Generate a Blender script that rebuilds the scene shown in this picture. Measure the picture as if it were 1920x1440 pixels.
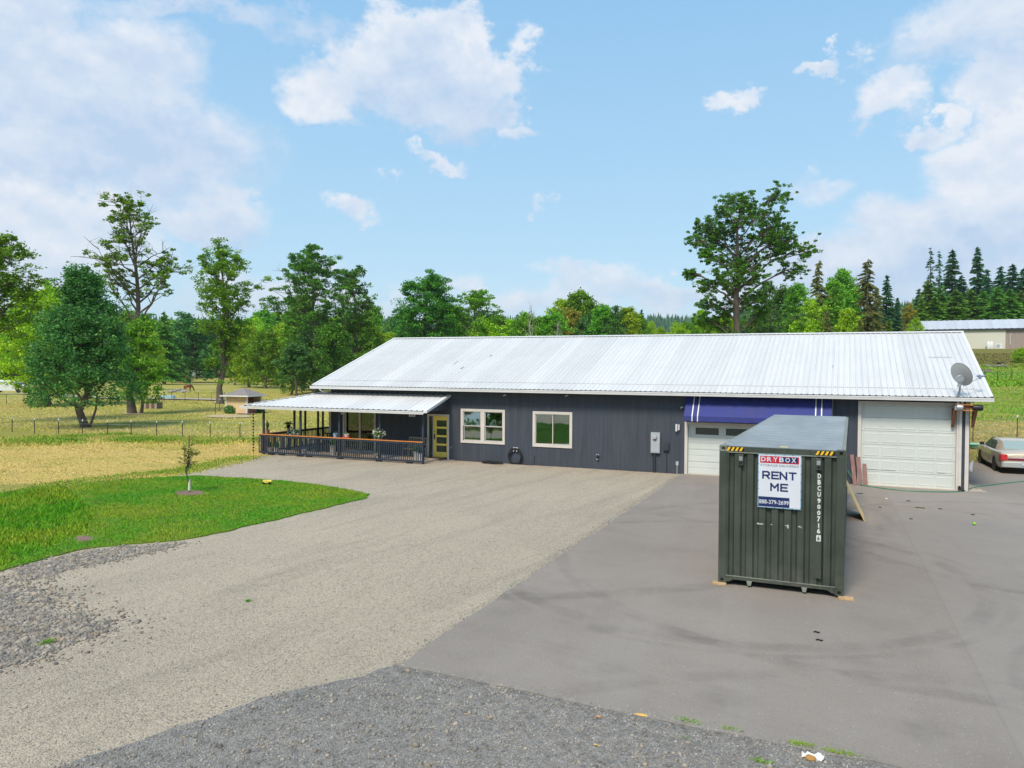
import bpy, bmesh, math, random
import numpy as np
from mathutils import Vector, Matrix
R = math.radians
random.seed(7)
rng = np.random.default_rng(11)
for o in list(bpy.data.objects): bpy.data.objects.remove(o)
sc = bpy.context.scene
COL = sc.collection

# ------------------------------------------------------------------ camera
CAM = np.array([-4.4368, -33.3858, 4.5543]); YAW, PIT, ROL, FPX = -0.408, -0.0203, 0.0061, 1432.46
FW = np.array([math.sin(YAW)*math.cos(PIT), math.cos(YAW)*math.cos(PIT), math.sin(PIT)])
_r = np.array([math.cos(YAW), -math.sin(YAW), 0.0]); _u = np.cross(_r, FW)
RT = _r*math.cos(ROL) + _u*math.sin(ROL); UP = -_r*math.sin(ROL) + _u*math.cos(ROL)
cd = bpy.data.cameras.new('camera'); cam = bpy.data.objects.new('camera', cd); COL.objects.link(cam)
cam.matrix_world = Matrix(((RT[0], UP[0], -FW[0], CAM[0]), (RT[1], UP[1], -FW[1], CAM[1]), (RT[2], UP[2], -FW[2], CAM[2]), (0, 0, 0, 1)))
cd.sensor_width = 36; cd.lens = FPX/1920*36; cd.clip_start = 0.1; cd.clip_end = 9000
sc.camera = cam
sc.render.resolution_x = 1024; sc.render.resolution_y = 768

def ray(u, v): return FW + RT*(u-960)/FPX - UP*(v-720)/FPX
def G(u, v, z=0.0):
    d = ray(u, v); t = (z-CAM[2])/d[2]; p = CAM + t*d; return (float(p[0]), float(p[1]))
def onY(u, v, y=0.0):
    d = ray(u, v); t = (y-CAM[1])/d[1]; p = CAM + t*d; return (float(p[0]), float(p[2]))
def W(u, D):
    p = CAM + D*(FW + RT*(u-960)/FPX); return float(p[0]), float(p[1])
def ZT(u, v, D):
    return float((CAM + D*ray(u, v))[2])

# ------------------------------------------------------------------ world: sky with clouds
SUN_EL, SUN_AZ = R(52), R(186)       # azimuth from +Y towards +X
w = bpy.data.worlds.new('World'); sc.world = w; w.use_nodes = True
nt = w.node_tree; nt.nodes.clear()
class NB:
    def __init__(s, nt): s.nt = nt
    def n(s, t, **kw):
        nd = s.nt.nodes.new(t)
        for k, v in kw.items():
            if hasattr(nd, k): setattr(nd, k, v)
        return nd
    def put(s, inp, v):
        if v is None: return
        if isinstance(v, bpy.types.NodeSocket): s.nt.links.new(v, inp)
        else:
            try: inp.default_value = v
            except Exception: inp.default_value = (*v, 1)
    def math(s, op, a, b=None, c=None, clamp=False):
        nd = s.n('ShaderNodeMath', operation=op, use_clamp=clamp)
        for i, x in enumerate((a, b, c)):
            if x is not None: s.put(nd.inputs[i], x)
        return nd.outputs[0]
    def vm(s, op, a, b=None, out=0):
        nd = s.n('ShaderNodeVectorMath', operation=op); s.put(nd.inputs[0], a)
        if b is not None:
            if op == 'SCALE': s.put(nd.inputs[3], b)
            else: s.put(nd.inputs[1], b)
        return nd.outputs[out]
    def noise(s, vec, scale, detail=4, rough=0.55, dist=0.0, out='Fac'):
        nd = s.n('ShaderNodeTexNoise'); s.put(nd.inputs['Vector'], vec); nd.inputs['Scale'].default_value = scale
        nd.inputs['Detail'].default_value = detail; nd.inputs['Roughness'].default_value = rough; nd.inputs['Distortion'].default_value = dist
        return nd.outputs[out]
    def mr(s, v, a, b, c=0.0, d=1.0, smooth=False):
        nd = s.n('ShaderNodeMapRange'); nd.clamp = True
        if smooth: nd.interpolation_type = 'SMOOTHSTEP'
        s.put(nd.inputs[0], v)
        for i, x in enumerate((a, b, c, d)): s.put(nd.inputs[i+1], x)
        return nd.outputs[0]
    def mix(s, f, a, b, mode='MIX'):
        nd = s.n('ShaderNodeMix', data_type='RGBA', blend_type=mode)
        s.put(nd.inputs[0], f)
        for i, x in ((6, a), (7, b)):
            if isinstance(x, bpy.types.NodeSocket): s.nt.links.new(x, nd.inputs[i])
            else: nd.inputs[i].default_value = (*x, 1) if len(x) == 3 else x
        return nd.outputs[2]
    def scalev(s, vec, xyz):
        return s.vm('MULTIPLY', vec, xyz)
B = NB(nt)
SKS = 0.10
sky = B.n('ShaderNodeTexSky', sky_type='NISHITA'); sky.sun_disc = False
sky.sun_elevation = SUN_EL; sky.sun_rotation = SUN_AZ; sky.air_density = 1.0; sky.dust_density = 0.6; sky.ozone_density = 1.0
tc = B.n('ShaderNodeTexCoord').outputs['Generated']
sep = B.n('ShaderNodeSeparateXYZ'); nt.links.new(tc, sep.inputs[0])
zc = B.math('MAXIMUM', sep.outputs[2], 0.0)
def dirpx(u, v):
    d = ray(u, v); return d/np.linalg.norm(d)
tcs = B.scalev(tc, (1, 1, 1.35))
wv1 = B.noise(tcs, 9.0, 6, 0.62, 0.0, out='Color')
wv = B.vm('SCALE', B.vm('SUBTRACT', wv1, (0.5, 0.5, 0.5)), 0.17)
tw = B.vm('ADD', tc, wv)
nz = B.noise(tcs, 6.5, 7, 0.64, 0.0)
nz_c = B.math('MULTIPLY', B.math('SUBTRACT', nz, 0.5), 2.4)
#        u    v    ru   rv  strength  brightness
blobs = [(20, 150, 250, 150, 1.0, .52), (200, 255, 260, 95, 1.0, .46), (150, 120, 170, 80, .9, .6), (390, 400, 95, 75, 1.0, .62), (60, 430, 200, 100, 1.0, .9), (420, 20, 200, 30, .6, .40),
         (625, 150, 95, 62, 1.05, .98), (745, 100, 120, 80, 1.15, .85), (800, 160, 190, 85, 1.3, .50), (870, 105, 60, 55, 1.0, .95), (955, 160, 60, 55, 1.0, .95),
         (695, 395, 68, 40, .95, .9), (795, 298, 75, 20, .8, .8), (980, 240, 70, 25, .75, .8),
         (1890, 330, 110, 95, 1.05, .95), (1720, 480, 240, 90, 1.05, .5), (1850, 50, 110, 60, .9, .6), (1670, 160, 60, 42, .85, .8),
         (1395, 208, 40, 26, .8, .8), (1560, 108, 38, 18, .8, .8), (1735, 240, 55, 24, .8, .8), (1900, 150, 60, 70, .9, .6), (1560, 345, 60, 30, .6, .7),
         (1000, 545, 230, 50, .75, .75), (1250, 560, 200, 30, .6, .7), (560, 560, 260, 60, .8, .62), (1020, 400, 22, 10, .5, .8)]
msum = None; bsum = None
for (u, v, ru, rv, st, br) in blobs:
    c = dirpx(u, v); a = np.cross(c, [0, 0, 1]); a /= np.linalg.norm(a); b = np.cross(a, c)
    k = (FPX/math.sqrt(1+((u-960)/FPX)**2+((v-720)/FPX)**2))**-1
    mp = B.n('ShaderNodeMapping', vector_type='TEXTURE'); nt.links.new(tw, mp.inputs[0])
    rot = Matrix(((a[0], b[0], -c[0]), (a[1], b[1], -c[1]), (a[2], b[2], -c[2]))).to_euler()
    mp.inputs[1].default_value = tuple(c); mp.inputs[2].default_value = rot; mp.inputs[3].default_value = (float(ru*k), float(rv*k), .6)
    loc = mp.outputs[0]; r2 = B.vm('DOT_PRODUCT', loc, loc, out=1)
    m = B.math('MAXIMUM', B.math('MULTIPLY_ADD', r2, -float(st), float(st)), -1.0)
    dv = B.vm('DOT_PRODUCT', loc, (0, 1, 0), out=1)
    # brightness: top of each cloud lit, base grey
    bb = B.math('MULTIPLY_ADD', B.mr(dv, -0.7, 0.7), 0.42, float(br)-0.3)
    wgt = B.math('MAXIMUM', B.math('ADD', m, 0.25), 0.0); wgt = B.math('POWER', wgt, 3.0)
    msum = m if msum is None else B.math('MAXIMUM', msum, m)
    wb = B.math('MULTIPLY', wgt, bb)
    bsum = (wgt, wb) if bsum is None else (B.math('ADD', bsum[0], wgt), B.math('ADD', bsum[1], wb))
# free-running clouds for the rest of the sky
pl = B.vm('DIVIDE', tc, B.n('ShaderNodeCombineXYZ').outputs[0])
cx = B.n('ShaderNodeCombineXYZ'); zz = B.math('ADD', zc, 0.12)
nt.links.new(B.math('DIVIDE', sep.outputs[0], zz), cx.inputs[0]); nt.links.new(B.math('DIVIDE', sep.outputs[1], zz), cx.inputs[1])
frn = B.noise(cx.outputs[0], 0.55, 4, 0.55, 0.2)
front = B.mr(B.vm('DOT_PRODUCT', tc, tuple(dirpx(960, 500)), out=1), 0.62, 0.80, 0.0, 1.0, True)
free = B.math('SUBTRACT', B.math('MULTIPLY', B.math('SUBTRACT', frn, 0.50), 4.0), B.math('MULTIPLY', front, 2.0))
dens = B.math('ADD', B.math('MAXIMUM', msum, free), B.math('MULTIPLY', nz_c, 0.68))
mask = B.mr(dens, 0.0, 0.75, 0.0, 0.93, True)
bright = B.math('DIVIDE', B.math('ADD', bsum[1], 0.0028), B.math('ADD', bsum[0], 0.004))
nz3 = B.noise(B.vm('ADD', tcs, (0, 0, 0.035)), 6.5, 5, 0.64, 0.0)
bright = B.math('ADD', bright, B.math('MULTIPLY', B.math('SUBTRACT', nz, nz3), 2.2))
bright = B.math('ADD', bright, B.math('MULTIPLY', nz_c, 0.12))
# thick middles are greyer than the thin rims
bright = B.math('SUBTRACT', bright, B.mr(dens, 0.5, 1.3, 0.0, 0.16))
ccol = B.mix(B.mr(bright, 0.1, 0.95), (0.36, 0.46, 0.60), (0.60, 0.62, 0.66))
ccol = B.vm('SCALE', ccol, 1/SKS)
skc = B.mix(1.0, sky.outputs[0], (1.0, 1.0, 1.0), 'MULTIPLY')
tint = B.mix(B.mr(zc, 0.0, 0.45), (0.40/SKS, 0.58/SKS, 0.68/SKS), (0.22/SKS, 0.43/SKS, 0.66/SKS))
skc = B.mix(0.80, skc, tint)     # the thin bright haze of a humid summer day over the clear-sky model
fin = B.mix(mask, skc, ccol)
hz = B.mr(zc, 0.0, 0.16, 0.55, 0.0, True)
fin = B.mix(hz, fin, (0.47/SKS, 0.56/SKS, 0.64/SKS))
w.cycles.sampling_method = 'MANUAL'; w.cycles.sample_map_resolution = 512
bg = B.n('ShaderNodeBackground'); nt.links.new(fin, bg.inputs[0]); bg.inputs[1].default_value = SKS
wo = B.n('ShaderNodeOutputWorld'); nt.links.new(bg.outputs[0], wo.inputs[0])

sd = bpy.data.lights.new('sun', 'SUN'); sun = bpy.data.objects.new('sun', sd); COL.objects.link(sun)
sd.energy = 2.6; sd.angle = R(16); sd.color = (1.0, 0.91, 0.78)
sdir = Vector((math.sin(SUN_AZ)*math.cos(SUN_EL), math.cos(SUN_AZ)*math.cos(SUN_EL), math.sin(SUN_EL)))
sun.rotation_euler = (-sdir).to_track_quat('-Z', 'Y').to_euler()
sc.view_settings.view_transform = 'Standard'; sc.view_settings.look = 'None'
sc.view_settings.gamma = 1.0; sc.view_settings.exposure = 0.55; sc.view_settings.use_curve_mapping = False
sc.render.engine = 'CYCLES'

# ------------------------------------------------------------------ materials
MATS = {}
def srgb(r, g, b):
    f = lambda c: (c/12.92 if c <= .04045 else ((c+.055)/1.055)**2.4)
    return (f(r/255), f(g/255), f(b/255))
def pmat(name, col, rough=.6, metal=0.0, var=0.0, vscale=3.0, bump=0.0, bscale=40.0, stretch=(1, 1, 1), col2=None, spec=.5, coat=0.0, obj=True):
    m = bpy.data.materials.new(name); m.use_nodes = True; t = m.node_tree; b = NB(t); p = t.nodes['Principled BSDF']
    p.inputs['Roughness'].default_value = rough; p.inputs['Metallic'].default_value = metal
    p.inputs['Specular IOR Level'].default_value = spec
    if coat: p.inputs['Coat Weight'].default_value = coat; p.inputs['Coat Roughness'].default_value = .08
    p.inputs['Base Color'].default_value = (*col, 1)
    vec = b.n('ShaderNodeTexCoord').outputs['Object'] if obj else b.n('ShaderNodeNewGeometry').outputs['Position']
    vec = b.scalev(vec, stretch)
    if var or col2:
        n = b.noise(vec, vscale, 6, .6)
        c2 = col2 if col2 else tuple(min(1, c*(1+var)) for c in col)
        c1 = col if col2 else tuple(c*(1-var) for c in col)
        t.links.new(b.mix(b.mr(n, .32, .68), c1, c2), p.inputs['Base Color'])
        t.links.new(b.mr(n, .3, .7, max(0, rough-.08), min(1, rough+.08)), p.inputs['Roughness'])
    if bump:
        bn = b.n('ShaderNodeBump'); bn.inputs['Strength'].default_value = bump; bn.inputs['Distance'].default_value = .01
        t.links.new(b.noise(vec, bscale, 5, .6), bn.inputs['Height']); t.links.new(bn.outputs[0], p.inputs['Normal'])
    MATS[name] = m; return m

def leafmat(name, c1, c2, c3, nscale=.35, trans=.34):
    c1, c2, c3 = [tuple(min(.9, k*1.12) for k in c) for c in (c1, c2, c3)]
    m = bpy.data.materials.new(name); m.use_nodes = True; t = m.node_tree; b = NB(t); p = t.nodes['Principled BSDF']
    geo = b.n('ShaderNodeNewGeometry'); oi = b.n('ShaderNodeObjectInfo')
    n = b.noise(geo.outputs['Position'], nscale, 3, .6)
    base = b.mix(b.mr(n, .35, .65), c1, c2)
    base = b.mix(b.mr(geo.outputs['Random Per Island'], .55, 1.0, 0, .8), base, c3)
    hs = b.n('ShaderNodeHueSaturation'); t.links.new(base, hs.inputs['Color'])
    t.links.new(b.mr(oi.outputs['Random'], 0, 1, .475, .515), hs.inputs['Hue'])
    v = b.math('MULTIPLY', b.mr(oi.outputs['Random'], 0, 1, .8, 1.2), b.mr(geo.outputs['Random Per Island'], 0, 1, .7, 1.3))
    t.links.new(v, hs.inputs['Value'])
    t.links.new(hs.outputs[0], p.inputs['Base Color']); p.inputs['Roughness'].default_value = .55; p.inputs['Specular IOR Level'].default_value = .3
    tr = b.n('ShaderNodeBsdfTranslucent'); t.links.new(hs.outputs[0], tr.inputs[0])
    mx = b.n('ShaderNodeMixShader'); mx.inputs[0].default_value = trans
    t.links.new(p.outputs[0], mx.inputs[1]); t.links.new(tr.outputs[0], mx.inputs[2])
    t.links.new(mx.outputs[0], t.nodes['Material Output'].inputs[0]); MATS[name] = m; return m

M_leaf_dark = leafmat('leaf_dark', (.04, .14, .032), (.075, .22, .048), (.17, .36, .08))
M_leaf_mid = leafmat('leaf_mid', (.08, .24, .015), (.14, .36, .02), (.27, .50, .04))
M_leaf_lime = leafmat('leaf_lime', (.19, .38, .01), (.30, .50, .015), (.46, .60, .04))
M_leaf_oak = leafmat('leaf_oak', (.04, .15, .015), (.08, .24, .02), (.18, .38, .04))
M_leaf_gold = leafmat('leaf_gold', (.25, .26, .03), (.34, .30, .03), (.42, .34, .05))
M_fir = leafmat('fir_needles', (.025, .10, .05), (.045, .15, .06), (.09, .22, .08))
M_fir_lime = leafmat('fir_needles_light', (.08, .20, .02), (.13, .28, .03), (.21, .36, .05))
M_cedar = leafmat('cedar_needles', (.11, .16, .03), (.17, .18, .04), (.24, .22, .06))
M_bark = pmat('bark', (.12, .095, .075), .9, var=.4, vscale=6, bump=.8, bscale=14, stretch=(1, 1, .25))
M_bark_pale = pmat('bark_pale', (.33, .30, .26), .9, var=.3, vscale=6)
M_white = pmat('white_paint', (.72, .72, .71), .5, var=.05, vscale=2)
M_trim = pmat('cream_trim', (.64, .59, .54), .55, var=.06, vscale=2)
M_door_white = pmat('garage_white', (.63, .66, .62), .45, var=.05, vscale=.9, bump=.05, bscale=4)
M_dark = pmat('charcoal_paint', (.035, .042, .055), .5, var=.15, vscale=4)
M_rail = pmat('rail_paint', (.035, .05, .075), .5, var=.15, vscale=5)
M_rail_top = pmat('orange_stained_wood', (.68, .25, .06), .5, var=.2, vscale=6, stretch=(.4, 4, 4))
M_brown_wood = pmat('brown_wood', (.20, .075, .03), .6, var=.3, vscale=5, stretch=(1, 1, .3))
M_red_wood = pmat('red_brown_board', (.25, .13, .11), .7, var=.25, vscale=4, stretch=(3, 3, .5))
M_ply = pmat('fresh_plywood', (.72, .50, .20), .6, var=.18, vscale=4, stretch=(1, 1, .3))
M_black = pmat('black_plastic', (.012, .012, .014), .5)
M_rubber = pmat('rubber', (.02, .02, .021), .8)
M_steel = pmat('galvanised_steel', (.42, .45, .48), .4, .6, var=.12, vscale=5)
M_grey = pmat('grey_plastic', (.40, .43, .46), .5, var=.08)
M_yellow = pmat('yellow_paint', (1.0, .76, .14), .4, var=.05)
M_red = pmat('red_paint', (.55, .03, .03), .4)
M_blue_fab = pmat('blue_awning_fabric', (.032, .042, .205), .75, var=.14, vscale=1.3, bump=.15, bscale=60)
M_soil = pmat('mulch', (.20, .13, .09), .95, var=.3, vscale=14, bump=1, bscale=30)
M_terra = pmat('clay', (.45, .25, .14), .8, var=.1)
M_interior = pmat('interior_paint', (.16, .14, .12), .9)
M_int_wood = pmat('varnished_wood', (.22, .07, .025), .35, var=.3, vscale=6)
M_petal = pmat('petals', (.82, .80, .84), .6)
M_straw = pmat('straw', (.46, .36, .20), .95, var=.3, vscale=20)

def glassmat(name, tint=(.8, .9, .85), refl=.45):
    m = bpy.data.materials.new(name); m.use_nodes = True; t = m.node_tree; b = NB(t); t.nodes.remove(t.nodes['Principled BSDF'])
    gl = b.n('ShaderNodeBsdfGlossy'); gl.inputs['Roughness'].default_value = .02; gl.inputs['Color'].default_value = (*tint, 1)
    tr = b.n('ShaderNodeBsdfTransparent'); tr.inputs['Color'].default_value = (.88, .92, .90, 1)
    fr = b.n('ShaderNodeFresnel'); fr.inputs[0].default_value = 1.5
    mx = b.n('ShaderNodeMixShader'); t.links.new(b.math('ADD', fr.outputs[0], refl, clamp=True), mx.inputs[0])
    bn = b.n('ShaderNodeBump'); bn.inputs['Strength'].default_value = .05; bn.inputs['Distance'].default_value = .02
    t.links.new(b.noise(b.n('ShaderNodeNewGeometry').outputs['Position'], 1.6, 2), bn.inputs['Height']); t.links.new(bn.outputs[0], gl.inputs['Normal'])
    t.links.new(tr.outputs[0], mx.inputs[1]); t.links.new(gl.outputs[0], mx.inputs[2])
    t.links.new(mx.outputs[0], t.nodes['Material Output'].inputs[0]); return m
M_glass = glassmat('window_glass', tint=(.62, .70, .68), refl=.35)
M_glass_clear = glassmat('clear_glass', refl=.02)
M_glass_dark = pmat('dark_glass', (.03, .05, .045), .08, spec=.8)

def siding_mat():
    m = bpy.data.materials.new('charcoal_siding'); m.use_nodes = True; t = m.node_tree; b = NB(t); p = t.nodes['Principled BSDF']
    pos = b.n('ShaderNodeNewGeometry').outputs['Position']
    n1 = b.noise(b.scalev(pos, (3.0, 3.0, .25)), 1.4, 6, .65)
    n2 = b.noise(b.scalev(pos, (60, 60, 3)), 1.0, 4, .7)
    n3 = b.noise(pos, .5, 3)
    col = b.mix(b.mr(n1, .35, .7), (.040, .049, .066), (.066, .077, .096))
    col = b.mix(b.mr(n3, .4, .7, 0, .45), col, (.052, .066, .098))
    col = b.mix(b.mr(n2, .62, .8, 0, .35), col, (.14, .15, .16))
    t.links.new(col, p.inputs['Base Color']); p.inputs['Roughness'].default_value = .75
    # rough-sawn grooves every 20 cm
    sx = b.n('ShaderNodeSeparateXYZ'); t.links.new(pos, sx.inputs[0])
    xy = b.math('ADD', sx.outputs[0], sx.outputs[1])
    fr = b.math('FRACT', b.math('MULTIPLY', b.math('ADD', xy, 100.0), 4.92))
    gr = b.mr(b.math('ABSOLUTE', b.math('SUBTRACT', fr, .5)), .0, .06, 0, 1)
    h = b.math('ADD', gr, b.math('MULTIPLY', n2, .8))
    bn = b.n('ShaderNodeBump'); bn.inputs['Strength'].default_value = .7; bn.inputs['Distance'].default_value = .01
    t.links.new(h, bn.inputs['Height']); t.links.new(bn.outputs[0], p.inputs['Normal']); return m
M_siding = siding_mat()

def roof_mat(name, base=(.66, .645, .63), ribs=0):
    m = bpy.data.materials.new(name); m.use_nodes = True; t = m.node_tree; b = NB(t); p = t.nodes['Principled BSDF']
    pos = b.n('ShaderNodeNewGeometry').outputs['Position']
    st = b.noise(b.scalev(pos, (2.6, .16, .16)), 1.5, 6, .65)
    pt = b.noise(b.scalev(pos, (.25, .5, .5)), 1.0, 5, .6)
    sp = b.noise(pos, 9.0, 4, .7)
    col = b.mix(b.mr(st, .45, .78, 0, .5), base, tuple(c*.80 for c in base))
    col = b.mix(b.mr(pt, .48, .72, 0, .35), col, tuple(c*.84 for c in base))
    col = b.mix(b.mr(sp, .66, .78, 0, .5), col, (.33, .33, .32))
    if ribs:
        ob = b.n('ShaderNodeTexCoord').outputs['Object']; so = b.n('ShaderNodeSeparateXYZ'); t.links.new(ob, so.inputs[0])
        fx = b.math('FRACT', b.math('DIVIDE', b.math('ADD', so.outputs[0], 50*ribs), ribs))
        e = b.math('ABSOLUTE', b.math('SUBTRACT', fx, .70)); col = b.mix(b.math('MULTIPLY', b.mr(e, .02, .07, .5, 0), b.mr(st, .3, .6, .35, 1)), col, tuple(c*.55 for c in base))  # rib shade painted into the colour as darker lines, broken up by the streaks
    oi = b.n('ShaderNodeObjectInfo')
    hs = b.n('ShaderNodeHueSaturation'); t.links.new(col, hs.inputs['Color']); t.links.new(b.mr(oi.outputs['Random'], 0, 1, .93, 1.05), hs.inputs['Value'])
    t.links.new(hs.outputs[0], p.inputs['Base Color']); p.inputs['Roughness'].default_value = .42; p.inputs['Metallic'].default_value = .0
    return m
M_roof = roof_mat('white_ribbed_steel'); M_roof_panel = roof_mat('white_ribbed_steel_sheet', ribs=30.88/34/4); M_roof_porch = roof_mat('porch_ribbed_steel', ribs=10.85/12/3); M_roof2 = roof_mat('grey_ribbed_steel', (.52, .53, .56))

def ground_mat(name, build):
    m = bpy.data.materials.new(name); m.use_nodes = True; t = m.node_tree; b = NB(t); p = t.nodes['Principled BSDF']
    pos = b.n('ShaderNodeNewGeometry').outputs['Position']
    col, h, dist, rough = build(b, pos)
    t.links.new(col, p.inputs['Base Color']); p.inputs['Roughness'].default_value = rough; p.inputs['Specular IOR Level'].default_value = .25
    if h is not None:
        bn = b.n('ShaderNodeBump'); bn.inputs['Strength'].default_value = 1.0; bn.inputs['Distance'].default_value = dist
        t.links.new(h, bn.inputs['Height']); t.links.new(bn.outputs[0], p.inputs['Normal'])
    return m
def rotv(b, pos, deg):
    nd = b.n('ShaderNodeVectorRotate', rotation_type='Z_AXIS'); b.put(nd.inputs[0], pos); nd.inputs['Angle'].default_value = R(deg); return nd.outputs[0]
def gravel_build(cA, cB, cD, sc1=26, warm=True):
    def f(b, pos):
        vo = b.n('ShaderNodeTexVoronoi'); vo.inputs['Scale'].default_value = sc1; b.put(vo.inputs['Vector'], pos)
        vs = b.n('ShaderNodeSeparateColor'); b.nt.links.new(vo.outputs['Color'], vs.inputs[0])
        big = b.noise(pos, .22, 5, .6)
        tr = b.noise(b.scalev(rotv(b, pos, -85), (.28, 2.4, 1)), .5, 5, .62, .6)
        fine = b.noise(pos, 70, 3, .7)
        col = b.mix(b.mr(big, .35, .66), cA, cB)
        col = b.mix(b.mr(tr, .50, .70, 0, .55), col, cD); col = b.mix(b.mr(b.noise(b.scalev(rotv(b, pos, -78), (.5, 1.6, 1)), .9, 6, .7, .5), .55, .72, 0, .35), col, cD)
        col = b.mix(b.mr(vs.outputs[0], .0, 1., .0, .30), col, tuple(min(1, c*1.5) for c in cA))
        col = b.mix(b.mr(vs.outputs[1], .60, 1., 0, .65), col, cD)
        col = b.mix(b.mr(vs.outputs[2], .93, .96, 0, .55), col, (.06, .06, .062))
        col = b.mix(b.mr(fine, .35, .7, 0, .35), col, tuple(c*.6 for c in cA))
        h = b.math('ADD', b.math('MULTIPLY', vo.outputs['Distance'], -1.0), b.math('MULTIPLY', fine, .4))
        h = b.math('ADD', h, b.math('MULTIPLY', tr, 2.5))
        return col, h, .02, .95
    return f
M_gravel = ground_mat('beige_gravel', gravel_build((.50, .42, .315), (.42, .352, .27), (.26, .218, .17), 34))
M_gravel_grey = ground_mat('grey_gravel', gravel_build((.275, .255, .232), (.225, .212, .196), (.12, .113, .106), 24))
M_gravel_rocky = ground_mat('rocky_gravel', gravel_build((.34, .285, .22), (.27, .23, .18), (.13, .11, .09), 17))
def asphalt_build(b, pos):
    big = b.noise(pos, .16, 5, .6); med = b.noise(pos, .8, 6, .65); fine = b.noise(pos, 120, 3, .7)
    sw = b.noise(b.scalev(rotv(b, pos, 20), (.25, 2.2, 1)), .6, 5, .6, 1.0)
    col = b.mix(b.mr(big, .35, .65), (.258, .220, .186), (.312, .268, .228))
    col = b.mix(b.mr(med, .50, .72, 0, .28), col, (.165, .135, .118))
    col = b.mix(b.mr(sw, .54, .76, 0, .25), col, (.17, .14, .122))
    col = b.mix(b.mr(fine, .45, .75, 0, .6), col, (.30, .265, .24)); col = b.mix(b.mr(b.noise(pos, 60, 2, .6), .28, .42, .55, 0), col, (.07, .058, .05))
    spk = b.n('ShaderNodeTexVoronoi'); spk.inputs['Scale'].default_value = 9; b.put(spk.inputs['Vector'], pos)
    col = b.mix(b.mr(spk.outputs['Distance'], .06, .12, .6, 0), col, (.52, .48, .43))
    # tyre arcs left by turning cars
    wob = b.noise(pos, 1.1, 3)
    for (cx_, cy_, r_, w_, s_) in ((-6.9, -15.3, 5.2, .10, .26), (-6.9, -15.3, 5.6, .05, .18), (-3.0, -13.0, 8.2, .10, .22), (2.5, -20.5, 4.4, .12, .3), (-16.0, -8.0, 12.8, .14, .22), (1.5, -9.0, 6.4, .10, .28), (-1.2, -30.0, 9.5, .1, .25)):
        d = b.vm('DISTANCE', b.scalev(pos, (1, 1, 0)), (cx_, cy_, 0), out=1)
        e = b.math('ABSOLUTE', b.math('SUBTRACT', d, r_))
        mk = b.mr(e, w_, w_*2.6, s_, 0, True)
        mk = b.math('MULTIPLY', mk, b.mr(wob, .38, .64))
        col = b.mix(mk, col, (.075, .060, .052))
    # sawdust and dried mud beside the garage
    d = b.vm('DISTANCE', b.scalev(pos, (.55, 1, 0)), (-1.35, -4.6, 0), out=1)
    mk = b.math('MULTIPLY', b.mr(d, .3, 2.6, 1, 0, True), b.mr(b.noise(b.scalev(pos, (1, 2.2, 1)), 1.3, 5, .65), .48, .66, 0, .8))
    col = b.mix(mk, col, (.33, .24, .15))
    for (sx_, sy_, sr_, ss_) in ((-8.2, -20.6, .35, .35), (-5.9, -22.6, .5, .3), (-7.6, -22.2, .4, .28), (-3.4, -22.6, .45, .3), (.3, -12.6, .6, .25), (-9.3, -9.5, .8, .2), (-10.2, -20.4, .7, .25)):
        d = b.vm('DISTANCE', b.scalev(pos, (1, 1, 0)), (sx_, sy_, 0), out=1); col = b.mix(b.math('MULTIPLY', b.mr(b.math('ADD', d, b.math('MULTIPLY', wob, .5)), .25*sr_+.2, sr_+.25, ss_, 0, True), b.mr(med, .3, .6)), col, (.09, .076, .068))
    lane = b.noise(b.scalev(rotv(b, pos, -8), (2.2, .25, 1)), .5, 5, .65); col = b.mix(b.mr(lane, .52, .7, 0, .22), col, (.34, .30, .27))
    pale = b.noise(pos, 2.4, 5, .7)
    col = b.mix(b.mr(pale, .67, .76, 0, .4), col, (.40, .37, .33))
    # joint between two paving passes
    s = b.n('ShaderNodeSeparateXYZ'); b.nt.links.new(pos, s.inputs[0])
    jx = b.math('ADD', s.outputs[0], b.math('MULTIPLY', s.outputs[1], .02))
    col = b.mix(b.mr(jx, -2.92, -2.86, 0, .14), col, (.33, .30, .28))
    col = b.mix(b.mr(b.math('ABSOLUTE', b.math('ADD', jx, 2.9)), .01, .03, .10, 0), col, (.10, .09, .085))
    return col, b.math('ADD', fine, b.math('MULTIPLY', med, 1.0)), .006, .88
M_asphalt = ground_mat('asphalt', asphalt_build)
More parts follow.
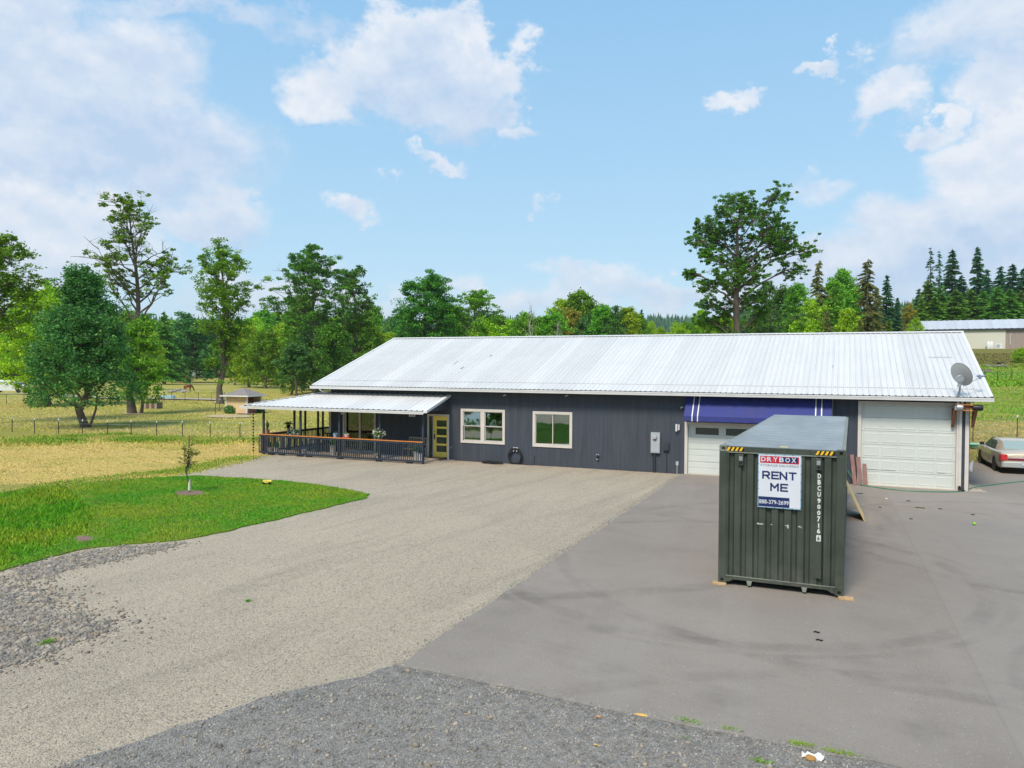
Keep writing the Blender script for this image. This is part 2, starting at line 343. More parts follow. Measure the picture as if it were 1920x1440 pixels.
def field_build(b, pos):
    s = b.n('ShaderNodeSeparateXYZ'); b.nt.links.new(pos, s.inputs[0])
    a = b.noise(b.scalev(rotv(b, pos, 25), (.35, 1.3, 1)), .11, 6, .62, .5); c = b.noise(pos, 1.2, 6, .7); f = b.noise(pos, 16, 4, .75)
    col = b.mix(b.mr(a, .36, .62), (.34, .33, .05), (.53, .43, .12))
    col = b.mix(b.mr(c, .44, .68, 0, .5), col, (.22, .27, .04))
    col = b.mix(b.mr(b.noise(pos, .05, 4), .50, .64, 0, .65), col, (.55, .40, .15))
    # lusher grass up the right-hand hill
    hill = b.math('MULTIPLY', b.mr(s.outputs[0], -5, 3), b.mr(s.outputs[1], 19, 23))
    hill = b.math('MULTIPLY', hill, b.mr(s.outputs[1], 112, 122, 1, 0))
    hc = b.mix(b.mr(b.noise(b.scalev(pos, (.5, 1.6, 1)), .2, 4), .42, .56), (.17, .32, .02), (.42, .33, .09))
    hc = b.mix(b.mr(c, .5, .7, 0, .5), hc, (.17, .22, .03))
    col = b.mix(hill, col, hc)
    hay = b.math('MULTIPLY', b.mr(s.outputs[0], -2, 1), b.math('MULTIPLY', b.mr(s.outputs[1], 9, 11), b.mr(b.math('ADD', s.outputs[1], b.math('MULTIPLY', c, 6.0)), 21, 25.5, 1, 0)))
    col = b.mix(b.math('MULTIPLY', hay, .85), col, b.mix(b.mr(c, .35, .6), (.50, .36, .17), (.28, .25, .07)))
    bank = b.math('MULTIPLY', b.mr(s.outputs[0], -5, 3), b.mr(s.outputs[1], 112, 120))
    col = b.mix(b.math('MULTIPLY', bank, .8), col, b.mix(b.mr(c, .4, .6), (.15, .10, .04), (.16, .15, .04)))
    col = b.mix(b.mr(f, .3, .75, 0, .45), col, (.15, .17, .035))
    return col, b.math('ADD', f, b.math('MULTIPLY', c, 2.)), .08, .95
M_field = ground_mat('pasture', field_build)
def mown_build(b, pos):
    a = b.noise(b.scalev(rotv(b, pos, 23), (.3, 2.6, 1)), .5, 6, .65, .4); c = b.noise(pos, .6, 5, .65); f = b.noise(b.scalev(rotv(b, pos, 23), (.5, 1.6, 1)), 11, 4, .75)
    col = b.mix(b.mr(a, .36, .64), (.64, .45, .16), (.55, .42, .11))
    col = b.mix(b.mr(c, .50, .72, 0, .7), col, (.25, .26, .05))
    col = b.mix(b.mr(f, .35, .75, 0, .5), col, (.36, .26, .08))
    return col, f, .05, .95
M_mown = ground_mat('mown_hay', mown_build)
def lawn_build(b, pos):
    c = b.noise(pos, .35, 5, .6); e = b.noise(pos, 2.5, 5, .7); f = b.noise(pos, 30, 3, .7)
    col = b.mix(b.mr(c, .40, .62), (.08, .26, .01), (.20, .28, .015))
    col = b.mix(b.mr(e, .50, .68, 0, .7), col, (.27, .22, .07))
    col = b.mix(b.mr(f, .35, .75, 0, .5), col, (.04, .13, .012))
    return col, f, .05, .95
M_lawn = ground_mat('lawn_turf', lawn_build)
def concrete_build(b, pos):
    e = b.noise(pos, 2.5, 5, .7); f = b.noise(pos, 50, 3, .7)
    return b.mix(b.mr(e, .35, .65), (.58, .47, .37), (.46, .38, .31)), f, .005, .9
M_concrete = ground_mat('porch_concrete', concrete_build)

def blade_mat(name, c1, c2, c3, sc_=.35):
    m = bpy.data.materials.new(name); m.use_nodes = True; t = m.node_tree; b = NB(t); p = t.nodes['Principled BSDF']
    geo = b.n('ShaderNodeNewGeometry'); n = b.noise(geo.outputs['Position'], sc_, 5, .6); n2 = b.noise(geo.outputs['Position'], 2.2, 4, .6)
    col = b.mix(b.mr(n, .42, .62), c1, c2); col = b.mix(b.mr(n2, .56, .7, 0, .5), col, c3)
    hs = b.n('ShaderNodeHueSaturation'); t.links.new(col, hs.inputs['Color']); t.links.new(b.mr(geo.outputs['Random Per Island'], 0, 1, .7, 1.35), hs.inputs['Value'])
    t.links.new(hs.outputs[0], p.inputs['Base Color']); p.inputs['Roughness'].default_value = .7; p.inputs['Specular IOR Level'].default_value = .2; return m
M_blade = blade_mat('grass_blades', (.10, .32, .008), (.25, .35, .018), (.38, .32, .07))
M_blade_dry = blade_mat('dry_grass_blades', (.44, .43, .08), (.66, .52, .17), (.32, .38, .05), .2)
M_blade_mown = blade_mat('mown_grass_blades', (.68, .49, .17), (.56, .44, .12), (.42, .42, .08), .3)
M_blade_green = blade_mat('lush_grass_blades', (.14, .33, .02), (.24, .36, .03), (.32, .34, .06))
M_stone = blade_mat('mixed_stones', (.33, .285, .23), (.18, .165, .15), (.44, .31, .18), 5.0)
M_stone_grey = blade_mat('grey_stones', (.33, .31, .285), (.17, .165, .155), (.50, .42, .32), 6.0)
M_stone_beige = blade_mat('beige_stones', (.42, .37, .31), (.30, .27, .23), (.50, .46, .40), 1.1)

# ------------------------------------------------------------------ mesh builder
class MB:
    def __init__(s): s.v = []; s.f = []; s.m = []
    def add(s, vs, fs, mi=0):
        k = len(s.v); s.v += [tuple(map(float, v)) for v in vs]; s.f += [tuple(i+k for i in f) for f in fs]; s.m += [mi]*len(fs); return s
    def box(s, x0, x1, y0, y1, z0, z1, mi=0):
        return s.add([(x0,y0,z0),(x1,y0,z0),(x1,y1,z0),(x0,y1,z0),(x0,y0,z1),(x1,y0,z1),(x1,y1,z1),(x0,y1,z1)],
                     [(0,3,2,1),(4,5,6,7),(0,1,5,4),(1,2,6,5),(2,3,7,6),(3,0,4,7)], mi)
    def bar(s, a, b, w, h, mi=0, up=(0,0,1)):
        a = Vector(a); b = Vector(b); d = (b-a).normalized(); u = Vector(up)
        if abs(d.dot(u)) > .98: u = Vector((0, 1, 0))
        sx = d.cross(u).normalized()*w/2; uz = sx.cross(d).normalized()*h/2
        vs = [a-sx-uz, a+sx-uz, a+sx+uz, a-sx+uz, b-sx-uz, b+sx-uz, b+sx+uz, b-sx+uz]
        return s.add(vs, [(0,1,2,3),(7,6,5,4),(0,4,5,1),(1,5,6,2),(2,6,7,3),(3,7,4,0)], mi)
    def tube(s, pts, rad, n=8, mi=0, caps=True):
        pts = [Vector(p) for p in pts]
        if not hasattr(rad, '__len__'): rad = [rad]*len(pts)
        k = len(s.v); ref = None
        for i, p in enumerate(pts):
            d = (pts[min(i+1, len(pts)-1)] - pts[max(i-1, 0)]).normalized()
            if ref is None: ref = Vector((0,0,1)) if abs(d.z) < .9 else Vector((1,0,0))
            a = d.cross(ref).normalized(); bb = a.cross(d).normalized(); ref = bb
            for j in range(n):
                t = 2*math.pi*j/n; s.v.append(tuple(p + (a*math.cos(t)+bb*math.sin(t))*rad[i]))
        for i in range(len(pts)-1):
            for j in range(n):
                s.f.append((k+i*n+j, k+i*n+(j+1)%n, k+(i+1)*n+(j+1)%n, k+(i+1)*n+j)); s.m.append(mi)
        if caps:
            s.f.append(tuple(k+j for j in reversed(range(n)))); s.m.append(mi)
            s.f.append(tuple(k+(len(pts)-1)*n+j for j in range(n))); s.m.append(mi)
        return s
    def lathe(s, c, prof, n=16, mi=0, axis='z'):
        k = len(s.v)
        for (r, z) in prof:
            for j in range(n):
                t = 2*math.pi*j/n; a, b = r*math.cos(t), r*math.sin(t)
                s.v.append((c[0]+a, c[1]+b, c[2]+z) if axis == 'z' else ((c[0]+a, c[1]+z, c[2]+b) if axis == 'y' else (c[0]+z, c[1]+a, c[2]+b)))
        for i in range(len(prof)-1):
            for j in range(n): s.f.append((k+i*n+j, k+i*n+(j+1)%n, k+(i+1)*n+(j+1)%n, k+(i+1)*n+j)); s.m.append(mi)
        s.f.append(tuple(k+j for j in reversed(range(n)))); s.m.append(mi)
        s.f.append(tuple(k+(len(prof)-1)*n+j for j in range(n))); s.m.append(mi)
        return s
    def prism(s, poly, y0, y1, mi=0, plane='xz'):
        """extrude a polygon given in a plane along the remaining axis"""
        n = len(poly)
        def P(p, t): return (p[0], t, p[1]) if plane == 'xz' else ((t, p[0], p[1]) if plane == 'yz' else (p[0], p[1], t))
        vs = [P(p, y0) for p in poly] + [P(p, y1) for p in poly]
        return s.add(vs, [tuple(range(n)), tuple(reversed(range(n, 2*n)))] + [(i, i+n, (i+1)%n+n, (i+1)%n) for i in range(n)], mi)
    def mesh(s, name, mats):
        me = bpy.data.meshes.new(name); me.from_pydata(s.v, [], s.f)
        for m in (mats if isinstance(mats, (list, tuple)) else [mats]): me.materials.append(m)
        me.polygons.foreach_set('material_index', s.m); 
        bm = bmesh.new(); bm.from_mesh(me); bmesh.ops.recalc_face_normals(bm, faces=bm.faces); bm.to_mesh(me); bm.free()
        me.update(); return me
    def build(s, name, mats, parent=None, smooth=False, bevel=0.0, loc=None):
        me = s.mesh(name, mats); o = bpy.data.objects.new(name, me); COL.objects.link(o)
        if smooth: me.polygons.foreach_set('use_smooth', [True]*len(me.polygons)); me.set_sharp_from_angle(angle=R(40))
        if parent: o.parent = parent
        if loc: o.location = loc
        if bevel:
            b = o.modifiers.new('bevel', 'BEVEL'); b.width = bevel; b.segments = 2; b.limit_method = 'ANGLE'
        return o
def put(me, name, parent=None, loc=(0,0,0), rz=0, scale=None):
    o = bpy.data.objects.new(name, me); COL.objects.link(o); o.location = loc; o.rotation_euler.z = rz
    if parent: o.parent = parent
    if scale: o.scale = scale
    return o
def thing(name, label, cat, loc=(0,0,0), rz=0, group=None):
    o = bpy.data.objects.new(name, None); COL.objects.link(o); o.location = loc; o.rotation_euler.z = rz
    o.empty_display_size = .1; o['label'] = label; o['category'] = cat
    if group: o['group'] = group
    return o
def tag(o, label=None, cat=None, group=None, kind=None):
    if label: o['label'] = label
    if cat: o['category'] = cat
    if group: o['group'] = group
    if kind: o['kind'] = kind
    return o
def npmesh(name, V, F, mats, mi=None):
    me = bpy.data.meshes.new(name); V = np.asarray(V, np.float32); F = np.asarray(F, np.int32); k = F.shape[1]
    me.vertices.add(len(V)); me.vertices.foreach_set('co', V.ravel()); me.loops.add(F.size); me.loops.foreach_set('vertex_index', F.ravel())
    me.polygons.add(len(F)); me.polygons.foreach_set('loop_start', np.arange(len(F), dtype=np.int32)*k)
    for m in (mats if isinstance(mats, (list, tuple)) else [mats]): me.materials.append(m)
    if mi is not None: me.polygons.foreach_set('material_index', np.asarray(mi, np.int32))
    me.update(calc_edges=True); return me
def copy_tree(o, loc=None, rz=None, scale=None, label=None, parent=None):
    c = o.copy(); COL.objects.link(c); c.parent = parent
    if loc is not None: c.location = loc
    if rz is not None: c.rotation_euler.z = rz
    if scale is not None: c.scale = scale
    if label: c['label'] = label
    for ch in list(o.children): copy_tree(ch, parent=c)
    return c

# ------------------------------------------------------------------ terrain
PY = [-500, 11, 13, 21, 40, 60, 105, 115, 132, 160, 300, 600, 1500, 4000]
PZ = [0, 0, .35, 1.5, 2.3, 2.9, 4.3, 5.6, 8.75, 8.9, 11, 18, 30, 30]
def sstep(x): x = np.clip(x, 0, 1); return x*x*(3-2*x)
def HZ(x, y):
    x = np.asarray(x, float); y = np.asarray(y, float)
    yy = np.maximum(0, y-17)
    a = 0.25 - .55*yy; a = np.maximum(a, -60); b_ = a + 2.0 + .12*yy
    h = np.interp(y, PY, PZ)*sstep((x-a)/(b_-a))
    h = h + .12*np.sin(x*.21+1.3)*np.sin(y*.17)*sstep((np.hypot(x+15, y)-45)/25)*(1-sstep((y-120)/30))
    return h
def hz(x, y): return float(HZ(x, y))
def terrain():
    xs = np.concatenate([np.linspace(-3200, -260, 25), np.linspace(-250, -42, 60), np.linspace(-40, -2, 30), np.linspace(-1, 30, 60), np.linspace(33, 200, 30), np.linspace(240, 2600, 15)])
    ys = np.concatenate([np.linspace(-700, -60, 16), np.linspace(-50, 5, 20), np.linspace(6, 30, 50), np.linspace(32, 170, 90), np.linspace(175, 500, 20), np.linspace(600, 4200, 14)])
    X, Y = np.meshgrid(xs, ys); Z = HZ(X, Y)
    V = np.stack([X, Y, Z], -1).reshape(-1, 3); nx = len(xs)
    i, j = np.meshgrid(np.arange(len(ys)-1), np.arange(nx-1), indexing='ij'); a = (i*nx+j).ravel()
    F = np.stack([a, a+1, a+nx+1, a+nx], -1)
    me = npmesh('pasture_ground', V, F, M_field); me.polygons.foreach_set('use_smooth', [True]*len(me.polygons))
    tag(put(me, 'pasture_ground'), kind='structure')
terrain()
def dense(poly, step=.35, amp=.06, seed=1):
    rr = random.Random(seed); out = []
    for i in range(len(poly)):
        a = Vector((*poly[i][:2], 0)); b = Vector((*poly[(i+1) % len(poly)][:2], 0)); L = (b-a).length; n = max(1, min(220, int(L/step)))
        am = amp if (len(poly[i]) < 3) else poly[i][2]
        nn = Vector((-(b-a).y, (b-a).x, 0))/max(L, 1e-6); off = 0
        for k in range(n):
            off = off*.6 + rr.uniform(-am, am); out.append(tuple((a.lerp(b, k/n) + nn*off)[:2]))
    return out
def sheet(name, poly, mat, z, edge=0.0, dome=0.0):
    bm = bmesh.new(); vs = [bm.verts.new((p[0], p[1], z)) for p in poly]
    es = [bm.edges.new((vs[i], vs[(i+1) % len(vs)])) for i in range(len(vs))]
    bmesh.ops.triangle_fill(bm, use_beauty=True, edges=es)
    for f in bm.faces:
        f.normal_update()
        if f.normal.z < 0: f.normal_flip()
    if edge:
        bnd = [e for e in bm.edges if e.is_boundary]; r = bmesh.ops.extrude_edge_only(bm, edges=bnd)
        for v in [g for g in r['geom'] if isinstance(g, bmesh.types.BMVert)]: v.co.z = z-edge
        bmesh.ops.recalc_face_normals(bm, faces=bm.faces)
    me = bpy.data.meshes.new(name); bm.to_mesh(me); bm.free(); me.materials.append(mat)
    return tag(put(me, name), kind='structure')
def inpoly(P, poly):
    x, y = P[:, 0], P[:, 1]; ins = np.zeros(len(P), bool); n = len(poly)
    for i in range(n):
        x1, y1 = poly[i][:2]; x2, y2 = poly[(i+1) % n][:2]
        c = ((y1 > y) != (y2 > y)); t = (x2-x1)*(y-y1)/((y2-y1) if y2 != y1 else 1e-9)+x1
        ins ^= c & (x < t)
    return ins
# gravel drive
gpx = [(462,862),(430,868),(395,876),(370,884),(340,890),(310,896)]
gravel_poly = [(-28.2, -0.0), (-31.2, -1.9), (-31.7, -2.6)] + [G(*q) for q in gpx] + [G(240, 915), G(120, 950), G(0, 985), G(-120, 1015), (-60, -42), (-70, -75), (45, -75), (45, -20), (-3, -20), (-9.5, -2), (-10.6, .02)]
gp = dense(gravel_poly, .3, .05, 3)
sheet('gravel_driveway', gp, M_gravel, .006)
mown_poly = [G(0, 826, 0), G(120, 822), G(300, 827), G(470, 829)] + [(-33.0, -.5), (-31.8, -2.0), (-31.6, -2.9)] + [G(*q) for q in gpx] + [(-34, -14.5), (-52, -24), (-75, -20), (-72, -8)]
mown = dense(mown_poly, .6, .25, 4)
sheet('mown_field', mown, M_mown, .003)
# lawn island
lawn_px_top = [(0,926),(60,917),(130,908),(220,900),(300,896),(340,894),(365,893),(420,896),(480,899),(530,902),(590,909),(640,917),(680,924),(691,928)]
lawn_px_bot = [(685,935),(640,946),(600,956),(560,965),(500,980),(440,994),(400,1003),(340,1014),(280,1019),(220,1024),(160,1030),(90,1046),(40,1062),(0,1072),(-80,1100)]
lawn_poly = [G(*q) for q in lawn_px_top] + [G(*q) for q in lawn_px_bot] + [(-30, -27), (-38, -20)]
lawn = dense(lawn_poly, .22, .05, 5)
sheet('lawn_island', lawn, M_lawn, .035, edge=.035)
# asphalt
asph_poly = [(-10.85, -.02, .0), (-10.75, -1.0, .03), G(745,1250)+(.03,), G(1100,1325)+(.03,), G(1400,1385)+(.03,), G(1640,1430)+(.03,), (4.0, -24.6, 0.05), (30, -29, .05), (40, -12, .05), (30, 9.5, .05), (6.5, 10.9, .05), (.3, 10.7, .02), (.06, 9.5, .0), (.10, 3.9, .0), (.60, -.1, .0)]
ap = dense(asph_poly, .3, .03, 6)
sheet('asphalt_pavement', ap, M_asphalt, .022, edge=.022)
# grey gravel in the foreground
grey_poly = [G(745,1247)+(.03,), G(1100,1322)+(.03,), G(1400,1382)+(.03,), G(1640,1427)+(.03,), (4.0, -24.4, .05), (30, -28.8, .05), (30, -60), (-18, -60), G(60,1465), G(140,1430), G(240,1395), G(330,1368), G(430,1330), G(520,1300), G(600,1287), G(680,1268)]
grey = dense(grey_poly, .22, .07, 7)
sheet('grey_gravel', grey, M_gravel_grey, .012)
# rocky patches at the left
rocky1 = dense([G(-60,1092), G(40,1100), G(100,1120), G(130,1150), G(200,1165), G(215,1180), G(150,1205), G(60,1235), G(0,1250), G(-80,1260)], .2, .12, 8)
sheet('rocky_gravel', rocky1, M_gravel_rocky, .010)
rocky2 = dense([G(20,1068), G(90,1052), G(160,1034), G(230,1028), G(300,1022), G(345,1018), G(300,1032), G(240,1045), G(190,1058), G(140,1064), G(100,1078), G(40,1092)], .2, .10, 9)
sheet('rocky_gravel', rocky2, M_gravel_rocky, .011)
# pebble strip beside the right corner
peb = [(.03, -.12), (.62, -.12), (.36, 1.9), (.12, 3.9), (.03, 3.9)]
sheet('pebble_strip', dense(peb, .3, .02, 10), M_gravel, .014)
# farm road
def strip(name, pts, wdt, mat, z):
    L = []; Rr = []
    for i, p in enumerate(pts):
        a = Vector(pts[max(0, i-1)]); b = Vector(pts[min(len(pts)-1, i+1)]); d = (b-a).normalized(); n = Vector((-d.y, d.x))
        L.append(tuple(Vector(p)+n*wdt/2)); Rr.append(tuple(Vector(p)-n*wdt/2))
    poly = dense(L + Rr[::-1], 1.5, .15, 12); V = [(p[0], p[1], 0) for p in poly]
    o = sheet(name, poly, mat, z)
    me = o.data
    for v in me.vertices: v.co.z = hz(v.co.x, v.co.y) + z
    return o
strip('farm_road', [G(-300,742), G(-60,741), G(40,740), G(150,744), G(300,750), G(420,751), G(520,752), G(650,748)], 3.4, M_gravel, .14)
strip('farm_road', [G(250,722), G(330,721), G(400,721), G(470,720)], 4.0, M_gravel, .16)
# bare soil patches
def patch(name, u, v, ru, rv, mat, z, seed):
    rr = random.Random(seed); pts = []
    for k in range(26):
        t = 2*math.pi*k/26; q = 1+rr.uniform(-.14, .14); pts.append(G(u+ru*math.cos(t)*q, v+rv*math.sin(t)*q))
    o = sheet(name, pts, mat, z)
    for v in o.data.vertices: v.co.z = z + (hz(v.co.x, v.co.y) if z > .05 else 0)
    return o
patch('soil_patch', 356, 926, 28, 5.5, M_soil, .041, 1); patch('soil_patch', 158, 1012, 15, 6, M_soil, .036, 2); patch('soil_patch', 430, 781, 45, 3.2, M_straw, .051, 3)
patch('soil_patch', 462, 775, 20, 2.4, M_soil, .06, 4); patch('soil_patch', 248, 776, 20, 2, M_straw, .055, 5)

# ------------------------------------------------------------------ scattered stuff: grass and stones
def blades(name, P, h, wd, mat, lean=.5, label=None, cat='grass'):
    n = len(P); a = rng.uniform(0, 2*np.pi, n); hh = h*rng.uniform(.5, 1.3, n); ww = wd*rng.uniform(.6, 1.4, n)
    dx, dy = np.cos(a)*ww, np.sin(a)*ww; lx = rng.normal(0, lean, n)*hh; ly = rng.normal(0, lean, n)*hh
    V = np.stack([P + np.stack([dx, dy, 0*dx], -1), P - np.stack([dx, dy, 0*dx], -1), P + np.stack([lx, ly, hh], -1)], 1).reshape(-1, 3)
    me = npmesh(name, V, np.arange(3*n).reshape(-1, 3), mat); o = put(me, name); tag(o, label, cat, kind='stuff'); return o
def scatter(poly, n, z=0.0, bias=None):
    p = np.array([q[:2] for q in poly]); lo, hi = p.min(0), p.max(0); out = []
    got = 0
    while got < n:
        q = rng.uniform(lo, hi, (n*2, 2)); q = q[inpoly(q, poly)]
        if bias is not None: q = q[rng.uniform(0, 1, len(q)) < bias(q)]
        out.append(q); got += len(q)
    q = np.concatenate(out)[:n]; return np.column_stack([q, np.full(n, z)])
def feather(poly, n, sp, z):
    q = scatter(poly, n, z); k_ = n//3; q[:k_, 0] += rng.normal(0, sp, k_); q[:k_, 1] += rng.normal(0, sp, k_); return q
def soilmask(q):
    m = np.ones(len(q))
    for (u, v, r) in ((356, 926, 1.0), (158, 1012, .6)):
        c = np.array(G(u, v)); m *= sstep((np.hypot(q[:, 0]-c[0], q[:, 1]-c[1])-r*.42)/.22)
    return m
def ragged(poly, n, z, bias):
    q = scatter(poly, n, z, bias); k_ = n//6; q[:k_, 0] += rng.normal(0, .09, k_); q[:k_, 1] += rng.normal(0, .09, k_); q[:k_, 2] = .012; return q
def lawnmask(q):
    n_ = np.sin(q[:, 0]*1.7+np.sin(q[:, 1]*1.3)*1.5)*np.sin(q[:, 1]*2.1+q[:, 0]*.6)+.5*np.sin(q[:, 0]*4.3+1)*np.sin(q[:, 1]*5.1)
    return soilmask(q)*np.clip(1.15-.75*np.clip(n_-.35, 0, 1), .25, 1)
blades('lawn_grass', ragged(lawn, 150000, .034, lawnmask), .042, .011, M_blade, .6, 'short bright green grass of the lawn island', 'grass')
# weedier tall tufts at the left end and along the edges of the lawn
Pw = scatter([G(0,930), G(120,915), G(180,960), G(160,1000), G(60,1040), G(0,1065), G(-60,1080), G(-60,940)], 12000, .034)
blades('lawn_tufts', Pw, .11, .014, M_blade, .5, 'taller bright green tufts at the left end of the lawn', 'grass')
Pd = scatter(mown, 70000, .0); blades('hay_stubble', Pd, .035, .018, M_blade_mown, 1.2, 'dry golden stubble of the mown field', 'grass')
def clumpy(P, n, rad):
    c = P[rng.integers(0, len(P), max(4, n//350))]; q = c[rng.integers(0, len(c), n)].copy(); q[:, 0] += rng.normal(0, rad*1.8, n); q[:, 1] += rng.normal(0, rad, n); return q
def ground_pts(px, n, spread=.8):
    out = []
    for k in range(n):
        t = rng.uniform(0, len(px)-1); i = int(min(t, len(px)-2)); f = t-i
        a, b = G(*px[i]), G(*px[i+1]); x = a[0]*(1-f)+b[0]*f + rng.normal(0, spread); y = a[1]*(1-f)+b[1]*f + rng.normal(0, spread); out.append((x, y, hz(x, y)))
    return np.array(out)
blades('fence_grass', ground_pts([(0,828),(90,822),(200,818),(260,822),(330,824),(400,826),(465,826)], 4500, .8), .18, .03, M_blade_green, .5, 'lush green grass growing along the pasture fence line', 'grass')
blades('verge_straw', ground_pts([(60,924),(130,908),(260,894),(330,886),(400,872),(460,859)], 9000, .5), .07, .02, M_blade_dry, .7, 'yellowish grass mixed into the verge before the gravel', 'grass')
blades('verge_grass', ground_pts([(60,922),(130,906),(260,892),(330,884),(400,870),(460,857)], 6000, .45), .08, .02, M_blade_green, .6, 'green verge between the dry field and the gravel', 'grass')
bp_ = ground_pts([(0,832),(90,826),(200,820),(260,824),(330,826),(400,828),(465,828)], 400, .7)
blades('fence_tufts', clumpy(bp_, 12000, .7), .16, .03, M_blade_dry, .5, 'yellow-green tussocks along the pasture fence line', 'grass')
blades('fence_grass', clumpy(bp_, 6500, .4), .20, .03, M_blade_green, .5, 'scattered lush green clumps below the pasture fence line', 'grass')
bp_ = np.column_stack([scatter(mown, 500, .0)[:, :2], np.zeros(500)]); blades('field_weeds', clumpy(bp_, 26000, 1.1), .05, .025, M_blade_dry, .9, 'greenish regrowth patches in the mown golden field', 'grass')
# hill grass on the right
q = np.column_stack([rng.uniform(1.5, 30, 60000), rng.uniform(11.5, 60, 60000)]); q = np.column_stack([q, HZ(q[:, 0], q[:, 1])])
q2 = np.column_stack([rng.uniform(3, 45, 30000), 60+rng.uniform(0, 1, 30000)*56]); q2 = np.column_stack([q2, HZ(q2[:, 0], q2[:, 1])]); blades('far_hill_grass', q2, .28, .07, M_blade_green, .7, 'rough green grass on the upper hill below the barn', 'grass')
q2 = np.column_stack([rng.uniform(3, 60, 16000), rng.uniform(112, 127, 16000)]); q2 = np.column_stack([q2, HZ(q2[:, 0], q2[:, 1])]); blades('bank_weeds', q2, .12, .10, M_cedar, .6, 'brown rough weeds on the bank below the barn', 'weeds')
blades('hill_grass', q[q[:, 1] > 21][:30000], .10, .03, M_blade_green, .6, 'green rough grass on the rising hill at the right', 'grass')
blades('hill_hay', q[q[:, 1] <= 22][:16000], .06, .025, M_blade_mown, 1.0, 'dry straw-coloured grass on the bank behind the parked car', 'grass')
q = np.column_stack([rng.uniform(-110, -34, 80000), rng.uniform(2, 80, 80000)]); q = np.column_stack([q, HZ(q[:, 0], q[:, 1])])
blades('pasture_grass', q, .09, .035, M_blade_dry, .8, 'dry yellow-green grass of the grazed pasture', 'grass')

ICO = None
def stones(name, P, size, mat, label, flat=.6, cat='stones'):
    base = np.array([(0,0,1),(.9,0,.3),(.28,.85,.3),(-.72,.53,.3),(-.72,-.53,.3),(.28,-.85,.3),(.5,.5,-.5),(-.6,.3,-.5),(0,-.7,-.5)])
    faces = np.array([(0,1,2),(0,2,3),(0,3,4),(0,4,5),(0,5,1),(1,6,2),(2,6,7),(2,7,3),(3,7,4),(4,7,8),(4,8,5),(5,8,1),(1,8,6)])
    n = len(P); s = size*np.exp(rng.normal(0, .38, n)); a = rng.uniform(0, 6.28, n); c, si = np.cos(a), np.sin(a)
    b = base[None]*(1+rng.uniform(-.25, .25, (n, 9, 3))); b = b*np.array([1, .75, flat])
    V = np.empty_like(b); V[..., 0] = b[..., 0]*c[:, None]-b[..., 1]*si[:, None]; V[..., 1] = b[..., 0]*si[:, None]+b[..., 1]*c[:, None]; V[..., 2] = b[..., 2]
    V = V*s[:, None, None] + P[:, None]; F = (faces[None]+9*np.arange(n)[:, None, None]).reshape(-1, 3)
    o = put(npmesh(name, V.reshape(-1, 3), F, mat), name); tag(o, label, cat, kind='stuff'); return o
def nearb(d0, d1):
    def f(q): d = np.hypot(q[:, 0]-CAM[0], q[:, 1]-CAM[1]); return np.clip((d1-d)/(d1-d0), .02, 1)
    return f
gnear = [G(60,1450), G(140,1432), G(330,1370), G(520,1303), G(680,1270), G(745,1252), G(1100,1326), G(1400,1386), G(1640,1431), G(1700,1460), G(960,1460)]
stones('grey_gravel_stones', feather(gnear, 30000, .10, .013), .010, M_stone_grey, 'loose grey crushed stones in the foreground')
stones('grey_gravel_rocks', scatter(gnear, 1300, .016), .021, M_stone, 'larger scattered stones on the grey gravel')
stones('rocky_patch_stones', feather(rocky1, 10000, .45, .012), .026, M_stone, 'brown and grey cobbles in the rough patch at the left')
stones('lawn_edge_stones', feather(rocky2, 4200, .25, .012), .028, M_stone, 'small cobbles along the lower edge of the lawn')
bnear = [G(0,1260), G(220,1190), G(700,1000), G(1000,1010), G(740,1245), G(520,1298), G(330,1365), G(140,1428), G(0,1470)]
stones('beige_gravel_stones', scatter(bnear, 26000, .007, nearb(9, 26)), .009, M_stone_beige, 'fine pale stones of the gravel driveway')
stones('pebbles_by_wall', scatter(peb, 1500, .016), .022, M_stone_beige, 'round beige pebbles beside the right corner of the house')
ep = []
for (a, b) in (((745,1250),(1640,1430)), ((745,1250),(1270,892))):
    A, Bq = np.array(G(*a)), np.array(G(*b)); t = rng.uniform(0, 1, 3500)[:, None]; ep.append(A*(1-t)+Bq*t + rng.normal(0, .09, (3500, 2)))
ep = np.concatenate(ep); stones('pavement_edge_stones', np.column_stack([ep, np.full(len(ep), .02)]), .008, M_stone_grey, 'gravel crumbs spilled along the edge of the asphalt')
wp = np.column_stack([rng.uniform(-22, -11, 900), -np.abs(rng.normal(0, .07, 900))-.02, np.full(900, .008)])
stones('wall_foot_debris', wp, .012, M_soil, 'dark crumbs of soil along the foot of the wall')
ew = []
for (u, v, n_) in ((1280,1352,60),(1300,1358,60),(1370,1370,90),(1495,1398,160),(1510,1400,100),(1560,1412,120),(1590,1418,120),(1430,1432,70),(1290,1388,20)):
    c = G(u, v); ew.append(np.column_stack([rng.normal(c[0], .07, n_), rng.normal(c[1], .03, n_), np.full(n_, .014)]))
blades('edge_weeds', np.concatenate(ew), .035, .006, M_blade_green, .9, 'small yellow-green weeds rooted along the asphalt edge', 'weeds')
for k, (u, v) in enumerate(((87, 1208), (466, 1128))):
    c = G(u, v); sp_ = (.05, .018)[k]; P_ = np.column_stack([rng.normal(c[0], sp_, 120), rng.normal(c[1], sp_, 120), np.full(120, .01)])
    blades('weed_tuft', P_, (.07, .035)[k], .008, M_leaf_mid, .8, ('green weed tuft in the cobbled patch at the left edge', 'tiny green weed alone in the middle of the gravel driveway')[k], 'weeds')

